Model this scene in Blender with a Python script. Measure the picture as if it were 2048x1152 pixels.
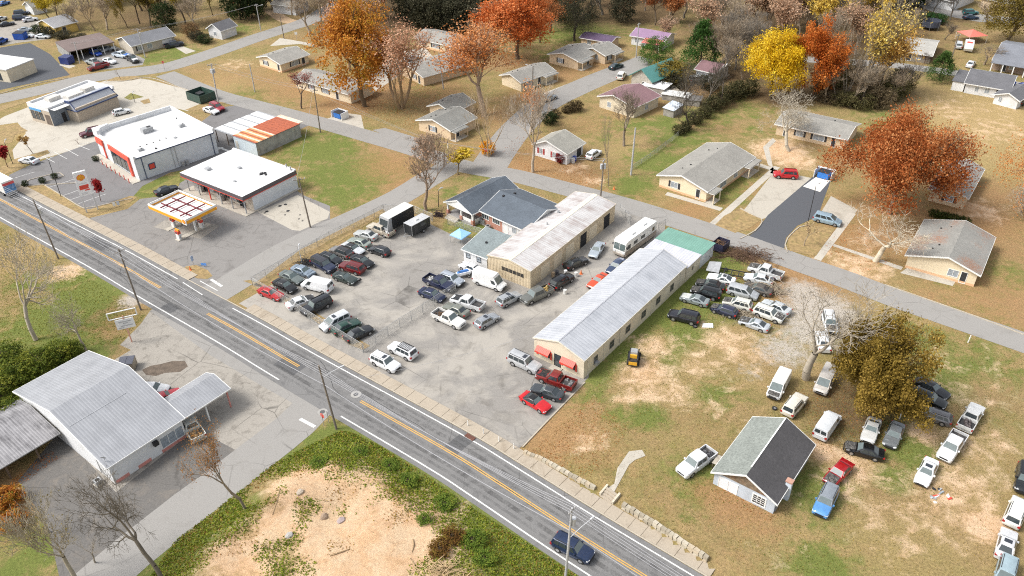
import bpy, bmesh, math, random
import numpy as np
from mathutils import Vector, Matrix, noise

for o in list(bpy.data.objects):
 bpy.data.objects.remove(o)
SC = bpy.context.scene
COL = SC.collection
R = math.radians

# ---------------------------------------------------------------- camera, sky, sun, exposure
F_PIX, PITCH, ROLL, CAM_H = 1600.0, R(34.5), R(-1.3), 76.0
cam_d = bpy.data.cameras.new("camera")
cam = bpy.data.objects.new("camera", cam_d)
COL.objects.link(cam)
cam_d.sensor_width = 36.0
cam_d.lens = 36.0 * F_PIX / 2048.0
cam_d.clip_start, cam_d.clip_end = 1.0, 9000.0
cam.matrix_world = Matrix.Translation((0, 0, CAM_H)) @ Matrix.Rotation(R(90) - PITCH, 4, 'X') @ Matrix.Rotation(ROLL, 4, 'Z')
SC.camera = cam

SUN_EL, SUN_AZ = R(50), R(262)          # azimuth clockwise from +Y
world = bpy.data.worlds.new("World")
SC.world = world
world.use_nodes = True
wn = world.node_tree
for n in list(wn.nodes):
 wn.nodes.remove(n)
sky = wn.nodes.new('ShaderNodeTexSky')
sky.sky_type = 'NISHITA'
sky.sun_disc = False
sky.sun_elevation, sky.sun_rotation = SUN_EL, SUN_AZ
sky.air_density, sky.dust_density, sky.ozone_density = 1.2, 4.0, 0.6
hsv = wn.nodes.new('ShaderNodeHueSaturation')
hsv.inputs['Saturation'].default_value = 0.30   # cloud deck: pale sky
bg = wn.nodes.new('ShaderNodeBackground')
bg.inputs['Strength'].default_value = 0.12
wo = wn.nodes.new('ShaderNodeOutputWorld')
wn.links.new(sky.outputs[0], hsv.inputs['Color'])
wn.links.new(hsv.outputs[0], bg.inputs['Color'])
wn.links.new(bg.outputs[0], wo.inputs['Surface'])

sd = bpy.data.lights.new("sun", 'SUN')
sd.energy, sd.angle, sd.color = 1.5, R(18), (1.0, 0.965, 0.91)
sun = bpy.data.objects.new("sun", sd)
COL.objects.link(sun)
to_sun = Vector((math.sin(SUN_AZ) * math.cos(SUN_EL), math.cos(SUN_AZ) * math.cos(SUN_EL), math.sin(SUN_EL)))
sun.rotation_euler = (-to_sun).to_track_quat('-Z', 'Y').to_euler()
sun.location = (0, 0, 150)

SC.view_settings.view_transform = 'Standard'
SC.view_settings.look = 'None'
SC.view_settings.exposure = 1.0
SC.view_settings.gamma = 1.0
SC.view_settings.use_curve_mapping = False
SC.render.engine = 'CYCLES'
SC.cycles.max_bounces = 5
SC.cycles.filter_width = 1.1
SC.cycles.transparent_max_bounces = 12
try:
 SC.cycles.use_denoising = False
except Exception:
 pass

rnd = random.Random(7)

# ---------------------------------------------------------------- survey: photograph point -> place on the ground
_c, _s, _cp, _sp = math.cos(ROLL), math.sin(ROLL), math.cos(PITCH), math.sin(PITCH)


def G0(px, py, z=0.0):
 x = (px - 1024) / F_PIX
 y = -(py - 576) / F_PIX
 x, y = _c * x - _s * y, _s * x + _c * y
 d = (x, _cp + y * _sp, -_sp + y * _cp)
 t = (z - CAM_H) / d[2]
 return Vector((d[0] * t, d[1] * t, z))


# retaining wall line and mound for the height of the ground
WALL = [G0(*p) for p in ((1046, 908), (1088, 926), (1150, 962), (1200, 990), (1230, 1010), (1300, 1052), (1380, 1105), (1470, 1165), (1600, 1262))]
MOUND = [G0(*p) for p in ((700, 880), (640, 890), (560, 925), (455, 1010), (360, 1085), (300, 1160), (260, 1290), (1300, 1290), (1080, 1122), (960, 1040), (850, 958), (760, 900))]


def poly_in(poly, x, y):
 c = False
 j = len(poly) - 1
 for i in range(len(poly)):
  a, b = poly[i], poly[j]
  if (a[1] > y) != (b[1] > y) and x < (b[0] - a[0]) * (y - a[1]) / (b[1] - a[1]) + a[0]:
   c = not c
  j = i
 return c


def seg_dist(poly, x, y, closed=True):
 best = 1e9
 n = len(poly)
 for i in range(n if closed else n - 1):
  ax, ay = poly[i][0], poly[i][1]
  bx, by = poly[(i + 1) % n][0], poly[(i + 1) % n][1]
  dx, dy = bx - ax, by - ay
  t = max(0.0, min(1.0, ((x - ax) * dx + (y - ay) * dy) / (dx * dx + dy * dy + 1e-9)))
  d = math.hypot(x - ax - t * dx, y - ay - t * dy)
  if d < best:
   best = d
   side = dx * (y - ay) - dy * (x - ax)
   pos = i + t
 return best, side, pos


def sm(a, b, x):
 t = max(0.0, min(1.0, (x - a) / (b - a)))
 return t * t * (3 - 2 * t)


MB_X = (min(p.x for p in MOUND), max(p.x for p in MOUND))
MB_Y = (min(p.y for p in MOUND), max(p.y for p in MOUND))


def H(x, y):
 h = 0.0
 if 0 < x < 75 and 40 < y < 100:
  d, side, pos = seg_dist(WALL, x, y, False)
  if side > 0:
   h = 0.75 * sm(0.25, 0.9, d) * (1 - sm(6, 30, d)) * sm(0.0, 2.2, pos)
 if MB_X[0] < x < MB_X[1] and MB_Y[0] < y < MB_Y[1] and poly_in(MOUND, x, y):
  d, side, pos = seg_dist(MOUND, x, y)
  n = noise.noise(Vector((x * 0.22, y * 0.22, 3.1))) * 0.5 + noise.noise(Vector((x * 0.6, y * 0.6, 1.1))) * 0.25
  h += sm(0.3, 6.0, d) * (1.5 + 0.9 * n)
 return h


def P(px, py, z=0.0):
 """place of a photographed point that lies z above the ground"""
 p = G0(px, py, z)
 for _ in range(4):
  hh = H(p.x, p.y)
  if hh == 0.0 and p.z == z:
   break
  p = G0(px, py, z + hh)
 return p


def PG(px, py):
 p = P(px, py)
 return (p.x, p.y)


# ---------------------------------------------------------------- materials
MATS = {}


def nodes_of(m):
 m.use_nodes = True
 nt = m.node_tree
 b = nt.nodes['Principled BSDF']
 return nt, b


def lin(c):
 if isinstance(c, str):
  c = tuple(int(c[i:i + 2], 16) / 255 for i in (0, 2, 4))
  c = tuple(v / 12.92 if v <= 0.04045 else ((v + 0.055) / 1.055) ** 2.4 for v in c)
 return c


def col4(c, f=1.0):
 c = lin(c)
 return (min(1, c[0] * f), min(1, c[1] * f), min(1, c[2] * f), 1)


def tex_noise(nt, scale, detail=4, rough=0.55, coord='Object', vec=None, dist=0.0):
 n = nt.nodes.new('ShaderNodeTexNoise')
 n.inputs['Scale'].default_value = scale
 n.inputs['Detail'].default_value = detail
 n.inputs['Roughness'].default_value = rough
 n.inputs['Distortion'].default_value = dist
 if vec is None:
  tc = nt.nodes.new('ShaderNodeTexCoord')
  vec = tc.outputs[coord]
 nt.links.new(vec, n.inputs['Vector'])
 return n


def ramp(nt, fac, stops):
 r = nt.nodes.new('ShaderNodeValToRGB')
 el = r.color_ramp.elements
 while len(el) < len(stops):
  el.new(0.5)
 for e, (p, c) in zip(el, stops):
  e.position = p
  e.color = c if len(c) == 4 else (*c, 1)
 nt.links.new(fac, r.inputs[0])
 return r


def mix(nt, fac, a, b, typ='MIX'):
 m = nt.nodes.new('ShaderNodeMix')
 m.data_type = 'RGBA'
 m.blend_type = typ
 if isinstance(fac, float):
  m.inputs[0].default_value = fac
 else:
  nt.links.new(fac, m.inputs[0])
 for i, v in ((6, a), (7, b)):
  if isinstance(v, tuple):
   m.inputs[i].default_value = v
  else:
   nt.links.new(v, m.inputs[i])
 return m.outputs[2]


def bump(nt, b, h, strength=0.3, dist=0.02):
 n = nt.nodes.new('ShaderNodeBump')
 n.inputs['Strength'].default_value = strength
 n.inputs['Distance'].default_value = dist
 nt.links.new(h, n.inputs['Height'])
 nt.links.new(n.outputs[0], b.inputs['Normal'])


def mat(key, c, rough=0.6, metal=0.0, var=0.25, scale=1.2, dirt=None, dirt_amt=0.35, dirt_scale=0.7, coat=0.0, bumpy=0.0, bscale=20, spec=0.5, coord='Object'):
 """plain surface with mottling and optional stains"""
 if key in MATS:
  return MATS[key]
 m = bpy.data.materials.new(key)
 nt, b = nodes_of(m)
 b.inputs['Roughness'].default_value = rough
 b.inputs['Metallic'].default_value = metal
 b.inputs['Specular IOR Level'].default_value = spec
 if coat:
  b.inputs['Coat Weight'].default_value = coat
  b.inputs['Coat Roughness'].default_value = 0.08
 n1 = tex_noise(nt, scale, 5, 0.65, coord)
 r = ramp(nt, n1.outputs[0], [(0.3, col4(c, 1 - var)), (0.7, col4(c, 1 + var * 0.6))])
 out = r.outputs[0]
 if dirt:
  n2 = tex_noise(nt, dirt_scale, 6, 0.7, coord, dist=0.6)
  r2 = ramp(nt, n2.outputs[0], [(0.5, (0, 0, 0, 1)), (0.72, (dirt_amt, dirt_amt, dirt_amt, 1))])
  out = mix(nt, r2.outputs[0], out, col4(dirt))
 nt.links.new(out, b.inputs['Base Color'])
 if bumpy:
  n3 = tex_noise(nt, bscale, 3, 0.6, coord)
  bump(nt, b, n3.outputs[0], bumpy)
 MATS[key] = m
 return m


def paint(c, metal=0.25, rough=0.32, wear=0.0):
 """car paint"""
 key = 'car_paint_%s_%d' % (c, int(wear * 10))
 if key in MATS:
  return MATS[key]
 m = bpy.data.materials.new(key)
 nt, b = nodes_of(m)
 lc = lin(c)
 if max(lc) > .55:
  c = tuple(v * .86 for v in lc)
 b.inputs['Metallic'].default_value = metal if max(lc) < 0.6 else 0.05
 b.inputs['Roughness'].default_value = rough * .8 + wear * 0.3
 b.inputs['Coat Weight'].default_value = 0.6 * (1 - wear)
 b.inputs['Coat Roughness'].default_value = 0.12
 n = tex_noise(nt, 1.6, 5, 0.7)
 r = ramp(nt, n.outputs[0], [(0.35, col4(c, 0.82)), (0.7, col4(c, 1.05))])
 out = r.outputs[0]
 n2 = tex_noise(nt, 3.0, 6, 0.75, dist=0.8)
 a = 0.10 + 0.5 * wear
 r2 = ramp(nt, n2.outputs[0], [(0.5, (0, 0, 0, 1)), (0.75, (a, a, a, 1))])
 out = mix(nt, r2.outputs[0], out, col4('8a7a66'))
 nt.links.new(out, b.inputs['Base Color'])
 MATS[key] = m
 return m


def metal_roof(key, c, stain, amt=0.5, period=0.3, axis='X', depth=0.02, rough=0.45, gap=None):
 """ribbed sheet metal; ribs run along the local slope axis"""
 if key in MATS:
  return MATS[key]
 m = bpy.data.materials.new(key)
 nt, b = nodes_of(m)
 b.inputs['Roughness'].default_value = rough
 b.inputs['Metallic'].default_value = 0.15
 tc = nt.nodes.new('ShaderNodeTexCoord')
 mp = nt.nodes.new('ShaderNodeMapping')
 mp.inputs['Scale'].default_value = (0.06, 0.9, 0.06) if axis == 'X' else (0.9, 0.06, 0.06)
 nt.links.new(tc.outputs['Object'], mp.inputs[0])
 n1 = tex_noise(nt, 2.2, 6, 0.75, vec=mp.outputs[0], dist=0.3)
 n2 = tex_noise(nt, 0.35, 5, 0.6)
 mul = nt.nodes.new('ShaderNodeMath')
 mul.operation = 'MULTIPLY'
 nt.links.new(n1.outputs[0], mul.inputs[0])
 nt.links.new(n2.outputs[0], mul.inputs[1])
 r = ramp(nt, mul.outputs[0], [(0.22, (0, 0, 0, 1)), (0.42, (amt, amt, amt, 1))])
 n3 = tex_noise(nt, 0.5, 4, 0.6)
 base = ramp(nt, n3.outputs[0], [(0.3, col4(c, 0.9)), (0.7, col4(c, 1.06))]).outputs[0]
 out = mix(nt, r.outputs[0], base, col4(stain))
 w = nt.nodes.new('ShaderNodeTexWave')
 w.wave_type = 'BANDS'
 w.bands_direction = 'Y' if axis == 'X' else 'X'
 w.wave_profile = 'SIN'
 w.inputs['Scale'].default_value = 0.314 / period
 nt.links.new(tc.outputs['Object'], w.inputs['Vector'])
 line = ramp(nt, w.outputs['Fac'], [(0.0, (0.30, 0.30, 0.30, 1)), (0.22, (0, 0, 0, 1))])
 out = mix(nt, line.outputs[0], out, col4(gap or stain))
 nt.links.new(out, b.inputs['Base Color'])
 bump(nt, b, w.outputs['Fac'], 0.5, depth)
 MATS[key] = m
 return m


def shingle(key, c, var=0.3, leaf=0.0):
 if key in MATS:
  return MATS[key]
 m = bpy.data.materials.new(key)
 nt, b = nodes_of(m)
 b.inputs['Roughness'].default_value = 0.9
 n1 = tex_noise(nt, 3.2, 6, 0.85)
 n2 = tex_noise(nt, 0.45, 4, 0.6)
 r = ramp(nt, n1.outputs[0], [(0.3, col4(c, 1 - var)), (0.7, col4(c, 1 + var * 0.8))])
 r2 = ramp(nt, n2.outputs[0], [(0.35, (0.86, 0.86, 0.86, 1)), (0.7, (1.05, 1.05, 1.05, 1))])
 out = mix(nt, 1.0, r.outputs[0], r2.outputs[0], 'MULTIPLY')
 if leaf:
  n3 = tex_noise(nt, 5.0, 4, 0.8)
  n4 = tex_noise(nt, 0.22, 3, 0.5)
  mu = nt.nodes.new('ShaderNodeMath')
  mu.operation = 'MULTIPLY'
  nt.links.new(n3.outputs[0], mu.inputs[0])
  nt.links.new(n4.outputs[0], mu.inputs[1])
  r3 = ramp(nt, mu.outputs[0], [(0.27, (0, 0, 0, 1)), (0.36, (leaf, leaf, leaf, 1))])
  out = mix(nt, r3.outputs[0], out, col4('8c5a38'))
 nt.links.new(out, b.inputs['Base Color'])
 bump(nt, b, n1.outputs[0], 0.4, 0.02)
 MATS[key] = m
 return m


def brick_mat(key, c1, c2, mortar, sx=4.0):
 if key in MATS:
  return MATS[key]
 m = bpy.data.materials.new(key)
 nt, b = nodes_of(m)
 b.inputs['Roughness'].default_value = 0.9
 tc = nt.nodes.new('ShaderNodeTexCoord')
 mp = nt.nodes.new('ShaderNodeMapping')
 mp.inputs['Rotation'].default_value = (R(90), 0, 0)
 nt.links.new(tc.outputs['Object'], mp.inputs[0])
 n1 = tex_noise(nt, 2.5, 4, 0.7)
 r = ramp(nt, n1.outputs[0], [(0.3, col4(c1)), (0.7, col4(c2))])
 br = nt.nodes.new('ShaderNodeTexBrick')
 br.inputs['Scale'].default_value = sx
 br.inputs['Mortar Size'].default_value = 0.03
 nt.links.new(mp.outputs[0], br.inputs['Vector'])
 nt.links.new(r.outputs[0], br.inputs['Color1'])
 nt.links.new(r.outputs[0], br.inputs['Color2'])
 br.inputs['Mortar'].default_value = col4(mortar)
 nt.links.new(br.outputs[0], b.inputs['Base Color'])
 MATS[key] = m
 return m


def pavement(key, base, var=0.16, stain='5f5a52', amt=0.35, fine=9.0, crack=0.5, light=None, sscale=0.10, rough=0.92):
 """asphalt or concrete in world coordinates: mottling, large stains, tyre polish, cracks"""
 if key in MATS:
  return MATS[key]
 m = bpy.data.materials.new(key)
 nt, b = nodes_of(m)
 b.inputs['Roughness'].default_value = rough
 b.inputs['Specular IOR Level'].default_value = 0.25
 g = nt.nodes.new('ShaderNodeNewGeometry')
 v = g.outputs['Position']
 n1 = tex_noise(nt, fine, 6, 0.8, vec=v)
 r = ramp(nt, n1.outputs[0], [(0.3, col4(base, 1 - var)), (0.7, col4(base, 1 + var))])
 out = r.outputs[0]
 n2 = tex_noise(nt, sscale, 7, 0.68, vec=v, dist=0.9)
 if light:
  rl = ramp(nt, n2.outputs[0], [(0.42, (0.75, 0.75, 0.75, 1)), (0.56, (0, 0, 0, 1))])
  out = mix(nt, rl.outputs[0], out, col4(light))
 n2b = tex_noise(nt, sscale * 3.1, 6, 0.7, vec=v, dist=1.2)
 r2 = ramp(nt, n2b.outputs[0], [(0.52, (0, 0, 0, 1)), (0.74, (amt, amt, amt, 1))])
 out = mix(nt, r2.outputs[0], out, col4(stain))
 if crack:
  nw = tex_noise(nt, 0.35, 4, 0.6, vec=v)
  ad = mix(nt, 0.35, v, nw.outputs['Color'], 'ADD')
  vo = nt.nodes.new('ShaderNodeTexVoronoi')
  vo.feature = 'DISTANCE_TO_EDGE'
  vo.inputs['Scale'].default_value = 0.16
  nt.links.new(ad, vo.inputs['Vector'])
  rc = ramp(nt, vo.outputs['Distance'], [(0.0, (crack, crack, crack, 1)), (0.012, (0, 0, 0, 1))])
  nm = tex_noise(nt, 0.09, 3, 0.6, vec=v)
  rm = ramp(nt, nm.outputs[0], [(0.45, (0, 0, 0, 1)), (0.6, (1, 1, 1, 1))])
  cf = mix(nt, 1.0, rc.outputs[0], rm.outputs[0], 'MULTIPLY')
  out = mix(nt, cf, out, col4('3b3936'))
 nt.links.new(out, b.inputs['Base Color'])
 bump(nt, b, n1.outputs[0], 0.15, 0.01)
 MATS[key] = m
 return m


# ---------------------------------------------------------------- mesh helpers
class MB:
 def __init__(self):
  self.v, self.f = [], []

 def add(self, vs, fs):
  o = len(self.v)
  self.v += [tuple(p) for p in vs]
  self.f += [tuple(i + o for i in f) for f in fs]
  return self

 def box(self, x0, y0, z0, x1, y1, z1):
  v = [(x0, y0, z0), (x1, y0, z0), (x1, y1, z0), (x0, y1, z0), (x0, y0, z1), (x1, y0, z1), (x1, y1, z1), (x0, y1, z1)]
  return self.add(v, [(0, 3, 2, 1), (4, 5, 6, 7), (0, 1, 5, 4), (1, 2, 6, 5), (2, 3, 7, 6), (3, 0, 4, 7)])

 def prism(self, poly, z0, z1):
  n = len(poly)
  v = [(p[0], p[1], z0) for p in poly] + [(p[0], p[1], z1) for p in poly]
  f = [tuple(range(n - 1, -1, -1)), tuple(range(n, 2 * n))]
  f += [(i, (i + 1) % n, n + (i + 1) % n, n + i) for i in range(n)]
  return self.add(v, f)

 def loft(self, a, b):
  n = len(a)
  self.add(list(a) + list(b), [tuple(range(n - 1, -1, -1)), tuple(range(n, 2 * n))] + [(i, (i + 1) % n, n + (i + 1) % n, n + i) for i in range(n)])
  return self

 def quad(self, a, b, c, d):
  return self.add([a, b, c, d], [(0, 1, 2, 3)])

 def tube(self, p0, p1, r0, r1=None, n=6, caps=True):
  r1 = r0 if r1 is None else r1
  p0, p1 = Vector(p0), Vector(p1)
  d = (p1 - p0)
  if d.length < 1e-6:
   return self
  d.normalize()
  a = d.orthogonal().normalized()
  b = d.cross(a)
  v = []
  for p, r in ((p0, r0), (p1, r1)):
   for i in range(n):
    t = 2 * math.pi * i / n
    v.append(p + a * (r * math.cos(t)) + b * (r * math.sin(t)))
  f = [(i, (i + 1) % n, n + (i + 1) % n, n + i) for i in range(n)]
  if caps:
   f += [tuple(range(n - 1, -1, -1)), tuple(range(n, 2 * n))]
  return self.add(v, f)

 def mesh(self, name, smooth=False):
  me = bpy.data.meshes.new(name)
  me.from_pydata(self.v, [], self.f)
  if smooth:
   me.polygons.foreach_set('use_smooth', [True] * len(me.polygons))
   me.set_sharp_from_angle(angle=R(38))
  me.update()
  return me


def link(name, me, m=None, parent=None, loc=None, rotz=None):
 o = bpy.data.objects.new(name, me)
 COL.objects.link(o)
 if parent is not None:
  o.parent = parent
 if loc is not None:
  o.location = loc
 if rotz is not None:
  o.rotation_euler = (0, 0, rotz)
 if m is not None:
  if len(me.materials) == 0:
   me.materials.append(m)
  else:
   o.material_slots[0].link = 'OBJECT'
   o.material_slots[0].material = m
  if me.users > 1:
   o.material_slots[0].link = 'OBJECT'
   o.material_slots[0].material = m
 return o


def part(name, mb, m, parent=None, smooth=False, loc=None, rotz=None):
 return link(name, mb.mesh(name, smooth), m, parent, loc, rotz)


def tag(o, label, cat=None, group=None, kind=None):
 if label:
  o['label'] = label
 if cat:
  o['category'] = cat
 if group:
  o['group'] = group
 if kind:
  o['kind'] = kind
 return o


def thing(name, label, cat, loc, rotz=0.0, group=None):
 o = bpy.data.objects.new(name, None)
 o.empty_display_size = 0.5
 COL.objects.link(o)
 o.location = loc
 o.rotation_euler = (0, 0, rotz)
 return tag(o, label, cat, group)


def structure(name, mb, m, label=None, smooth=False):
 o = part(name, mb, m, None, smooth)
 o['kind'] = 'structure'
 o['label'] = label or name.replace('_', ' ')
 return o


def poly_area(p):
 return sum(p[i][0] * p[(i + 1) % len(p)][1] - p[(i + 1) % len(p)][0] * p[i][1] for i in range(len(p))) / 2


def sheet(name, pts, z, m, label, px=True, kerb=0.0):
 """flat ground sheet from outline points (photograph points when px)"""
 w = [tuple(G0(*p)[:2]) if px else p for p in pts]
 if poly_area(w) < 0:
  w = w[::-1]
 mb = MB()
 n = len(w)
 mb.add([(p[0], p[1], z) for p in w], [tuple(range(n))])
 if kerb:
  mb.add([(p[0], p[1], z) for p in w] + [(p[0], p[1], z - kerb) for p in w], [(i, n + i, n + (i + 1) % n, (i + 1) % n) for i in range(n)])
 o = structure(name, mb, m, label)
 return o


def offset_line(pts, d):
 """offset a 2d polyline to its left by d"""
 out = []
 for i, p in enumerate(pts):
  a = Vector(pts[max(0, i - 1)][:2])
  b = Vector(pts[min(len(pts) - 1, i + 1)][:2])
  t = (b - a).normalized()
  out.append((p[0] - t.y * d, p[1] + t.x * d))
 return out


def smooth_line(pts, step=2.0):
 """Catmull-Rom resample of a 2d polyline"""
 q = [Vector(p[:2]) for p in pts]
 q = [q[0] * 2 - q[1]] + q + [q[-1] * 2 - q[-2]]
 out = []
 for i in range(1, len(q) - 2):
  n = max(1, int((q[i + 1] - q[i]).length / step))
  for k in range(n):
   t = k / n
   a, b, c, d = q[i - 1], q[i], q[i + 1], q[i + 2]
   out.append(0.5 * ((2 * b) + (c - a) * t + (2 * a - 5 * b + 4 * c - d) * t * t + (3 * b - a - 3 * c + d) * t ** 3))
 out.append(q[-2])
 return [tuple(p) for p in out]


def strip(mb, line, d0, d1, z, z2=None):
 a, b = offset_line(line, d0), offset_line(line, d1)
 o = len(mb.v)
 z2 = z if z2 is None else z2
 for p, q in zip(a, b):
  mb.v.append((p[0], p[1], z))
  mb.v.append((q[0], q[1], z2))
 for i in range(len(a) - 1):
  k = o + 2 * i
  mb.f.append((k, k + 2, k + 3, k + 1) if d1 > d0 else (k, k + 1, k + 3, k + 2))
 return mb

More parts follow.
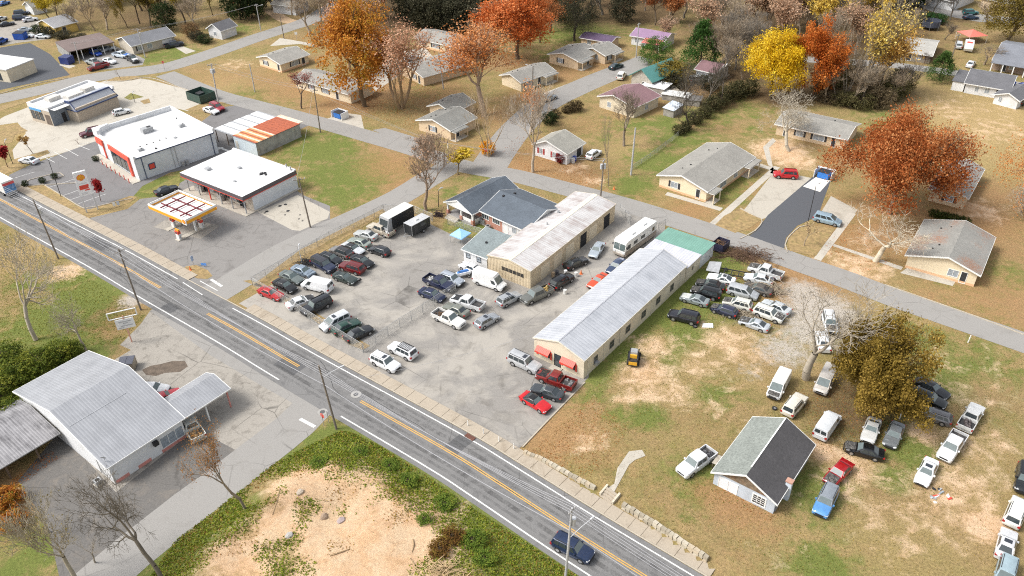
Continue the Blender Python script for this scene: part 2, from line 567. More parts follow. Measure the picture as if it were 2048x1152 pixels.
# ---------------------------------------------------------------- ground
COVER = {'g': [], 'l': [], 'd': [], 'w': [], 'k': [], 's': []}
for kind, lst in {
 # (photo x, photo y, radius m, strength)
 'g': [(700, 890, 5, 1), (770, 925, 5, 1), (860, 985, 5, 1), (950, 1050, 5, 1), (1010, 1100, 5, 1), (1080, 1140, 5, 1), (600, 915, 4, .8), (470, 1030, 4, .8), (400, 1085, 4, .8), (330, 1130, 4, .9), (570, 1130, 3, .9), (640, 1010, 2.2, .9), (560, 1090, 2.5, .8), (880, 1130, 3, .8), (690, 1000, 2, .9),
    (190, 590, 6, 1), (60, 560, 5, .6), (100, 640, 7, .9), (200, 650, 5, .7), (20, 730, 9, 1), (60, 780, 8, 1), (130, 710, 6, 1), (60, 1120, 6, .8), (20, 1080, 5, .6), (140, 560, 4, .9),
    (640, 300, 9, .9), (720, 345, 8, 1), (650, 350, 7, .8), (690, 385, 7, .8), (610, 280, 6, .7), (560, 330, 4, .6), (770, 350, 4, .5), (330, 370, 5, 1), (300, 380, 4, 1),
    (960, 355, 6, .5), (1000, 455, 5, 1), (1025, 470, 4, 1), (940, 445, 4, 1), (900, 385, 5, .5), (870, 420, 4, .4),
    (1190, 745, 3, 1), (1230, 705, 3.5, 1), (1270, 665, 3.5, 1), (1310, 625, 4, 1), (1350, 590, 4, 1), (1390, 640, 5, .8), (1370, 665, 4, .9), (1400, 570, 6, 1), (1430, 600, 6, 1), (1460, 535, 4, .9), (1480, 560, 4, .7), (1290, 830, 3, .9), (1235, 825, 2, .9), (1420, 790, 4, .7), (1350, 700, 3, .8), (1345, 720, 2.5, .8), (1200, 790, 2, .7), (1450, 590, 4, .7), (1540, 660, 5, .4), (1160, 800, 2, .6),
    (1660, 960, 4, .8), (1630, 990, 4, .8), (1830, 900, 4, 1), (1780, 958, 2.5, 1), (1820, 680, 6, .7), (1890, 740, 5, .8), (1960, 720, 8, .6), (1640, 1140, 4, .9), (1400, 960, 4, .8), (1380, 1030, 2, .5), (1880, 770, 4, .9), (1990, 690, 6, .5), (1560, 1000, 3, .4), (1610, 1030, 3, .6), (1960, 830, 4, .5), (1700, 880, 6, .5), (1800, 850, 6, .5),
    (1260, 370, 5, .9), (1310, 320, 6, .9), (1360, 275, 7, .8), (1410, 235, 8, .7), (1470, 215, 8, .6), (1450, 370, 5, 1), (1440, 400, 4, .9), (1475, 350, 5, .6), (1280, 250, 6, .7), (1230, 250, 6, .5), (1330, 245, 5, .8), (1210, 275, 5, .5), (1520, 265, 6, .5),
    (1780, 240, 10, .6), (1860, 165, 6, .3), (1740, 220, 8, .5), (1930, 570, 5, .5), (2030, 560, 6, .6), (1990, 640, 8, .4), (1900, 620, 5, .4),
    (340, 110, 8, .8), (380, 95, 7, .5), (460, 60, 8, .7), (560, 25, 9, .5), (500, 190, 7, .5), (560, 215, 7, .5), (640, 205, 5, .4), (850, 180, 6, .6), (1180, 60, 12, .8), (1110, 70, 10, .7), (1240, 48, 12, .7), (300, 120, 5, .8), (860, 290, 4, .4), (1100, 110, 6, .6), (1330, 45, 12, .5)],
 'l': [(1100, 870, 6, .9), (1150, 850, 6, .7), (1190, 900, 5, .6), (1250, 870, 6, .4), (1400, 850, 6, .4), (1290, 960, 5, .4), (1470, 1010, 4, .9), (1510, 1030, 4, .8), (1420, 985, 2.5, .9), (1560, 570, 7, .9), (1620, 550, 7, .9), (1680, 590, 6, .5), (1590, 620, 6, .5), (1330, 1000, 6, .4), (1500, 1110, 8, .4), (1100, 840, 4, .8),
    (230, 650, 4, .7), (265, 605, 4, .7), (70, 955, 2.6, 1), (100, 935, 2.4, 1), (20, 1000, 6, .9), (40, 1050, 5, .5), (190, 960, 2, .5),
    (790, 330, 9, .8), (770, 290, 8, .6), (810, 370, 6, .8), (740, 400, 5, .5), (860, 340, 5, .7), (640, 470, 3, .6), (700, 465, 3, .6), (600, 535, 3, .7),
    (1110, 335, 7, 1), (1060, 330, 6, 1), (1150, 355, 6, 1), (1000, 310, 6, .9), (1180, 345, 7, .7), (1240, 330, 6, .4), (1200, 370, 5, .6), (1090, 300, 8, .8), (960, 290, 7, .6), (1160, 250, 10, .6), (1290, 210, 8, .7), (1250, 225, 7, .6), (1150, 215, 8, .5),
    (1380, 420, 6, .8), (1440, 440, 6, .6), (1300, 395, 5, .5), (1480, 435, 4, .7), (1500, 445, 4, .7), (1500, 380, 5, .6), (1450, 415, 5, .6), (1410, 245, 7, .5), (1460, 260, 5, .5),
    (1700, 480, 8, .8), (1780, 470, 9, .9), (1640, 480, 5, .8), (1750, 420, 9, .8), (1950, 440, 10, .9), (2000, 600, 12, .7), (1880, 600, 8, .6), (2030, 500, 8, .6), (1840, 430, 6, .8), (1650, 285, 8, .7), (1700, 320, 8, .7), (1800, 350, 10, .8), (1990, 390, 10, .7), (1740, 560, 7, .4), (1940, 640, 7, .6), (1600, 285, 6, .4),
    (440, 150, 14, .6), (400, 130, 12, .3), (600, 175, 12, .8), (540, 160, 9, .7), (700, 200, 12, .9), (760, 180, 14, .8), (880, 180, 10, .7), (1000, 230, 10, .7), (920, 290, 6, .6), (480, 200, 6, .5), (1050, 200, 8, .8), (1200, 120, 7, .9), (1130, 150, 8, .8), (660, 115, 10, .6), (860, 105, 8, .6), (1010, 120, 10, .7), (1180, 135, 5, .9), (620, 80, 10, .5),
    (1230, 90, 8, .5), (1860, 110, 12, .6), (1930, 70, 14, .5), (1840, 60, 10, .6), (1400, 180, 8, .8), (420, 70, 9, .5)],
 'd': [(600, 965, 4, 1), (680, 1030, 7, 1), (760, 1075, 8, 1), (835, 1055, 5, 1), (560, 1050, 4, .9), (700, 1125, 9, 1), (840, 1115, 5, .9), (500, 1125, 5, .9), (640, 960, 3.5, 1), (740, 965, 3.5, .9), (790, 1010, 4, 1), (450, 1110, 3, .8), (900, 1140, 4, .6),
    (1310, 690, 4, .7), (1450, 680, 6, .6), (1380, 725, 5, .6), (1350, 785, 5, .6), (1290, 745, 4, .8), (1490, 700, 5, .6), (1260, 760, 4, .6), (1300, 785, 4, .6), (1420, 720, 4, .5), (1460, 610, 2, .4), (1180, 880, 3, .6), (1270, 800, 4, .5),
    (1850, 1010, 8, .5), (1960, 900, 9, .5), (1750, 1000, 7, .5), (1900, 780, 7, .5), (1780, 1060, 6, .4), (1700, 930, 5, .7), (1730, 890, 3, .4), (1850, 870, 2.5, .8), (1990, 780, 6, .4), (1870, 720, 5, .4), (1920, 980, 6, .6), (1560, 1100, 5, .4), (1970, 1050, 3, .9), (1600, 1010, 3, .4), (1900, 940, 4, .6), (1650, 905, 3, .8),
    (1560, 300, 6, .9), (1590, 320, 5, .8), (1545, 310, 4, .7), (1720, 540, 6, .7), (1690, 520, 4, .6), (1960, 420, 5, .7), (1740, 480, 5, .5), (1900, 215, 10, .5), (1990, 260, 12, .5), (1940, 240, 10, .4), (2010, 220, 10, .4), (1150, 335, 4, .6), (1185, 360, 3, .6), (1220, 385, 3, .4), (1640, 500, 2, .8),
    (470, 130, 8, .5), (330, 135, 3, .7), (130, 545, 3, .9), (250, 600, 2, .5)],
 'w': [(900, 20, 25, 1), (800, 20, 22, 1), (1000, 30, 20, .8), (700, 30, 22, .7), (480, 20, 18, .6), (300, 30, 22, .7), (200, 30, 20, .6), (600, 40, 12, .6), (1500, 60, 25, .8), (1600, 100, 22, .9), (1700, 170, 14, 1), (1660, 180, 10, 1), (1450, 150, 10, .8), (1400, 130, 9, .5), (1350, 60, 12, .4), (1750, 80, 20, .8), (1250, 20, 22, .9), (1560, 190, 9, .9), (1800, 20, 25, .8), (1440, 205, 6, .7), (1350, 215, 5, .6), (250, 60, 12, .5), (730, 195, 8, .5), (1700, 830, 7, .7), (1740, 800, 6, .7), (1640, 790, 5, .5), (60, 800, 6, .6), (150, 1000, 3, .5), (1440, 210, 5, .7), (780, 190, 5, .6), (1600, 30, 25, .8), (1150, 15, 25, .7), (600, 10, 20, .6), (420, 45, 10, .6)],
 'k': [(1640, 625, 6, .9), (1570, 700, 5, .7), (1605, 585, 4, .8), (1620, 660, 5, .8), (1540, 700, 4, .5), (1500, 745, 3, .5), (1190, 270, 3, .3), (130, 540, 3, .5), (265, 600, 2.5, .8)],
 's': [(1900, 260, 18, .9), (1980, 230, 16, .9), (1860, 200, 12, .8), (2020, 320, 12, .7), (430, 170, 10, .6), (1270, 300, 8, .6), (1400, 330, 5, .6), (40, 510, 6, .8), (120, 380, 6, .9), (80, 400, 5, .9), (220, 420, 5, .7), (400, 545, 3, .9), (580, 360, 6, .6), (800, 260, 6, .3), (1950, 1080, 10, .5), (1800, 1100, 10, .5), (1350, 900, 8, .4), (1650, 1080, 10, .5), (600, 340, 6, .5), (20, 265, 6, .9), (100, 200, 5, .9), (170, 185, 5, .9), (1800, 620, 8, .5), (1460, 330, 6, .4)],
}.items():
 for (x, y, r, s) in lst:
  p = P(x, y)
  COVER[kind].append((p.x, p.y, r * 1.15, s))


for trk in ([(1985, 690), (1975, 780), (1950, 880), (1920, 980), (1860, 1060), (1760, 1110)], [(1300, 700), (1380, 760), (1460, 770), (1520, 720), (1580, 660)], [(1190, 800), (1290, 790), (1400, 800), (1500, 860)], [(1880, 700), (1900, 800), (1990, 880), (2040, 990)], [(1700, 1000), (1800, 990), (1880, 1040), (1930, 1120)]):
 tl_ = smooth_line([tuple(P(*q)[:2]) for q in trk], 1.0)
 for dd in (-.85, .85):
  for q in offset_line(tl_, dd):
   COVER['d'].append((q[0], q[1], .75, rnd.uniform(.35, .75)))


def axis_steps(lo, hi, step, far):
 a = [lo]
 while a[-1] < hi:
  a.append(a[-1] + step)
 s = step
 while a[-1] < far:
  s *= 1.5
  a.append(a[-1] + s)
 s = step
 while a[0] > -far:
  s *= 1.5
  a.insert(0, a[0] - s)
 return np.array(a)


gx = axis_steps(-230, 235, 1.1, 6000)
gy = axis_steps(36, 350, 1.1, 6000)
NX, NY = len(gx), len(gy)
XX, YY = np.meshgrid(gx, gy)
ZZ = np.zeros_like(XX)
for j in range(NY):
 if not (36 < gy[j] < 102):
  continue
 for i in range(NX):
  if -70 < gx[i] < 78:
   ZZ[j, i] = H(gx[i], gy[j])
ground_me = bpy.data.meshes.new('ground')
vv = np.stack([XX.ravel(), YY.ravel(), ZZ.ravel()], 1)
idx = np.arange(NX * NY).reshape(NY, NX)
qf = np.stack([idx[:-1, :-1].ravel(), idx[:-1, 1:].ravel(), idx[1:, 1:].ravel(), idx[1:, :-1].ravel()], 1)
ground_me.vertices.add(len(vv))
ground_me.vertices.foreach_set('co', vv.astype(np.float32).ravel())
ground_me.loops.add(qf.size)
ground_me.loops.foreach_set('vertex_index', qf.astype(np.int32).ravel())
ground_me.polygons.add(len(qf))
ground_me.polygons.foreach_set('loop_start', np.arange(0, qf.size, 4, dtype=np.int32))
ground_me.update(calc_edges=True)
ground_me.polygons.foreach_set('use_smooth', [True] * len(qf))
masks = {}
for k, lst in COVER.items():
 acc = np.zeros_like(XX)
 for (cx, cy, r, s) in lst:
  i0, i1 = np.searchsorted(gx, cx - 2.2 * r), np.searchsorted(gx, cx + 2.2 * r)
  j0, j1 = np.searchsorted(gy, cy - 2.2 * r), np.searchsorted(gy, cy + 2.2 * r)
  d2 = ((XX[j0:j1, i0:i1] - cx) ** 2 + (YY[j0:j1, i0:i1] - cy) ** 2) / (r * r)
  acc[j0:j1, i0:i1] = np.maximum(acc[j0:j1, i0:i1], s * np.exp(-d2 * 0.75))
 masks[k] = np.clip(acc, 0, 1)
# distant wooded country beyond the town
dist_far = np.clip((YY - 330) / 60, 0, 1)
masks['w'] = np.maximum(masks['w'], dist_far * 0.9)
for nm, ks in (('cover_a', 'gld'), ('cover_b', 'wks')):
 at = ground_me.attributes.new(nm, 'FLOAT_COLOR', 'POINT')
 arr = np.ones((NX * NY, 4), np.float32)
 for c, k in enumerate(ks):
  arr[:, c] = masks[k].ravel()
 at.data.foreach_set('color', arr.ravel())


def ground_material():
 m = bpy.data.materials.new('ground_cover')
 nt, b = nodes_of(m)
 b.inputs['Roughness'].default_value = 0.95
 b.inputs['Specular IOR Level'].default_value = 0.15
 g = nt.nodes.new('ShaderNodeNewGeometry')
 v = g.outputs['Position']
 n_f = tex_noise(nt, 3.4, 9, 0.92, vec=v)
 n_m = tex_noise(nt, 0.38, 7, 0.72, vec=v, dist=0.4)
 n_l = tex_noise(nt, 0.07, 5, 0.6, vec=v, dist=0.5)
 n_g = tex_noise(nt, 0.9, 7, 0.8, vec=v)

 def var(c, f=0.7):
  return ramp(nt, n_f.outputs[0], [(0.30, col4(c, 1 - f)), (0.5, col4(c, 1.0)), (0.72, col4(c, 1 + f))]).outputs[0]
 base = mix(nt, ramp(nt, n_m.outputs[0], [(0.38, (0, 0, 0, 1)), (0.62, (1, 1, 1, 1))]).outputs[0], var((0.285, 0.208, 0.095)), var((0.19, 0.165, 0.06)))
 base = mix(nt, ramp(nt, n_l.outputs[0], [(0.45, (0, 0, 0, 1)), (0.62, (.55, .55, .55, 1))]).outputs[0], base, var((0.285, 0.19, 0.10)))
 aa = nt.nodes.new('ShaderNodeAttribute')
 aa.attribute_name = 'cover_a'
 ab = nt.nodes.new('ShaderNodeAttribute')
 ab.attribute_name = 'cover_b'
 sa = nt.nodes.new('ShaderNodeSeparateColor')
 sb = nt.nodes.new('ShaderNodeSeparateColor')
 nt.links.new(aa.outputs['Color'], sa.inputs[0])
 nt.links.new(ab.outputs['Color'], sb.inputs[0])

 def layer(prev, fac, c, nz, lo=0.42, hi=0.66, amt=0.9, w=0.95):
  mm = nt.nodes.new('ShaderNodeMath')
  mm.operation = 'MULTIPLY_ADD'
  nt.links.new(nz.outputs[0], mm.inputs[0])
  mm.inputs[1].default_value = w
  nt.links.new(fac, mm.inputs[2])
  s2 = nt.nodes.new('ShaderNodeMath')
  s2.operation = 'SUBTRACT'
  nt.links.new(mm.outputs[0], s2.inputs[0])
  s2.inputs[1].default_value = w * 0.5
  r = ramp(nt, s2.outputs[0], [(lo, (0, 0, 0, 1)), (hi, (amt, amt, amt, 1))])
  return mix(nt, r.outputs[0], prev, c)
 o = layer(base, sb.outputs[2], var((0.36, 0.26, 0.12)), n_m, 0.3, 0.8, 0.85)
 o = layer(o, sa.outputs[0], var((0.12, 0.155, 0.034), .6), n_m, 0.34, 0.70, 0.85, 1.7)
 o = layer(o, sa.outputs[1], var((0.31, 0.18, 0.088), .6), n_g, 0.35, 0.80, 0.8, 1.3)
 dirt = mix(nt, ramp(nt, n_m.outputs[0], [(0.4, (0, 0, 0, 1)), (0.6, (1, 1, 1, 1))]).outputs[0], var((0.55, 0.355, 0.21), .28), var((0.59, 0.43, 0.285), .25))
 dirt = mix(nt, ramp(nt, n_g.outputs[0], [(0.5, (0, 0, 0, 1)), (0.68, (.6, .6, .6, 1))]).outputs[0], dirt, var((0.36, 0.215, 0.12), .4))
 o = layer(o, sa.outputs[2], dirt, n_m, 0.40, 0.72, 0.9, 1.6)
 o = layer(o, sb.outputs[0], var((0.115, 0.075, 0.04), .5), n_g, 0.35, 0.7, 0.9, 0.8)
 o = layer(o, sb.outputs[1], var((0.40, 0.365, 0.32), .25), n_g, 0.4, 0.7, 0.9, 1.1)
 nt.links.new(o, b.inputs['Base Color'])
 bump(nt, b, n_f.outputs[0], 0.8, 0.14)
 return m


ground = link('ground', ground_me, ground_material())
tag(ground, 'dry autumn grass with leaf litter, green patches and bare earth', kind='structure')

# ---------------------------------------------------------------- roads
M_ROAD = pavement('highway_asphalt', (0.178, 0.175, 0.172), 0.2, '38383a', 0.45, 7.0, 0.5)
M_STREET = pavement('street_asphalt', (0.265, 0.255, 0.24), 0.15, '6a655d', 0.30, 6.0, 0.5)
M_LOT = pavement('lot_asphalt', (0.235, 0.222, 0.205), 0.20, '4f4a43', 0.55, 5.0, 0.6, light=(0.36, 0.335, 0.295), sscale=0.085)
M_FORE = pavement('forecourt_asphalt', (0.215, 0.205, 0.195), 0.16, '3e3a36', 0.50, 6.0, 0.6)
M_DARKLOT = pavement('new_asphalt', (0.085, 0.09, 0.10), 0.18, '55555a', 0.25, 6.0, 0.15)
M_STORELOT = pavement('store_lot_asphalt', (0.175, 0.17, 0.17), 0.14, '4a4844', 0.35, 6.0, 0.2)
M_CONC = pavement('concrete', (0.40, 0.37, 0.315), 0.12, '6a6254', 0.5, 5.0, 0.3)
M_CONC2 = pavement('pale_concrete', (0.43, 0.40, 0.345), 0.12, '7a7264', 0.5, 5.0, 0.3)
M_CONCOLD = pavement('old_concrete', (0.30, 0.278, 0.245), 0.18, '3a342c', 0.6, 4.0, 0.7, sscale=0.16)
M_SLAB = pavement('sidewalk_concrete', (0.36, 0.31, 0.245), 0.14, '6c5c48', 0.45, 5.0, 0.0)
M_WHITE = mat('road_paint_white', (0.66, 0.66, 0.64), 0.7, var=0.15, scale=3, dirt='5b5b59', dirt_amt=0.85, dirt_scale=3.0)
M_YELL = mat('road_paint_yellow', (0.66, 0.37, 0.075), 0.7, var=0.15, scale=3, dirt='5e5a52', dirt_amt=0.8, dirt_scale=3.0)
M_KERB = mat('kerb_concrete', (0.40, 0.355, 0.285), 0.9, var=0.15, scale=2)

far_px = [(37, 389), (105, 425), (250, 500), (355, 558), (512, 642), (632, 710), (912, 863), (1024, 930), (1174, 1024), (1386, 1152)]
fl = [tuple(G0(*p)[:2]) for p in far_px]
d0 = Vector((math.cos(R(-37)), math.sin(R(-37))))
fl = [(fl[0][0] - d0.x * 90, fl[0][1] - d0.y * 90), (fl[0][0] - d0.x * 40, fl[0][1] - d0.y * 40)] + fl
d1 = Vector((math.cos(R(-40)), math.sin(R(-40))))
fl += [(fl[-1][0] + d1.x * 30, fl[-1][1] + d1.y * 30), (fl[-1][0] + d1.x * 70, fl[-1][1] + d1.y * 70)]
HWY = smooth_line(fl, 2.0)              # far edge line of the highway


def along(pt):
 """index on HWY nearest to a photographed point"""
 p = Vector(G0(*pt)[:2])
 return min(range(len(HWY)), key=lambda i: (Vector(HWY[i]) - p).length)


structure('highway', strip(MB(), HWY, -7.75, 0.75, 0.020), M_ROAD, 'two-lane grey asphalt highway with double yellow line')


def marking(name, label, line, d0, d1, m=M_WHITE, z=0.026):
 o = structure(name, strip(MB(), line, d0, d1, z), m, label)
 return o


iJ0, iJ1 = along((356, 559)), along((470, 618))
marking('edge_line', 'white edge line beside the far pavement', HWY[:iJ0 + 1], -0.08, 0.10)
marking('edge_line', 'white edge line past the car lot', HWY[iJ1:], -0.08, 0.10)
iK0, iK1 = along((625, 712)), along((742, 779))
near_a, near_b = along((624, 710)), along((745, 780))
marking('edge_line', 'white edge line along the near verge before the side road', HWY[:near_a + 1], -7.1, -6.9)
marking('edge_line', 'white edge line along the green bank', HWY[near_b:], -7.1, -6.9)
cA, cB, cC, cD = along((380, 548)), along((462, 600)), along((640, 700)), along((757, 766))
for nm, seg in (('before the gas station junction', HWY[:cA + 1]), ('beside the car lot fence', HWY[cB:cC + 1]), ('past the side road', HWY[cD:])):
 for d in (-3.16, -3.44):
  o = marking('yellow_line', 'double yellow centre line ' + nm, seg, d - 0.065, d + 0.065, M_YELL)

def worn(key, c, amt):
 m = bpy.data.materials.new(key)
 nt, b = nodes_of(m)
 b.inputs['Base Color'].default_value = (*c, 1)
 b.inputs['Roughness'].default_value = .9
 g = nt.nodes.new('ShaderNodeNewGeometry')
 n = tex_noise(nt, .5, 7, .75, vec=g.outputs['Position'], dist=.8)
 r = ramp(nt, n.outputs[0], [(.4, (0, 0, 0, 1)), (.62, (amt, amt, amt, 1))])
 t = nt.nodes.new('ShaderNodeBsdfTransparent')
 ms = nt.nodes.new('ShaderNodeMixShader')
 nt.links.new(r.outputs[0], ms.inputs[0])
 nt.links.new(t.outputs[0], ms.inputs[1])
 nt.links.new(b.outputs[0], ms.inputs[2])
 nt.links.new(ms.outputs[0], nt.nodes['Material Output'].inputs['Surface'])
 return m


M_OIL = worn('oil_darkened_lane', (.07, .069, .068), .38)
for d, lab in ((-1.6, 'far lane'), (-5.1, 'near lane')):
 marking('oil_track', 'dark oil-stained track down the middle of the ' + lab, HWY, d - .3, d + .3, M_OIL, .0225)
 for e in (-.95, .95):
  marking('wheel_track', 'faint worn wheel track in the ' + lab, HWY, d + e - .2, d + e + .2, worn('wheel_polish', (.11, .11, .11), .28), .0228)
for a, b, w in (((560, 720), (600, 742), 2.6), ((905, 880), (930, 896), 3.0), ((180, 478), (215, 497), 2.4), ((330, 610), (350, 622), 1.8)):
 p, q = tuple(G0(*a)[:2]), tuple(G0(*b)[:2])
 marking('asphalt_patch', 'dark repaired asphalt patch in the highway', [p, q], -w / 2, w / 2, pavement('patch_asphalt', (.11, .11, .112), .2, '3a3a3a', .3, 7., 0), .0216)['group'] = 'highway patches'
for pts in ([(20, 425), (150, 496), (300, 580), (420, 648)], [(560, 700), (700, 772), (850, 860)], [(900, 905), (1010, 975), (1120, 1050)], [(640, 720), (655, 745), (668, 775), (690, 800)], [(250, 520), (240, 545), (262, 570)]):
 ln = [(x + rnd.uniform(-.12, .12), y + rnd.uniform(-.12, .12)) for x, y in smooth_line([tuple(G0(*q)[:2]) for q in pts], 1.2)]
 marking('tar_seam', 'black tar-sealed crack winding along the highway', ln, -.035, .035, mat('tar', (.03, .03, .03), .6), .0244)['group'] = 'tar seams'

# kerb gutter and sidewalk slabs, each its own slab
walk_root = structure('sidewalk', strip(MB(), HWY, 0.75, 0.95, 0.10), M_KERB, 'concrete kerb and sidewalk along the highway')
slab_edge = MB()
slab_n = 0
SL = offset_line(HWY, 0)


def slabs(i0, i1):
 global slab_n
 line = HWY[i0:i1 + 1]
 a, b = offset_line(line, 0.96), offset_line(line, 2.75)
 for i in range(len(line) - 1):
  for k in range(1):
   p0, p1 = Vector(a[i]), Vector(a[i + 1])
   q0, q1 = Vector(b[i]), Vector(b[i + 1])
   g = 0.014
   mb = MB()
   q = [p0.lerp(p1, g), p0.lerp(p1, 1 - g), q0.lerp(q1, 1 - g), q0.lerp(q1, g)]
   dz = rnd.uniform(-0.006, 0.006)
   mb.prism([(v.x, v.y) for v in q], 0.0, 0.115 + dz)
   part('slab', mb, M_SLAB, walk_root)
   slab_n += 1


slabs(along((20, 380)), along((372, 566)))
slabs(along((478, 622)), along((1420, 1170)))
joint = MB()
for i0, i1 in ((along((20, 380)), along((372, 566))), (along((478, 622)), along((1420, 1170)))):
 strip(joint, HWY[i0:i1 + 1], 0.96, 2.75, 0.085)
part('joint_bed', joint, mat('joint_dirt', (0.16, 0.13, 0.09), 0.95, var=0.3), walk_root)


def street(name, pts, width, z, m, label, px=True, step=3.0):
 line = smooth_line([tuple(G0(*p)[:2]) if px else p for p in pts], step)
 structure(name, strip(MB(), line, -width / 2, width / 2, z), m, label)
 return line


B_LINE = street('back_street', [(330, 148), (425, 187), (512, 211), (632, 243), (737, 273), (830, 300), (905, 327), (960, 339), (1024, 350), (1100, 369), (1238, 406), (1330, 434), (1424, 464), (1500, 490), (1600, 527), (1700, 562), (1786, 595), (1900, 634), (2048, 685), (2160, 725), (2300, 780)], 5.6, 0.024, M_STREET, 'narrow grey back street behind the workshops')
C_LINE = street('upper_road', [(-200, 238), (-60, 210), (0, 198), (90, 178), (170, 158), (250, 146), (330, 135), (420, 108), (512, 76), (580, 54), (620, 40), (680, 5)], 7.6, 0.020, M_STREET, 'grey road running past the far houses')
A_LINE = street('side_street', [(425, 590), (500, 545), (560, 508), (640, 468), (720, 432), (800, 393), (850, 362), (905, 330)], 6.4, 0.016, M_STREET, 'grey side street between gas station and car lot')
D_LINE = street('dead_end_street', [(975, 338), (1000, 300), (1035, 256), (1080, 215), (1130, 188), (1200, 157), (1270, 130), (1300, 118)], 8.0, 0.016, M_STREET, 'wide dead-end street between the brick apartments')
E_LINE = street('lower_side_road', [(640, 800), (590, 850), (520, 905), (450, 960), (380, 1012), (320, 1060), (260, 1108), (200, 1160), (90, 1255)], 6.2, 0.016, M_STREET, 'grey side road running down beside the dirt bank')
street('far_right_street', [(1600, 118), (1760, 128), (1850, 138), (1920, 148), (2048, 172), (2150, 190)], 5.0, 0.018, M_STREET, 'narrow street in front of the far white house')
street('far_corner_street', [(1840, -10), (1880, 18), (1960, 36), (2060, 45)], 9.0, 0.018, M_STREET, 'paved yard by the far grey roofs')
street('dirt_drive', [(610, 48), (570, 40), (540, 20)], 4.5, 0.014, mat('dirt_track', (0.40, 0.28, 0.17), 0.95, var=0.3), 'dirt track leading off the upper road')

sheet('car_lot', [(478, 607), (560, 560), (640, 512), (720, 466), (790, 432), (840, 438), (905, 470), (960, 480), (1010, 440), (1120, 470), (1240, 400), (1330, 448), (1330, 500), (1180, 740), (1176, 762), (1040, 896), (1005, 885)], 0.010, M_LOT, 'worn patched asphalt of the car lot')
sheet('gas_station_forecourt', [(170, 462), (180, 436), (255, 418), (280, 398), (330, 392), (350, 372), (430, 325), (560, 360), (610, 392), (660, 412), (660, 440), (560, 505), (440, 592), (396, 572)], 0.012, M_FORE, 'stained grey asphalt forecourt of the gas station')
sheet('store_parking_lot', [(18, 350), (60, 330), (190, 283), (330, 300), (440, 215), (520, 205), (640, 240), (470, 320), (340, 345), (285, 372), (262, 398), (180, 420), (168, 416), (85, 368), (20, 380)], 0.008, M_STORELOT, 'grey parking lot around the white store')
sheet('restaurant_apron', [(0, 238), (10, 232), (55, 215), (60, 200), (200, 165), (215, 160), (275, 156), (300, 160), (385, 182), (425, 200), (375, 222), (345, 215), (260, 250), (180, 290), (60, 325), (30, 330), (25, 300), (52, 266), (35, 245), (0, 250)], 0.0065, M_CONC2, 'pale concrete apron around the stone-clad restaurant')
sheet('upper_parking_lot', [(-80, 120), (0, 95), (60, 86), (100, 108), (140, 150), (0, 180), (-60, 195)], 0.006, M_DARKLOT, 'dark parking lot beyond the upper road')
sheet('carport_yard', [(150, 110), (230, 92), (290, 118), (285, 130), (200, 140), (175, 128)], 0.007, M_STREET, 'worn paved yard by the open carport')
sheet('junk_yard', [(-60, 95), (0, 50), (60, 30), (110, 60), (100, 78), (40, 85), (0, 92)], 0.007, M_CONCOLD, 'paved yard crowded with old cars')
sheet('pump_pad', [(306, 454), (352, 428), (440, 452), (402, 478)], 0.020, M_CONCOLD, 'oil-stained concrete pad under the pumps')
sheet('tank_pad', [(515, 424), (595, 390), (660, 424), (655, 437), (600, 462), (584, 460)], 0.018, M_CONC, 'pale concrete pad with tank covers beside the gas station')
sheet('lower_yard', [(262, 700), (240, 690), (280, 650), (300, 622), (350, 650), (520, 745), (625, 805), (560, 870), (470, 935), (250, 1100), (215, 1160), (120, 1160), (95, 1050), (40, 960), (120, 860), (160, 760)], 0.009, M_CONCOLD, 'cracked old concrete yard around the white building')
sheet('lower_dark_yard', [(36, 962), (120, 862), (232, 985), (392, 858), (480, 905), (478, 928), (250, 1100), (215, 1160), (120, 1160), (95, 1050)], 0.0125, pavement('dark_yard', (0.135, 0.128, 0.12), 0.25, '8a8074', 0.45, 4.0, 0.5, sscale=0.14), 'dark stained asphalt beside the white building')
sheet('mud_patch', [(284, 740), (300, 732), (322, 728), (345, 722), (370, 722), (376, 733), (360, 744), (330, 746), (312, 752), (292, 750)], 0.0142, mat('brown_mud', (.13, .10, .075), .9, var=.45, scale=1.5), 'brown muddy patch in the old concrete yard')
sheet('lower_apron', [(300, 622), (312, 612), (420, 672), (540, 740), (640, 797), (610, 820), (520, 770), (420, 710)], 0.0105, M_STREET, 'grey asphalt shoulder beside the highway')
sheet('apartment_drive', [(1626, 353), (1662, 360), (1650, 392), (1636, 432), (1594, 452), (1572, 476), (1566, 512), (1480, 484), (1512, 462), (1536, 430)], 0.014, M_DARKLOT, 'dark new asphalt drive of the apartments')
sheet('apartment_parking', [(1546, 346), (1604, 352), (1622, 356), (1536, 434), (1520, 440), (1488, 420), (1500, 405)], 0.010, M_CONC, 'concrete parking bays beside the apartment drive')
sheet('apartment_parking', [(1640, 428), (1662, 392), (1715, 420), (1690, 452), (1660, 450)], 0.010, M_CONC, 'concrete parking bay with pale minivan')
sheet('apartment_pad', [(1606, 373), (1632, 354), (1660, 361), (1640, 384)], 0.018, mat('white_pad', (0.66, 0.63, 0.58), 0.9, var=0.08), 'white concrete pad before the blue dumpster')
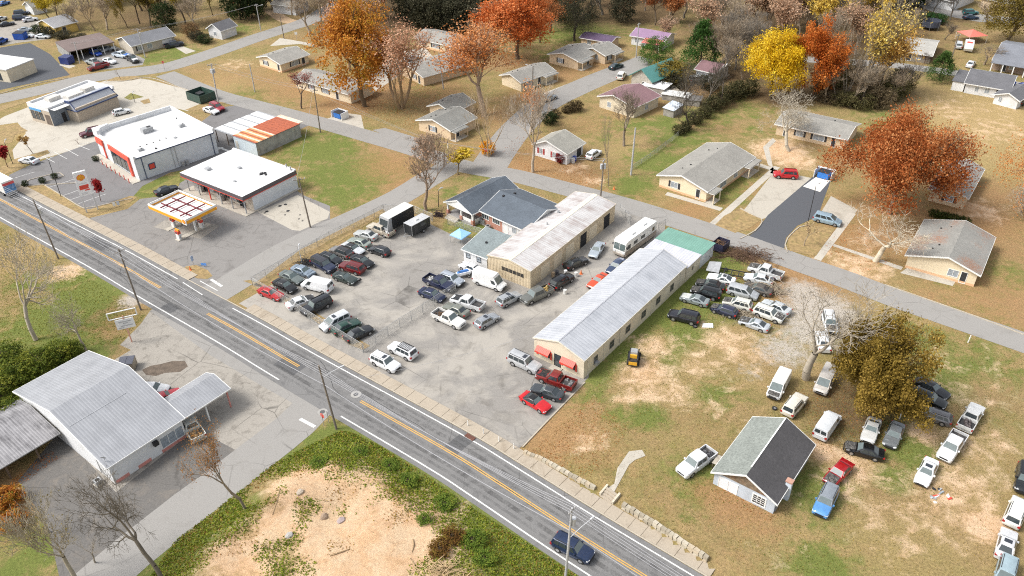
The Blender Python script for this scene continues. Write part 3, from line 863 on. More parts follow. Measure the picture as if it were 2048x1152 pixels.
for pts, lab in (
 ([(1418, 447), (1432, 452), (1560, 335), (1548, 332)], 'pale concrete walk beside the apartment parking'),
 ([(1335, 384), (1330, 390), (1440, 422), (1446, 416)], 'concrete walk along the apartment gable'),
 ([(1504, 322), (1502, 328), (1545, 342), (1548, 336)], 'short concrete walk to the apartment porch'),
 ([(1536, 330), (1546, 336), (1538, 296), (1552, 282), (1546, 276), (1526, 294)], 'bent concrete walk to the long apartment block'),
 ([(1546, 338), (1540, 346), (1630, 366), (1634, 360)], 'concrete walk behind the red car'),
 ([(1627, 517), (1642, 522), (1712, 428), (1698, 424)], 'pale concrete walk running up from the street'),
 ([(1668, 488), (1665, 492), (1802, 540), (1806, 534)], 'narrow concrete walk across the leafy lawn'),
 ([(1815, 535), (1800, 546), (1905, 572), (1912, 562)], 'concrete walk to the wreathed black door'),
 ([(1090, 185), (1080, 195), (1285, 118), (1280, 112)], 'concrete strip along the dead-end street'),
 ([(1258, 903), (1284, 900), (1291, 912), (1270, 920), (1258, 930), (1246, 952), (1228, 985), (1206, 976), (1238, 932)], 'broken concrete path in the lawn above the steps'),
 ([(652, 238), (662, 246), (728, 258), (722, 230), (690, 226)], 'pale concrete pad at the blue dumpster by the street'),
 ([(745, 260), (770, 256), (850, 280), (855, 296), (830, 296)], 'grey asphalt pull-in beside the apartments'),
 ([(700, 190), (790, 105), (850, 95), (870, 118), (800, 150), (740, 190)], 'pale parking court between the apartments'),
 ([(540, 92), (560, 76), (620, 86), (640, 95), (600, 88)], 'pale drive beside the far apartment'),
 ([(345, 92), (358, 90), (392, 102), (372, 108)], 'pale driveway of the far grey house'),
 ([(118, 130), (128, 124), (152, 132), (138, 137)], 'small concrete pad under the navy dumpster'),
 ([(1150, 335), (1168, 322), (1200, 335), (1215, 380), (1190, 372)], 'leafy gravel driveway of the white cottage')):
 z = 0.0135 if 'walk' in lab or 'path' in lab else 0.0125
 hh = 0.0
 if 'path in the lawn' in lab:
  w = [tuple(P(*p)) for p in pts]
  mb = MB()
  mb.add([(p[0], p[1], p[2] + 0.04) for p in w], [tuple(range(len(w)))])
  if poly_area(w) < 0:
   mb.f = [tuple(reversed(f)) for f in mb.f]
  structure('lawn_path', mb, M_CONC, lab)
 elif 'gravel driveway' in lab:
  pass
 else:
  sheet('walkway' if 'walk' in lab or 'strip' in lab else 'concrete_pad', pts, z, M_STREET if 'asphalt' in lab else M_CONC2, lab)

# grass islands in the paved areas
M_ISL = mat('island_grass', (0.30, 0.21, 0.095), 0.95, var=0.45, scale=1.4, dirt=(0.16, 0.15, 0.04), dirt_amt=0.6, dirt_scale=0.5, bumpy=0.6, bscale=6)
M_ISLG = mat('island_green', (0.19, 0.18, 0.045), 0.95, var=0.45, scale=1.4, dirt=(0.33, 0.23, 0.09), dirt_amt=0.7, dirt_scale=0.4, bumpy=0.6, bscale=6)
for pts, m, lab in (
 ([(50, 372), (80, 370), (165, 418), (182, 418), (260, 392), (275, 394), (262, 404), (172, 438), (160, 440), (40, 380)], M_ISL, 'dry grass verge under the gas price sign'),
 ([(278, 384), (300, 378), (362, 350), (358, 372), (300, 388)], M_ISLG, 'green grass strip beside the gas station'),
 ([(362, 542), (372, 533), (392, 530), (415, 540), (425, 552), (415, 558), (394, 557)], M_ISL, 'dry grass traffic island at the street corner'),
 ([(1430, 450), (1448, 432), (1478, 417), (1504, 428), (1524, 438), (1500, 456), (1470, 466)], M_ISL, 'dry grass island with a small tree stump'),
 ([(1575, 478), (1598, 455), (1640, 452), (1670, 458), (1632, 512), (1580, 502)], M_ISL, 'leafy grass island beside the apartment drive'),
 ([(212, 162), (232, 154), (270, 152), (285, 156), (262, 161)], M_ISL, 'dry grass island at the road corner'),
 ([(0, 255), (32, 248), (56, 262), (30, 270), (24, 285), (0, 290)], M_ISL, 'rust brown mulch island beside the restaurant'),
 ([(0, 335), (30, 318), (95, 300), (100, 306), (40, 330), (52, 335), (20, 345), (0, 352)], M_ISL, 'grass island with a red sapling'),
 ([(248, 196), (262, 186), (288, 194), (260, 200)], M_ISLG, 'small green island behind the restaurant'),
 ([(280, 202), (298, 197), (301, 206), (288, 208)], M_ISL, 'small kerbed island by the drive-through'),
 ([(370, 220), (420, 200), (452, 206), (410, 216), (388, 222)], M_ISL, 'dry grass patch around the utility pole base'),
 ([(0, 212), (30, 206), (90, 188), (165, 172), (160, 178), (60, 203), (0, 222)], M_ISL, 'dry grass verge of the upper road'),
 ([(520, 574), (600, 622), (700, 690), (726, 700), (740, 692), (700, 668), (610, 612), (500, 560), (486, 562)], M_ISL, 'weedy dirt strip under the lot fence'),
 ([(620, 520), (700, 470), (772, 425), (765, 418), (690, 455), (600, 500), (560, 530), (500, 575), (512, 582)], M_ISL, 'leafy strip between side street and car lot')):
 o = sheet('grass_island', pts, 0.030, m, lab)

# kerbs round the big islands
for pts, lab in (([(212, 164), (235, 164), (262, 160), (285, 155), (310, 158), (345, 170), (386, 184)], 'curving concrete kerb beside the restaurant lot'),
     ([(85, 368), (130, 395), (168, 417), (190, 414), (265, 397)], 'concrete kerb around the store bays'),
     ([(1480, 478), (1510, 462), (1524, 445), (1523, 438), (1500, 428), (1480, 417)], 'curved kerb of the grass island'),
     ([(1575, 505), (1570, 490), (1575, 477), (1598, 455), (1618, 450)], 'curved kerb of the leafy island'),
     ([(0, 188), (70, 168), (140, 156)], 'pale kerb of the upper parking lot'),
     ([(1170, 765), (1105, 832), (1045, 895)], 'pale timber edge between lot and lawn'),
     ([(1770, 570), (1850, 598), (1950, 633), (2048, 670)], 'thin pale kerb of the back street'),
     ([(160, 366), (40, 372), (60, 360), (120, 346), (128, 352), (90, 364)], 'striped island kerb in the store lot')):
 line = smooth_line([tuple(G0(*p)[:2]) for p in pts], 1.5)
 mb = MB()
 strip(mb, line, -0.09, 0.09, 0.14)
 strip(mb, line, -0.09, -0.091, 0.14, 0.0)
 strip(mb, line, 0.091, 0.09, 0.0, 0.14)
 structure('kerb', mb, M_KERB, lab)

# paint on the lots
for a, b, w in (((366, 565), (405, 590), .16), ((400, 562), (436, 582), .16), ((600, 838), (630, 854), .5), ((422, 559), (444, 573), .5)):
 p, q = Vector(G0(*a)[:2]), Vector(G0(*b)[:2])
 marking('stop_bar' if w > .3 else 'lane_line', 'white stop bar painted at the junction mouth' if w > .3 else 'white lane line across the junction', [tuple(p), tuple(q)], -w / 2, w / 2, z=0.034)
stall = [((185, 284), (160, 288)), ((130, 297), (157, 312)), ((108, 304), (134, 318)), ((84, 312), (110, 325)), ((60, 318), (85, 328)), ((155, 290), (180, 300)),
   ((30, 356), (70, 344)), ((125, 392), (180, 372)), ((140, 400), (200, 380)), ((156, 408), (212, 388)), ((95, 376), (150, 358))]
for a, b in stall:
 p, q = Vector(G0(*a)[:2]), Vector(G0(*b)[:2])
 marking('stall_line', 'white parking stall line in the store lot', [tuple(p), tuple(q)], -0.06, 0.06, z=0.028)['group'] = 'store lot stall lines'
p, q = Vector(G0(443, 297)[:2]), Vector(G0(457, 302)[:2])
d = (p - q).normalized()
n_ = Vector((-d.y, d.x))
arrow = [p + d * 1.2, p + n_ * 0.9, p + n_ * 0.3, q + n_ * 0.3, q - n_ * 0.3, p - n_ * 0.3, p - n_ * 0.9]
mb = MB()
mb.add([(v.x, v.y, 0.028) for v in arrow], [tuple(range(7))] if poly_area(arrow) > 0 else [tuple(range(6, -1, -1))])
structure('painted_arrow', mb, M_WHITE, 'white arrow painted beside the rusty shed')
# manhole collars and drain
for (x, y, r) in ((712, 789, .75), (645, 824, .7)):
 c = G0(x, y)
 mb = MB()
 n = 20
 mb.add([(c.x + r * math.cos(2 * math.pi * i / n), c.y + r * math.sin(2 * math.pi * i / n), 0.030) for i in range(n)], [tuple(range(n))])
 o = structure('manhole_collar', mb, mat('patch_concrete', (0.33, 0.32, 0.30), 0.9, var=0.2), 'pale round manhole patch in the road')
 mb = MB()
 mb.add([(c.x + .36 * math.cos(2 * math.pi * i / n), c.y + .36 * math.sin(2 * math.pi * i / n), 0.034) for i in range(n)], [tuple(range(n))])
 part('manhole_cover', mb, mat('cast_iron', (0.12, 0.12, 0.12), 0.6, 0.4), o)
c = G0(940, 875)
mb = MB()
mb.box(-.75, -.35, 0.10, .75, .35, .125)
for i in range(6):
 mb.box(-.65 + i * .24, -.28, .125, -.53 + i * .24, .28, .14)
o = structure('storm_drain', mb, mat('rust_iron', (0.16, 0.07, 0.05), 0.8, 0.3), 'rusty storm drain grate in the gutter')
o.location = (c.x, c.y, 0.0)
o.rotation_euler = (0, 0, R(-40))

# ---------------------------------------------------------------- vehicles
M_GLASS = mat('car_glass', (0.035, 0.045, 0.05), 0.06, var=0.2, spec=0.9)
M_GLASSL = mat('car_windscreen', (0.10, 0.13, 0.13), 0.06, var=0.25, scale=2.5, spec=0.9)
M_TYRE = mat('tyre_rubber', (0.022, 0.022, 0.022), 0.85, var=0.2)
M_RIM = mat('wheel_rim', (0.42, 0.42, 0.43), 0.35, 0.6, var=0.25, scale=6)
M_BLACK = mat('black_trim', (0.022, 0.022, 0.024), 0.6, var=0.3, scale=5)
M_LAMP = mat('head_lamp', (0.62, 0.64, 0.66), 0.12, var=0.15, scale=8)
M_TAIL = mat('tail_lamp', (0.34, 0.02, 0.02), 0.2, var=0.2, scale=8)
M_CHROME = mat('chrome', (0.6, 0.6, 0.6), 0.25, 0.8, var=0.1)
M_BAY = mat('engine_bay_grime', (0.06, 0.058, 0.055), 0.7, 0.2, var=0.7, scale=7, dirt=(0.3, 0.28, 0.25), dirt_amt=0.8, dirt_scale=6, bumpy=0.8, bscale=9)
M_BED = mat('bed_liner', (0.045, 0.045, 0.047), 0.8, var=0.4, scale=4, dirt=(0.2, 0.16, 0.12), dirt_amt=0.6, dirt_scale=2)
M_SUNROOF = mat('sunroof_glass', (0.03, 0.035, 0.045), 0.08, var=0.1, spec=0.8)

SPEC = {
 # L, W, H, wheel r, axle front, axle rear, belt, hood rear z, hood front z, trunk z, ws base, roof front, roof rear, rear base
 'sedan': (4.85, 1.86, 1.46, .335, 1.42, -1.40, .93, .97, .74, 1.02, .92, .22, -1.02, -1.78),
 'coupe': (4.72, 1.88, 1.38, .345, 1.42, -1.32, .90, .94, .74, .98, .72, .02, -.82, -1.82),
 'hatch': (4.35, 1.80, 1.52, .33, 1.32, -1.28, .95, 1.0, .76, 1.04, .92, .28, -1.55, -2.02),
 'cross': (4.65, 1.88, 1.68, .36, 1.36, -1.36, 1.04, 1.06, .86, 1.08, .95, .32, -1.85, -2.22),
 'suv': (4.95, 1.96, 1.80, .385, 1.45, -1.45, 1.10, 1.13, .95, 1.12, 1.02, .46, -2.12, -2.40),
 'bigsuv': (5.30, 2.03, 1.94, .40, 1.58, -1.48, 1.18, 1.22, 1.05, 1.2, 1.08, .58, -2.42, -2.60),
 'minivan': (5.10, 1.97, 1.76, .345, 1.60, -1.45, 1.05, 1.08, .80, 1.1, 1.55, .55, -2.25, -2.48),
 'wagon': (5.00, 1.88, 1.50, .36, 1.55, -1.48, .96, 1.0, .80, 1.02, .85, .15, -2.05, -2.42),
 'pickup': (5.90, 2.03, 1.90, .39, 1.80, -1.75, 1.18, 1.20, 1.02, 1.20, 1.22, .62, -.62, -.82),
 'crew': (5.85, 2.03, 1.92, .40, 1.80, -1.75, 1.18, 1.20, 1.02, 1.20, 1.35, .78, -.98, -1.16),
 'van': (5.60, 2.02, 2.12, .36, 1.75, -1.65, 1.18, 1.16, .98, 1.2, 1.95, 1.10, -2.66, -2.76),
 'sprinter': (5.95, 2.04, 2.68, .36, 1.85, -1.80, 1.25, 1.22, 1.0, 1.25, 2.25, 1.30, -2.86, -2.94),
}


def interp(pts, x):
 for (a, za), (b, zb) in zip(pts, pts[1:]):
  if a <= x <= b:
   return za + (zb - za) * (x - a) / (b - a + 1e-9)
 return pts[0][1] if x < pts[0][0] else pts[-1][1]


CAR_CACHE = {}


def car_parts(kind, seed=0, crush=0.0):
 key = (kind, seed, crush)
 if key in CAR_CACHE:
  return CAR_CACHE[key]
 L, W, Hh, wr, af, ar, belt, zhr, zhf, ztr, xwb, xrf, xrr, xrb = SPEC[kind]
 rr = random.Random(seed * 31 + 5)
 hw = W / 2
 truck = kind in ('pickup', 'crew')
 bed0 = xrb - 0.12
 top = [(-L / 2, ztr - .16), (-L / 2 + .12, ztr - .02), (xrb, ztr), (xrb + .25, belt), (xwb - .2, belt + .01), (xwb, zhr), (L / 2 - .45, zhf + .06), (L / 2 - .14, zhf), (L / 2, zhf - .16)]
 if truck:
  top = [(-L / 2, .80), (bed0 - .02, .80), (bed0, belt), (xwb - .2, belt + .01), (xwb, zhr), (L / 2 - .35, zhf + .06), (L / 2 - .1, zhf), (L / 2, zhf - .22)]
 low = .24 if kind in ('sedan', 'coupe', 'hatch', 'wagon', 'minivan') else .34
 xs = {-L / 2, -L / 2 + .12, -L / 2 + .4, L / 2, L / 2 - .14, L / 2 - .45, xwb, xwb - .2, xrb, xrb + .25, 0, xwb + (L / 2 - xwb) * .5}
 if truck:
  xs |= {bed0, bed0 - .02}
 for ax in (af, ar):
  for d in (-1.22, -.95, -.55, 0, .55, .95, 1.22):
   xs.add(ax + d * wr)
 xs = sorted(x for x in xs if -L / 2 <= x <= L / 2)
 xs = [x for i, x in enumerate(xs) if i == 0 or x - xs[i - 1] > .015]

 def zl(x):
  for ax in (af, ar):
   d = abs(x - ax) / wr
   if d < 1.15:
    return max(low, wr + math.sqrt(max(0, 1.32 - d * d)) * wr * .98)
  return low + (.10 if abs(x) > L / 2 - .06 else 0)

 def wf(x):
  e = L / 2 - abs(x)
  return interp([(0, .80), (.12, .91), (.40, .975), (.9, 1.0), (9, 1.0)], e)
 rings = []
 for x in xs:
  w = hw * wf(x)
  b, t = zl(x), interp(top, x)
  b = min(b, t - .12)
  zm = max(b + .02, min(t - .22, .62 if t > .8 else .5))
  crown = .04 if not truck or x > bed0 else 0.0
  half = [(0, b), (w * .82, b), (w * .97, b + .03), (w, zm), (w * .985, max(zm + .01, t - .14)), (w * .90, t - .015), (w * .5, t + crown * .7), (0, t + crown)]
  ring = [(x, y, z) for y, z in half] + [(x, -y, z) for y, z in half[-2:0:-1]]
  if crush and x > xwb - .1:
   k = (x - xwb) / (L / 2 - xwb)
   ring = [(px - crush * k * rr.uniform(.2, 1.0) * .6, py + rr.uniform(-.12, .12) * crush * k, pz + rr.uniform(-.12, .16) * crush * k) for px, py, pz in ring]
  rings.append(ring)
 mb = MB()
 n = len(rings[0])
 for r_ in rings:
  mb.v += r_
 for i in range(len(rings) - 1):
  for j in range(n):
   a, b2 = i * n + j, i * n + (j + 1) % n
   mb.f.append((a, a + n, b2 + n, b2))
 mb.f.append(tuple(range(n)))
 o = (len(rings) - 1) * n
 mb.f.append(tuple(o + j for j in range(n - 1, -1, -1)))
 parts = [('body', mb.mesh('car_body', True), 'paint', None)]
 # cabin
 tall = kind in ('van', 'sprinter')
 yb, yr = hw * (.93 if not tall else .97), hw * (.72 if not tall else .86)
 if kind in ('suv', 'bigsuv', 'pickup', 'crew', 'minivan', 'cross'):
  yr = hw * .78
 zb = belt - .03
 base = [(xwb, yb * .93), (xwb - .35, yb), (xrb + .3, yb), (xrb, yb * (.92 if not tall else 1))]
 roof = [(xrf, yr * .93), (xrf - .3, yr), (xrr + .3, yr), (xrr, yr * .94)]
 lo = [(x, y, zb) for x, y in base] + [(x, -y, zb) for x, y in reversed(base)]
 hi = [(x, y, Hh - .055) for x, y in roof] + [(x, -y, Hh - .055) for x, y in reversed(roof)]
 cab = MB()
 m8 = len(lo)
 cab.v = lo + hi
 cab.f = [(i, m8 + i, m8 + (i + 1) % m8, (i + 1) % m8) for i in range(m8)]
 # crowned roof
 s1 = [(x * .99, y * .90, Hh - .012) for x, y, z in hi]
 cab.v += s1
 cab.f += [(m8 + i, 2 * m8 + i, 2 * m8 + (i + 1) % m8, m8 + (i + 1) % m8) for i in range(m8)]
 cab.v.append(((xrf + xrr) / 2, 0, Hh + .012))
 cab.f += [(2 * m8 + i, 3 * m8, 2 * m8 + (i + 1) % m8) for i in range(m8)]
 me = cab.mesh('car_cabin', True)
 parts.append(('cabin', me, 'paint', None))

 def pane(name, a, b, c, d, u0, u1, v0, v1, mk='glass', push=.014):
  # a,b base; c,d roof above b,a
  a, b, c, d = map(Vector, (a, b, c, d))
  f = lambda u, v: a.lerp(b, u).lerp(d.lerp(c, u), v)
  q = [f(u0, v0), f(u1, v0), f(u1, v1), f(u0, v1)]
  nrm = (q[1] - q[0]).cross(q[3] - q[0]).normalized()
  cen = Vector((0, 0, Hh * .6))
  cx = sum(q, Vector()) / 4
  if (cx - Vector((cx.x * .5, 0, cen.z))).dot(nrm) < 0:
   nrm = -nrm
   q = q[::-1]
  w = MB()
  w.loft([p - nrm * .01 for p in q], [p + nrm * push for p in q])
  parts.append((name, w.mesh(name), mk, None))
 h0, h1 = zb, Hh - .055
 pane('windshield', (xwb, -yb * .93, h0), (xwb, yb * .93, h0), (xrf, yr * .93, h1), (xrf, -yr * .93, h1), .05, .95, .07 if not tall else .08, .96 if kind != 'sprinter' else .78, 'ws')
 if not tall:
  pane('rear_window', (xrb, yb * .92, h0), (xrb, -yb * .92, h0), (xrr, -yr * .94, h1), (xrr, yr * .94, h1), .08, .92, .16, .93)
 else:
  for s in (0, 1):
   pane('rear_window', (xrb, yb, h0), (xrb, -yb, h0), (xrr, -yr * .94, h1), (xrr, yr * .94, h1), .09 + s * .45, .46 + s * .45, .25, .68 if kind == 'sprinter' else .8)
 cuts = {'sedan': [(.04, .50), (.53, .93)], 'coupe': [(.06, .60), (.64, .88)], 'hatch': [(.04, .42), (.45, .76), (.79, .95)], 'cross': [(.04, .40), (.43, .72), (.75, .95)], 'suv': [(.04, .36), (.385, .68), (.71, .95)],
   'bigsuv': [(.04, .36), (.385, .66), (.69, .95)], 'minivan': [(.04, .30), (.34, .64), (.67, .95)], 'wagon': [(.04, .38), (.41, .70), (.73, .95)], 'pickup': [(.06, .66), (.71, .94)], 'crew': [(.05, .50), (.54, .93)], 'van': [(.03, .20)], 'sprinter': [(.03, .19)]}[kind]
 xa, xz = xwb - .35, xrb + .3
 xra, xrz = xrf - .3, xrr + .3
 # sides sit between the windshield edge and the rear edge
 for s in (1, -1):
  for (u0, u1) in cuts:
   pane('side_window', (xwb - .2, s * yb * .985, h0), (xrb + .12, s * yb * .985, h0), (xrr + .1, s * yr * .985, h1), (xrf - .12, s * yr * .985, h1), u0, u1, .14 if not tall else .06, .90 if not tall else (.82 if kind == 'van' else .5), 'glass', .026)
 # lamps, grille, mirrors
 lx = L / 2 - .20
 for s in (1, -1):
  lamp = MB()
  zc = zhf - .13
  lamp.prism([(lx - .10, s * hw * .955), (lx + .08, s * hw * .90), (lx + .165, s * hw * .70), (lx + .175, s * hw * .52), (lx - .04, s * hw * .60)][::s], zc - .09, zc + .06)
  parts.append(('headlight', lamp.mesh('headlight'), 'lamp', None))
  tl = MB()
  zt = (ztr if not truck else 1.15) - .16
  hh = .10 if kind in ('sedan', 'coupe', 'wagon') else .22
  tl.box(-L / 2 - .012, s * hw * .80 - .14, zt - hh, -L / 2 + .22, s * hw * .80 + .135, zt + .05)
  if not truck:
   parts.append(('taillight', tl.mesh('taillight'), 'tail', None))
  mir = MB()
  mir.box(xwb - .42, s * (yb + .10) - .10, belt - .02, xwb - .24, s * (yb + .10) + .10, belt + .14)
  parts.append(('mirror', mir.mesh('mirror'), 'paint', None))
 gr = MB()
 gr.box(L / 2 - .05, -hw * .50, zhf - .36, L / 2 + .018, hw * .50, zhf - .17)
 parts.append(('grille', gr.mesh('grille'), 'black', None))
 bp = MB()
 bp.box(L / 2 - .1, -hw * .72, low + .08, L / 2 + .022, hw * .72, low + .22)
 parts.append(('bumper', bp.mesh('bumper'), 'black' if not truck else 'chrome', None))
 if truck:
  b0, b1 = bed0 - .03, -L / 2
  bed = MB()
  t = .09
  zt = 1.22
  for s in (1, -1):
   bed.box(b1 + .02, s * hw * .985 - (t if s > 0 else 0), .76, b0, s * hw * .985 + (0 if s > 0 else t), zt)
  bed.box(b1, -hw * .975, .55, b1 + .1, hw * .975, zt - .01)
  bed.box(b0 - .08, -hw * .9, .78, b0, hw * .9, zt - .005)
  parts.append(('bed', bed.mesh('bed'), 'paint', None))
  ln = MB()
  ln.box(b1 + .09, -hw * .985 + t, .79, b0 - .07, hw * .985 - t, .835)
  parts.append(('bed_liner', ln.mesh('bed_liner'), 'bed', None))
  for s in (1, -1):
   tl = MB()
   tl.box(b1 - .012, s * hw * .90 - .07, .85, b1 + .10, s * hw * .90 + .09, 1.18)
   parts.append(('taillight', tl.mesh('taillight'), 'tail', None))
 if kind in ('suv', 'bigsuv', 'cross', 'wagon'):
  for s in (1, -1):
   rl = MB()
   rl.box(xrr + .25, s * yr * .88 - .025, Hh - .03, xrf - .2, s * yr * .88 + .025, Hh + .045)
   parts.append(('roof_rail', rl.mesh('roof_rail'), 'black', None))
 wm, rm = MB(), MB()
 wm.tube((0, -.115, 0), (0, .115, 0), wr, wr, 14)
 rm.tube((0, -.122, 0), (0, .122, 0), wr * .62, wr * .62, 10)
 wme, rme = wm.mesh('wheel', True), rm.mesh('rim')
 wheels = [((ax, s * (hw - .125), wr), wme, rme) for ax in (af, ar) for s in (1, -1)]
 CAR_CACHE[key] = (parts, wheels)
 return CAR_CACHE[key]


def car(kind, colour, Rp, Fp, label, cat=None, group=None, wear=0.0, crush=0.0, seed=0, hood=None, bay=False, sunroof=False, roof=None, far=False, mid=0.75, rack=False, load=None, glass=None, flat=False, boot=None, nowheel=False, rust=False):
 a, b = P(*Rp, mid), P(*Fp, mid)
 c = (a + b) / 2
 z = H(c.x, c.y)
 ang = math.atan2(b.y - a.y, b.x - a.x)
 L, W, Hh, wr, af, ar, belt, zhr, zhf, ztr, xwb, xrf, xrr, xrb = SPEC[kind]
 name = {'pickup': 'pickup_truck', 'crew': 'pickup_truck', 'van': 'cargo_van', 'sprinter': 'cargo_van', 'minivan': 'minivan', 'suv': 'sport_utility', 'bigsuv': 'sport_utility', 'cross': 'sport_utility', 'coupe': 'coupe', 'wagon': 'station_wagon', 'hatch': 'hatchback'}.get(kind, 'sedan')
 base = 0.030 if z == 0 else z + .01
 if nowheel:
  base -= .12
 root = thing(name, label, cat or {'pickup_truck': 'pickup truck', 'cargo_van': 'van', 'minivan': 'minivan', 'sport_utility': 'SUV', 'station_wagon': 'station wagon'}.get(name, 'car'), (c.x, c.y, base), ang, group)
 pm = paint(colour, wear=wear)
 ms = {'paint': pm, 'glass': M_GLASS, 'ws': M_GLASSL, 'lamp': M_LAMP, 'tail': M_TAIL, 'black': M_BLACK, 'chrome': M_CHROME, 'bed': M_BED}
 parts, wheels = car_parts(kind, seed if crush else 0, crush)
 for nm, me, mk, _ in parts:
  if far and nm in ('mirror', 'bumper', 'grille', 'roof_rail'):
   continue
  m = ms[mk]
  if nm == 'cabin' and roof:
   m = paint(roof, wear=wear)
  if nm == 'headlight' and crush > .6:
   continue
  link(nm, me, m, root)
 for i, (p, wme, rme) in enumerate(wheels):
  if nowheel and i < 2:
   continue
  w = link('wheel', wme, M_TYRE, root, p)
  if not far:
   link('rim', rme, M_RIM, w)
 if hood:
  mb = MB()
  x0, x1, w = xwb + .06, L / 2 - .22, W / 2 * .80
  z0, z1 = zhr + .028, zhf + .055
  mb.add([(x0, -w, z0), (x1, -w * .93, z1), (x1, w * .93, z1), (x0, w, z0), ((x0 + x1) / 2, 0, (z0 + z1) / 2 + .05)], [(0, 1, 4), (1, 2, 4), (2, 3, 4), (3, 0, 4)])
  part('hood', mb, paint(hood, wear=.5), root, True)
 if bay:
  mb = MB()
  rr = random.Random(hash(label) % 999 if False else len(label) * 7)
  x0, x1, w = xwb + .10, L / 2 - .10, W / 2 * .76
  nxx, nyy = 7, 7
  for i in range(nxx):
   for j in range(nyy):
    x = x0 + (x1 - x0) * i / (nxx - 1)
    y = -w + 2 * w * j / (nyy - 1)
    zz = zhr + (zhf - zhr) * i / (nxx - 1) + .045 + rr.uniform(-.03, .14) * (1 if 0 < i < nxx - 1 and 0 < j < nyy - 1 else 0)
    mb.v.append((x, y, zz))
  for i in range(nxx - 1):
   for j in range(nyy - 1):
    k = i * nyy + j
    mb.f.append((k, k + nyy, k + nyy + 1, k + 1))
  part('engine_bay', mb, M_BAY, root)
 if sunroof:
  mb = MB()
  mb.box(xrf - .78, -.40, Hh - .02, xrf - .22, .40, Hh + .022)
  part('sunroof', mb, M_SUNROOF, root)
 if rack:
  for i in range(8):
   mb = MB()
   x = xrr + .35 + i * (xrf - xrr - .5) / 7.0
   mb.box(x - .03, -.62, Hh + .06, x + .03, .62, Hh + .11)
   part('rack_bar', mb, M_BLACK, root)
  mb = MB()
  for s in (1, -1):
   mb.box(xrr + .3, s * .62 - .03, Hh - .02, xrf - .1, s * .62 + .03, Hh + .12)
  part('rack_side', mb, M_BLACK, root)
 if load:
  mb = MB()
  rr = random.Random(len(label))
  for i in range(9):
   x, y = rr.uniform(-L / 2 + .4, xrb - .4), rr.uniform(-.6, .6)
   s = rr.uniform(.10, .28)
   zz = .84
   mb.loft([(x - s, y - s, zz), (x + s, y - s * .8, zz), (x + s * .9, y + s, zz), (x - s * .7, y + s, zz)], [(x - s * .6, y - s * .7, zz + s * 1.5), (x + s * .6, y - s * .5, zz + s * 1.2), (x + s * .4, y + s * .6, zz + s * 1.7), (x - s * .6, y + s * .5, zz + s * 1.1)])
  part('scrap_load', mb, mat('scrap_' + str(load), load, 0.7, 0.2, var=0.6, scale=5), root)
 if boot:
  mb = MB()
  mb.box(-L / 2 + .10, -W / 2 * .72, ztr + .0, xrb - .05, W / 2 * .72, ztr + .045)
  part('boot_lid', mb, paint(boot, wear=.4), root)
 return root


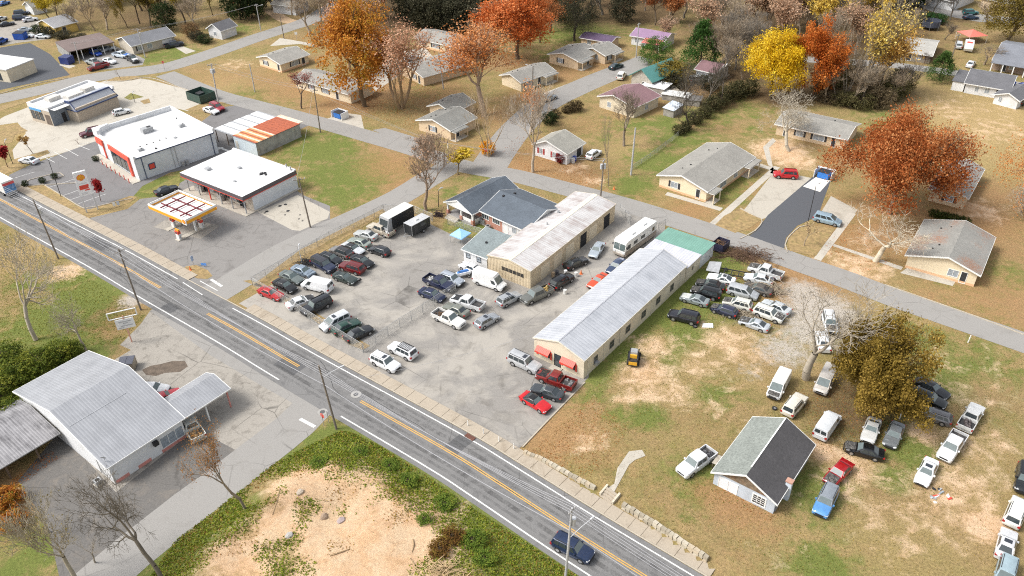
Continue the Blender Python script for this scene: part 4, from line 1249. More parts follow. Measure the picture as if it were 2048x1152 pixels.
W_, B_, S_, G_ = 'e6e7e8', '16181b', 'a9adb1', '55595e'
gL = 'cars parked in the fenced lot'
gS = 'cars parked outside the workshops'
gJ = 'scrapped cars behind the long workshop'
gR = 'cars on the grass field'
CARS = [
 # fenced lot, along the side street
 ('sedan', 'b01e24', (520, 577), (564, 594), 'bright red sedan in the corner of the fenced lot', dict(group=gL)),
 ('sedan', B_, (548, 560), (592, 581), 'black sedan beside the bright red corner sedan', dict(group=gL)),
 ('sedan', '6d7674', (561, 544), (605, 563), 'grey-green sedan between black sedan and smashed silver-blue sedan', dict(group=gL, wear=.2)),
 ('sedan', '8795a3', (583, 533), (631, 550), 'silver-blue sedan with crumpled front beside the navy crew truck', dict(group=gL, crush=.7, seed=2, wear=.2)),
 ('bigsuv', '27304a', (627, 519), (668, 541), 'navy blue boxy truck with black rear in the fenced row', dict(group=gL, roof='2b2c35')),
 ('sedan', '20252b', (641, 506), (683, 525), 'black sedan between navy boxy truck and silver wagon', dict(group=gL)),
 ('cross', '7d7a78', (704, 512), (660, 494), 'silver-grey wagon with dark roof in the street-side row', dict(group=gL, roof='2e2d2f')),
 ('sedan', 'd6dade', (684, 488), (728, 505), 'white sedan with dark rear beside the silver-grey wagon', dict(group=gL, roof='23262a')),
 ('sedan', '8f988f', (740, 491), (697, 477), 'pale sage green sedan in the street-side row', dict(group=gL)),
 ('sedan', 'b9bcbb', (752, 474), (712, 463), 'silver-white sedan beside the tan and black pickup', dict(group=gL, wear=.2)),
 ('crew', 'c9bfae', (788, 470), (735, 449), 'tan and black crew pickup with white load', dict(group=gL, load=(0.7, 0.7, 0.7), hood='cfc6b4')),
 ('hatch', '272a2f', (779, 507), (738, 493), 'black hatchback parked apart behind the sage sedan', dict(group=gL)),
 ('sedan', '1d2024', (705, 512), (744, 530), 'black sedan with raised hood next to the dark red SUV', dict(group=gL)),
 ('suv', '6b1a1e', (730, 543), (678, 527), 'dark red SUV in the inner row of the fenced lot', dict(group=gL)),
 ('coupe', '38423f', (666, 546), (715, 563), 'dark green-grey coupe in front of the dark red SUV', dict(group=gL)),
 ('van', 'e8eaec', (662, 578), (607, 565), 'white passenger van near the red corner sedan', dict(group=gL)),
 # fenced lot, along the highway
 ('sedan', 'e2e4e6', (578, 611), (624, 594), 'white sedan with black crushed nose by the highway fence', dict(group=gL, hood='202226', crush=.5, seed=3)),
 ('bigsuv', '1b1f26', (662, 598), (603, 627), 'large black SUV facing the highway fence', dict(group=gL, sunroof=False)),
 ('minivan', 'cfd2d6', (698, 629), (641, 657), 'white minivan facing the highway fence', dict(group=gL, sunroof=True)),
 ('sedan', '24453b', (665, 664), (719, 640), 'dark green sedan between white minivan and black sedan', dict(group=gL)),
 ('sedan', '171b21', (693, 677), (742, 654), 'black sedan at the fence corner by the lot gate', dict(group=gL)),
 ('suv', 'eceef0', (742, 711), (800, 739), 'white SUV with glass sunroof at the lot entrance', dict(group=gS, sunroof=True)),
 ('suv', 'eceef0', (832, 714), (779, 688), 'white SUV with black roof rack at the lot entrance', dict(group=gS, rack=True)),
 # middle
 ('pickup', 'e4e3df', (866, 623), (930, 652), 'white pickup with brown open bed beside the grey-green sedan', dict(group=gS, load=(0.12, 0.07, 0.04))),
 ('sedan', '7d8076', (936, 629), (888, 608), 'grey-green sedan between the two white pickups', dict(group=gS)),
 ('pickup', 'dfe1e2', (964, 614), (906, 596), 'white pickup with dark front and grey bed cover', dict(group=gS, hood='22262a')),
 ('hatch', '9a9fa5', (952, 652), (995, 628), 'silver hatchback parked alone beside the white pickup', dict(group=gS, sunroof=True)),
 ('cross', 'a3a7ab', (995, 609), (1041, 585), 'silver crossover behind the white cargo van', dict(group=gS, sunroof=True)),
 ('sedan', '1f2a4a', (843, 580), (886, 596), 'navy sedan in front of the navy pickup', dict(group=gS)),
 ('pickup', '1f2745', (847, 553), (911, 579), 'navy blue pickup with open bed in mid lot', dict(group=gS, load=(0.5, 0.5, 0.5))),
 ('cross', 'a8b0ba', (881, 549), (927, 567), 'silver-blue crossover beside the navy pickup', dict(group=gS, crush=.3, seed=4)),
 ('sedan', 'e0e1e2', (962, 543), (922, 526), 'white damaged sedan by the grey-roofed annex', dict(group=gS, crush=.5, seed=5)),
 ('sprinter', 'eff0ef', (946, 553), (1013, 576), 'tall white cargo van beside the tan workshop', dict(group=gS)),
 ('crew', '6c6e6a', (1101, 577), (1045, 602), 'grey pickup loaded with scrap beside the tan workshop', dict(group=gS, load=(0.45, 0.32, 0.12))),
 ('suv', '191c20', (1106, 573), (1142, 550), 'black SUV backed against the tan workshop doors', dict(group=gS, sunroof=True)),
 ('sedan', '1c1e21', (1132, 533), (1172, 516), 'black sedan with open door beside the tan workshop', dict(group=gS, hood='505358')),
 ('sedan', 'aab4bd', (1203, 485), (1184, 513), 'silver sedan between tan workshop and motorhome', dict(group=gS)),
 ('coupe', 'd4502a', (1211, 550), (1182, 572), 'orange coupe half hidden behind the white-roofed workshop', dict(group=gS)),
 ('sedan', '3c4a66', (1243, 522), (1222, 541), 'dark blue car between motorhome and white-roofed workshop', dict(group=gS)),
 ('bigsuv', 'b7b9bb', (1018, 711), (1081, 740), 'silver SUV parked by the red awnings', dict(group=gS, sunroof=True)),
 ('pickup', '7c1d1c', (1140, 769), (1084, 749), 'dark red pickup with black hood and scrap bed', dict(group=gS, hood='1c1d20', load=(0.3, 0.3, 0.3), wear=.3)),
 ('sedan', '3b4146', (1124, 792), (1065, 773), 'dark grey sedan between red convertible and dark red pickup', dict(group=gS)),
 ('coupe', 'd01a22', (1042, 786), (1101, 820), 'bright red convertible with black soft top', dict(group=gS, roof='141416')),
 # scrapped cars behind the workshop
 ('suv', '22242e', (1397, 640), (1339, 626), 'black intact SUV on the grass apart from the scrapped cars', dict(group=gJ)),
 ('coupe', '8b9496', (1417, 605), (1363, 590), 'grey coupe with white hood among the scrapped cars', dict(group=gJ, hood='d8dcd8', wear=.2)),
 ('suv', '17191c', (1440, 592), (1384, 578), 'black stripped SUV between grey coupe and black sedan', dict(group=gJ, bay=True, crush=.4, seed=6)),
 ('sedan', '1b2022', (1448, 575), (1394, 562), 'black sedan with red tail beside the white sports coupe', dict(group=gJ, bay=True)),
 ('coupe', 'eef0f0', (1471, 563), (1415, 550), 'white sports coupe with sunroof among the scrapped cars', dict(group=gJ, sunroof=True)),
 ('sedan', 'd9dee0', (1548, 563), (1486, 550), 'white wrecked sedan with open grey trunk', dict(group=gJ, wear=.3, crush=.4, seed=7, boot='55565a')),
 ('pickup', 'dadcdc', (1555, 550), (1508, 535), 'white wrecked truck behind the scrapped sedans', dict(group=gJ, wear=.4, bay=True)),
 ('sedan', '58544f', (1545, 585), (1487, 568), 'dusty dark sedan under branches beside the wrecked white sedan', dict(group=gJ, wear=.9)),
 ('minivan', 'b3b7ba', (1456, 576), (1516, 592), 'silver minivan with dulled glass among the scrapped cars', dict(group=gJ, wear=.5)),
 ('cross', 'dcdcd2', (1505, 615), (1446, 599), 'cream crossover without hood among the scrapped cars', dict(group=gJ, bay=True, wear=.4)),
 ('hatch', '2b3048', (1468, 626), (1429, 613), 'small navy car with stripped nose', dict(group=gJ, crush=.8, seed=8, bay=True)),
 ('sedan', 'c3c9cc', (1576, 623), (1529, 603), 'silver sedan at the far end of the scrapped cars', dict(group=gJ, wear=.4)),
 ('suv', 'e0e1da', (1508, 617), (1568, 639), 'off-white SUV with broken windscreen and bare front', dict(group=gJ, wear=.5, bay=True)),
 ('coupe', 'b6bcc2', (1535, 654), (1484, 637), 'silver coupe lying flat at the edge of the scrapped cars', dict(group=gJ, wear=.3, nowheel=True, bay=True)),
 # field under the trees
 ('suv', 'd8dadb', (1656, 632), (1662, 659), 'white stripped SUV behind the pale bare tree', dict(group=gR, wear=.3, bay=True)),
 ('sedan', 'dee1e3', (1650, 699), (1642, 664), 'white sedan at the roots of the pale bare tree', dict(group=gR, wear=.2)),
 ('van', 'e9e9e6', (1574, 741), (1540, 803), 'white cargo van with torn-off front beside the bare tree', dict(group=gR, bay=True, crush=.5, seed=9)),
 ('suv', 'e2ddd0', (1573, 828), (1605, 790), 'cream white SUV with black rear glass near the grey garage', dict(group=gR)),
 ('van', 'd9dde0', (1634, 880), (1674, 822), 'white cargo van behind the black garage roof', dict(group=gR)),
 ('van', 'c9c4bd', (1663, 738), (1638, 787), 'leaf-strewn white van under the brown oak', dict(group=gR, wear=.9)),
 ('coupe', 'd3d3d0', (1750, 838), (1735, 880), 'pale silver coupe with black rear beside the crashed black sedan', dict(group=gR, roof='c9cac8')),
 ('sedan', '74797c', (1797, 848), (1779, 890), 'grey sedan with smashed windscreen and hood', dict(group=gR, crush=.4, seed=10, wear=.3)),
 ('sedan', '15181d', (1768, 910), (1690, 889), 'black sedan with crumpled open front', dict(group=gR, crush=1.0, seed=11, bay=True)),
 ('crew', '2a2c2e', (1752, 800), (1819, 813), 'black pickup half under the brown oak', dict(group=gR)),
 ('sedan', '23262b', (1848, 767), (1880, 784), 'black sedan mostly hidden behind the brown oak', dict(group=gR)),
 ('cross', '1f2527', (1832, 786), (1884, 808), 'black crossover beside the grey station wagon', dict(group=gR)),
 ('wagon', '6b6a6c', (1904, 842), (1824, 815), 'grey station wagon with white rear corner', dict(group=gR)),
 ('pickup', 'e4e5e3', (1930, 855), (1954, 815), 'white pickup with junk in its bed beside the wagon', dict(group=gR, load=(0.12, 0.1, 0.1))),
 ('crew', 'e9eaea', (1922, 866), (1885, 920), 'white crew pickup facing the white sedan', dict(group=gR)),
 ('sedan', 'eceef0', (1866, 917), (1841, 968), 'white sedan with sunroof and broken corner lamp', dict(group=gR, sunroof=True)),
 ('sedan', '9c141d', (1697, 924), (1657, 964), 'red sedan with bare engine bay beside the blue SUV', dict(group=gR, bay=True, roof='a8161f')),
 ('suv', '5b95cf', (1665, 974), (1638, 1030), 'sky blue SUV with grey glass roof by the garage', dict(group=gR, roof='8d949c')),
 ('crew', 'dfe1e4', (1427, 900), (1357, 949), 'silver-white pickup with black bed beside the grey garage', dict(group=gR, load=(0.10, 0.10, 0.11))),
 ('suv', '22262a', (2052, 930), (2046, 985), 'black SUV at the edge of the grass field', dict(group=gR)),
 ('suv', 'eff0ea', (2022, 1048), (2042, 1000), 'white SUV with dark rear glass and roof rails', dict(group=gR)),
 ('sedan', 'd9dadc', (2007, 1114), (2020, 1060), 'silver-white sedan with red tail lamps on the field', dict(group=gR, sunroof=True)),
 ('suv', '9fb3bb', (2018, 1120), (2003, 1180), 'pale teal SUV with white bonnet on the field edge', dict(group=gR)),
 # highway and elsewhere
 ('suv', '20304e', (1108, 1077), (1184, 1115), 'dark blue SUV driving on the highway', dict()),
 ('sedan', '232a33', (314, 385), (350, 373), 'dark sedan parked beside the gas pump canopy', dict()),
 ('pickup', 'd9dcd6', (395, 872), (372, 836), 'white pickup with leaf-filled bed under the metal awning', dict(wear=.4, load=(0.35, 0.2, 0.08))),
 ('hatch', 'e6e8ea', (296, 777), (318, 777), 'white compact car beside the metal awning', dict()),
 ('sedan', 'c8303c', (316, 800), (341, 789), 'pinkish red car tucked under the metal awning', dict()),
 ('suv', 'c01c26', (1594, 350), (1549, 347), 'bright red SUV in the apartment parking', dict()),
 ('minivan', '9db6c6', (1629, 432), (1682, 445), 'pale blue minivan in the apartment bay', dict()),
 ('cross', 'eef0f2', (1176, 316), (1199, 300), 'white crossover in the leafy driveway of the cottage', dict()),
 ('sedan', '1f3a40', (1222, 135), (1242, 128), 'dark teal sedan parked at the dead-end kerb', dict(far=True)),
 ('suv', 'e9e9e2', (1238, 158), (1248, 144), 'white SUV parked opposite the teal sedan', dict(far=True)),
 ('sedan', '8b939a', (1086, 199), (1110, 190), 'grey sedan parked on the lower dead-end street', dict(far=True)),
 ('suv', 'dfe3e2', (1380, 160), (1412, 156), 'white SUV in the yard behind the green-roofed house', dict(far=True)),
 ('cross', '30404a', (1290, 91), (1303, 86), 'dark car under the red porch roof', dict(far=True)),
 ('suv', 'ccd2d4', (1917, 98), (1918, 82), 'silver SUV beside the white camper', dict(far=True)),
 ('sedan', 'eef2f6', (1937, 133), (1947, 121), 'white sedan in front of the slate-roofed house', dict(far=True)),
 ('suv', '2344a8', (2036, 178), (2054, 171), 'bright blue SUV beside the white cottage', dict(far=True)),
 ('suv', '22252c', (2038, 205), (2056, 198), 'black SUV beside the white shed', dict(far=True)),
 ('suv', '2d6a6a', (1930, 25), (1952, 24), 'teal SUV in the far corner yard', dict(far=True)),
 ('sedan', '27405a', (1930, 34), (1954, 33), 'navy car in the far corner yard', dict(far=True)),
 # restaurant and store
 ('hatch', 'eceff2', (228, 226), (257, 219), 'white hatchback with blue and red stickers beside the stone-clad wall', dict()),
 ('sedan', 'eceef0', (407, 215), (437, 225), 'white sedan beside the red SUV behind the store', dict()),
 ('suv', '9c1a2c', (420, 208), (449, 221), 'crimson SUV beside the white sedan behind the store', dict()),
 ('suv', '5d1c2c', (194, 262), (168, 268), 'maroon SUV partly hidden by the white store', dict()),
 ('sedan', 'e8edf4', (72, 322), (42, 317), 'white sedan parked by the grass island sapling', dict()),
 # upper left yards
 ('cross', '2f5cc0', (182, 103), (199, 108), 'blue car at the carport mouth', dict(far=True)),
 ('sedan', 'c9d2da', (190, 97), (206, 100), 'silver car under the carport', dict(far=True)),
 ('sedan', '8d949c', (210, 97), (224, 96), 'grey car at the end of the carport', dict(far=True)),
 ('pickup', 'a9b0b2', (199, 127), (177, 122), 'silver pickup in the carport yard', dict(far=True)),
 ('sedan', 'eceff2', (207, 118), (230, 124), 'white sedan in the middle of the carport yard', dict(far=True)),
 ('pickup', 'd8e4f0', (230, 108), (257, 112), 'white and blue pickup beside the black truck', dict(far=True, hood='3d7ad0')),
 ('pickup', '26282c', (254, 112), (276, 124), 'black truck with white hood in the carport yard', dict(far=True, hood='e8e8e8')),
 ('pickup', '8c2a30', (208, 130), (184, 136), 'red stripped truck at the road edge of the yard', dict(far=True, bay=True, wear=.5)),
 ('crew', '262f3e', (337, 91), (358, 87), 'dark pickup at the garage of the grey house', dict(far=True)),
 ('sedan', 'e8eef6', (12, 122), (32, 117), 'white sedan in the upper parking lot', dict(far=True)),
 ('suv', '2b57a8', (-4, 85), (8, 79), 'blue SUV at the edge of the junk yard', dict(far=True)),
 ('sedan', 'eef2f6', (42, 69), (66, 70), 'white sedan beside the blue dumpster', dict(far=True)),
 ('sedan', 'b6c0ca', (37, 60), (65, 57), 'silver sedan in the junk yard', dict(far=True)),
 ('sedan', 'e6eaf2', (48, 40), (72, 36), 'white sedan in front of the yellow house', dict(far=True)),
 ('suv', '26344e', (28, 36), (54, 34), 'navy SUV in the second row of the junk yard', dict(far=True)),
 ('suv', '2a3a50', (30, 27), (56, 24), 'dark blue SUV in the back row of the junk yard', dict(far=True)),
 ('sedan', 'e6ecf4', (-6, 40), (8, 34), 'white car at the edge of the junk yard row', dict(far=True)),
 ('sedan', '22262e', (2, 49), (24, 45), 'black car between the junk yard rows', dict(far=True)),
 ('suv', '1d2126', (80, 52), (98, 62), 'black SUV beside the yellow house porch', dict(far=True)),
 ('sedan', '3a6fb8', (0, 8), (14, 3), 'blue car far behind the junk yard', dict(far=True)),
 ('sedan', 'd8dde2', (75, 72), (96, 72), 'pale car beside the carport hedge', dict(far=True)),
 ('sedan', 'd8dcdf', (812, 118), (836, 112), 'silver car in the apartment court', dict(far=True)),
 ('sedan', 'e4e6e6', (785, 110), (800, 104), 'white car in the apartment court', dict(far=True)),
]
car_objs = {}
for kind, colr, Rp, Fp, lab, kw in CARS:
 car_objs[lab] = car(kind, colr, Rp, Fp, lab, **kw)

# ---------------------------------------------------------------- buildings
M_PANE = mat('window_pane', (0.05, 0.06, 0.07), 0.07, var=0.5, scale=1.5, spec=0.9)
M_PANEB = mat('window_pane_blind', (0.30, 0.34, 0.38), 0.12, var=0.35, scale=2.5, spec=0.7)
M_FRAME = mat('white_trim', (0.74, 0.74, 0.72), 0.6, var=0.08)
M_SHUT = mat('black_shutter', (0.03, 0.032, 0.038), 0.6, var=0.2)
M_REDSHUT = mat('red_shutter', (0.34, 0.05, 0.05), 0.6, var=0.2)
M_CREAM = mat('cream_siding', (0.64, 0.57, 0.44), 0.7, var=0.10, scale=0.8, dirt='8a7a60', dirt_amt=0.35, dirt_scale=0.5)
M_TAN = mat('tan_panel', (0.60, 0.50, 0.35), 0.65, var=0.10, scale=0.8, dirt='7b6848', dirt_amt=0.4, dirt_scale=0.6)
M_BRICKT = brick_mat('tan_brick', (0.52, 0.37, 0.22), (0.62, 0.47, 0.30), (0.6, 0.52, 0.4), 3.0)
M_BRICKR = brick_mat('red_brick', (0.30, 0.09, 0.05), (0.42, 0.15, 0.09), (0.45, 0.36, 0.3), 4.0)
M_YBRICK = brick_mat('buff_brick', (0.66, 0.54, 0.36), (0.72, 0.62, 0.45), (0.62, 0.55, 0.42), 3.0)
M_WHITEW = mat('white_wall', (0.66, 0.67, 0.68), 0.7, var=0.07, scale=0.6, dirt='9a9a94', dirt_amt=0.35, dirt_scale=0.4)
M_GREYW = mat('pale_grey_wall', (0.60, 0.63, 0.66), 0.7, var=0.06, scale=0.6, dirt='8a8d90', dirt_amt=0.3, dirt_scale=0.4)
M_SHG = shingle('grey_shingle', (0.275, 0.265, 0.24), 0.3)
M_SHL = shingle('grey_shingle_leafy', (0.26, 0.255, 0.235), 0.3, leaf=0.7)
M_SHB = shingle('slate_blue_shingle', (0.095, 0.115, 0.14), 0.35)
M_SHGR = shingle('weathered_green_shingle', (0.215, 0.235, 0.215), 0.5)
M_SHK = shingle('black_shingle', (0.075, 0.072, 0.075), 0.35)
M_SHANX = shingle('annex_shingle', (0.20, 0.235, 0.24), 0.45)
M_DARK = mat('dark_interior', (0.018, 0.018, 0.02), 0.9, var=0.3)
M_ROOFW = metal_roof('white_metal_roof', (0.46, 0.475, 0.505), '727880', 0.45, 0.62, 'X', 0.015, 0.5)
M_ROOFR = metal_roof('worn_metal_roof', (0.53, 0.525, 0.52), '7a5c50', 0.7, 0.5, 'X', 0.012, 0.6)
M_ROOFG = metal_roof('grey_metal_roof', (0.31, 0.32, 0.34), '5d5f64', 0.3, 0.40, 'X', 0.02, 0.5, gap='6a6c70')
M_ROOFD = metal_roof('grimy_metal_roof', (0.27, 0.265, 0.275), '2c2a2e', 0.9, 0.35, 'X', 0.03, 0.6)
M_ROOFGR = metal_roof('green_metal_roof', (0.17, 0.33, 0.27), '4d7a68', 0.3, 0.45, 'Y', 0.012, 0.55)
M_MEMB = mat('white_membrane', (0.64, 0.64, 0.64), 0.6, var=0.06, scale=0.4, dirt='9a9a94', dirt_amt=0.6, dirt_scale=0.3)
M_GALV = mat('galvanized', (0.42, 0.43, 0.44), 0.45, 0.4, var=0.25, scale=2)
M_RED = mat('signal_red', (0.66, 0.07, 0.045), 0.5, var=0.10)


def site(name, label, FL, FR, BR, z, cat='building', group=None):
 a, b, c = G0(*FL, z), G0(*FR, z), G0(*BR, z)
 u = Vector((b.x - a.x, b.y - a.y))
 L = u.length
 u.normalize()
 v = Vector((-u.y, u.x))
 W = (Vector((c.x, c.y)) - Vector((b.x, b.y))).dot(v)
 root = thing(name, label, cat, (a.x, a.y, 0.0), math.atan2(u.y, u.x), group)
 return root, L, W


def gable(root, L, W, ze, rise, axis='y', ov=0.45, wall=M_CREAM, roof=M_SHG, roof2=None, frac=0.5, trim=M_FRAME, th=0.14, x0=0.0, y0=0.0, walls=True, cap=None, base=0.0, foot=None):
 """gable building in root frame over [x0,x0+L]x[y0,y0+W]; ridge along axis"""
 def pt(s, t, z):                    # s across the ridge, t along it
  return (x0 + s, y0 + t, z) if axis == 'y' else (x0 + t, y0 + s, z)
 S, T = (L, W) if axis == 'y' else (W, L)
 r = frac * S
 zr = ze + rise

 def zs(s):
  return ze + rise * (s / r) if s <= r else ze + rise * ((S - s) / (S - r))
 flip = axis != 'y'

 def ex(prof, t0, t1):
  a = [pt(s, t0, z) for s, z in prof]
  b = [pt(s, t1, z) for s, z in prof]
  m = MB()
  if flip:
   m.loft(a, b)
  else:
   m.loft(b, a)
  return m
 if walls:
  prof = [(ov, base), (S - ov, base), (S - ov, zs(S - ov) - th - .01), (r, zr - th - .01), (ov, zs(ov) - th - .01)]
  part('wall', ex(prof, ov, T - ov), wall, root)
  if foot:
   prof = [(ov - .025, base), (S - ov + .025, base), (S - ov + .025, base + .45), (ov - .025, base + .45)]
   part('wall_base', ex(prof, ov - .025, T - ov + .025), foot, root)
 for k, (s0, s1) in enumerate(((0, r), (r, S))):
  prof = [(s0, zs(s0) - th), (s1, zs(s1) - th), (s1, zs(s1)), (s0, zs(s0))]
  part('roof_slope', ex(prof, 0, T), (roof if k == 0 or roof2 is None else roof2), root)
 if trim:
  tr = MB()
  for t0, t1 in ((-.05, 0.015), (T - .015, T + .05)):
   for s0, s1 in ((-.04, r), (r, S + .04)):
    e = lambda s: zs(max(0, min(S, s)))
    prof = [(s0, e(s0) - th - .10), (s1, e(s1) - th - .10), (s1, e(s1) + .012), (s0, e(s0) + .012)]
    m = ex(prof, t0, t1)
    tr.add(m.v, m.f)
  for s0, s1 in ((-.05, -.002), (S + .002, S + .05)):
   prof = [(s0, ze - th - .06), (s1, ze - th - .06), (s1, ze + .005), (s0, ze + .005)]
   m = ex(prof, .02, T - .02)
   tr.add(m.v, m.f)
  part('fascia', tr, trim, root)
 if cap:
  w, cm = cap
  for s0, s1 in ((r - w, r), (r, r + w)):
   prof = [(s0, zs(s0) + .004), (s1, zs(s1) + .004), (s1, zs(s1) + .05), (s0, zs(s0) + .03)]
   part('ridge_cap', ex(prof, -.01, T + .01), cm, root)
 return zs


def opening(root, face, L, W, s, z, w, h, kind='window', frame=M_FRAME, pane=M_PANE, shutters=None, bars=(1, 0), ov=0.45, proud=0.05, fw=0.09, label=None):
 """window or door on wall face F (y=ov), B, R (x=L-ov), L (x=ov); s is the centre along the face"""
 def pos(a, out, zz):
  if face == 'F':
   return (a, ov - out, zz)
  if face == 'B':
   return (a, W - ov + out, zz)
  if face == 'R':
   return (L - ov + out, a, zz)
  return (ov - out, a, zz)

 def slab(a0, a1, z0, z1, o0, o1):
  p, q = pos(a0, o0, z0), pos(a1, o1, z1)
  m = MB()
  m.box(min(p[0], q[0]), min(p[1], q[1]), z0, max(p[0], q[0]), max(p[1], q[1]), z1)
  return m
 a0, a1, z0, z1 = s - w / 2, s + w / 2, z, z + h
 fr = MB()
 for m in (slab(a0 - fw, a1 + fw, z0 - fw, z0, -.02, proud), slab(a0 - fw, a1 + fw, z1, z1 + fw, -.02, proud), slab(a0 - fw, a0, z0, z1, -.02, proud), slab(a1, a1 + fw, z0, z1, -.02, proud)):
  fr.add(m.v, m.f)
 for i in range(bars[0]):
  x = a0 + w * (i + 1) / (bars[0] + 1)
  m = slab(x - .03, x + .03, z0, z1, -.02, proud - .012)
  fr.add(m.v, m.f)
 for i in range(bars[1]):
  x = z0 + h * (i + 1) / (bars[1] + 1)
  m = slab(a0, a1, x - .03, x + .03, -.02, proud - .015)
  fr.add(m.v, m.f)
 o = part(kind, fr, frame, root)
 part('pane' if kind != 'door' else 'door_leaf', slab(a0, a1, z0, z1, -.02, .012), pane, o)
 if shutters:
  for c in (a0 - fw - .26, a1 + fw + .26):
   part('shutter', slab(c - .22, c + .22, z0 - .05, z1 + .05, -.01, .05), shutters, root)
 return o


def posts(root, pts, h, r=0.08, m=M_FRAME, z0=0.0):
 for (x, y) in pts:
  mb = MB()
  mb.box(x - r, y - r, z0, x + r, y + r, h)
  part('porch_post', mb, m, root)


def vents(root, pts, m=None):
 for (x, y, z, s) in pts:
  mb = MB()
  mb.box(x - s, y - s, z - .3, x + s, y + s, z + s * 1.2)
  part('roof_vent', mb, m or M_BLACK, root)


# ---- white-roofed long workshop
root, L, W = site('long_workshop', 'long cream metal workshop with white roof and red awnings', (1066, 675), (1169, 722), (1373, 530), 3.5)
SHOP = (root, L, W)
ov = .12
gable(root, L, W, 3.5, 1.45, 'y', ov, M_CREAM, M_ROOFW, cap=(.13, mat('grey_cap', (.40, .41, .44), .5, var=.05)), th=.10, trim=mat('cream_trim', (.66, .62, .52), .6))
for s in (1.95, 6.35):
 opening(root, 'F', L, W, s, 1.0, 1.9, 1.05, frame=M_BLACK, bars=(1, 0), ov=ov)
 aw = MB()
 n = 9
 for i in range(n):
  x = s - 1.2 + i * 2.4 / n
  aw.loft([(x, ov, 2.35), (x + 2.4 / n - .015, ov, 2.35), (x + 2.4 / n - .015, ov - .75, 1.85), (x, ov - .75, 1.85)], [(x, ov, 2.41), (x + 2.4 / n - .015, ov, 2.41), (x + 2.4 / n - .015, ov - .78, 1.90), (x, ov - .78, 1.90)])
 aw.loft([(s - 1.2, ov - .76, 1.62), (s + 1.2, ov - .76, 1.62), (s + 1.2, ov - .78, 1.62), (s - 1.2, ov - .78, 1.62)], [(s - 1.2, ov - .76, 1.9), (s + 1.2, ov - .76, 1.9), (s + 1.2, ov - .78, 1.9), (s - 1.2, ov - .78, 1.9)])
 a_ = part('awning', aw, M_RED, root)
 for c in (s - 1.24, s + 1.24):
  sh = MB()
  sh.box(c - .16, ov - .08, .75, c + .16, ov - .01, 2.05)
  part('shutter', sh, M_RED, root)
opening(root, 'F', L, W, 4.35, 0.12, 1.0, 2.1, 'door', frame=M_BLACK, pane=M_PANE, bars=(0, 1), ov=ov)
st = MB()
st.box(3.5, -1.0, 0, 5.3, ov, .12)
part('door_step', st, M_CONC, root)
for y, w in ((3.2, .9), (7.6, 1.1), (12.2, 1.2), (16.9, 1.2), (21.5, 1.2), (26.0, 1.0)):
 opening(root, 'R', L, W, y, 1.05, w, 1.15, frame=mat('dark_frame', (.22, .2, .17), .6), pane=M_PANE, bars=(1, 1), ov=ov)
ac = MB()
ac.box(L - ov, 2.9, .75, L - ov + .5, 3.6, 1.25)
part('window_air_conditioner', ac, M_GALV, root)
for y in (1.1, 5.3, 9.8, 19.2, 28.7):
 dp = MB()
 dp.box(L - ov, y - .05, 0, L - ov + .09, y + .05, 3.4)
 part('downspout', dp, mat('cream_trim2', (.60, .56, .47), .6), root)
# low rear extensions
ex1 = MB()
y1, y2, y3 = W - .02, W + 5.2, W + 10.4
ex1.loft([(.35, y1, 0), (L - .05, y1, 0), (L - .05, y1, 2.85), (.35, y1, 2.85)], [(.35, y2, 0), (L - .05, y2, 0), (L - .05, y2, 2.75), (.35, y2, 2.75)])
ex1.f = [tuple(reversed(f)) for f in ex1.f]
part('extension_wall', ex1, M_CREAM, root)
rf = MB()
rf.box(.1, y1, 2.87, L + .1, y2, 2.97)
part('extension_roof', rf, metal_roof('lavender_roof', (.56, .565, .61), '8d9099', .5, .5, 'Y', .02, .55), root)
ex2 = MB()
ex2.box(.35, y2, 0, L - .06, y3 - .15, 2.62)
part('shed_wall', ex2, mat('white_sheet', (.70, .72, .75), .6, var=.12, scale=.7, dirt='5a5a5a', dirt_amt=.5, dirt_scale=1.1), root)
rf = MB()
rf.box(-.1, y2 + .01, 2.68, L + .15, y3, 2.77)
part('shed_roof', rf, M_ROOFGR, root)
opening(root, 'R', L, W, W + 2.4, 1.3, .5, .8, frame=M_CREAM, pane=M_PANE, bars=(0, 0), ov=.05)

# ---- tan workshop
root, L, W = site('tan_workshop', 'tan metal workshop with rust-streaked white roof and roll-up doors', (974, 510), (1061, 543), (1239, 410), 3.6)
TANB = (root, L, W)
ov = .10
gable(root, L, W, 3.6, 0.75, 'y', ov, M_TAN, M_ROOFR, cap=(.48, mat('cream_cap', (.72, .66, .52), .6, var=.08)), th=.10, trim=mat('tan_trim', (.58, .50, .37), .6))
for i in range(6):
 x = 3.0 + i * .78
 for k in range(3):
  lv = MB()
  lv.box(x, ov - .05, 1.75 + k * .24, x + .66, ov + .01, 1.93 + k * .24)
  part('louvre', lv, M_BLACK, root)
rib = MB()
for i in range(28):
 x = ov + (L - 2 * ov) * (i + .5) / 28
 rib.box(x - .025, ov - .035, 0, x + .025, ov, 3.45)
part('wall_rib', rib, M_TAN, root)
rib = MB()
for i in range(80):
 y = ov + (W - 2 * ov) * (i + .5) / 80
 rib.box(L - ov, y - .025, 0, L - ov + .03, y + .025, 3.45)
part('wall_rib', rib, M_TAN, root)
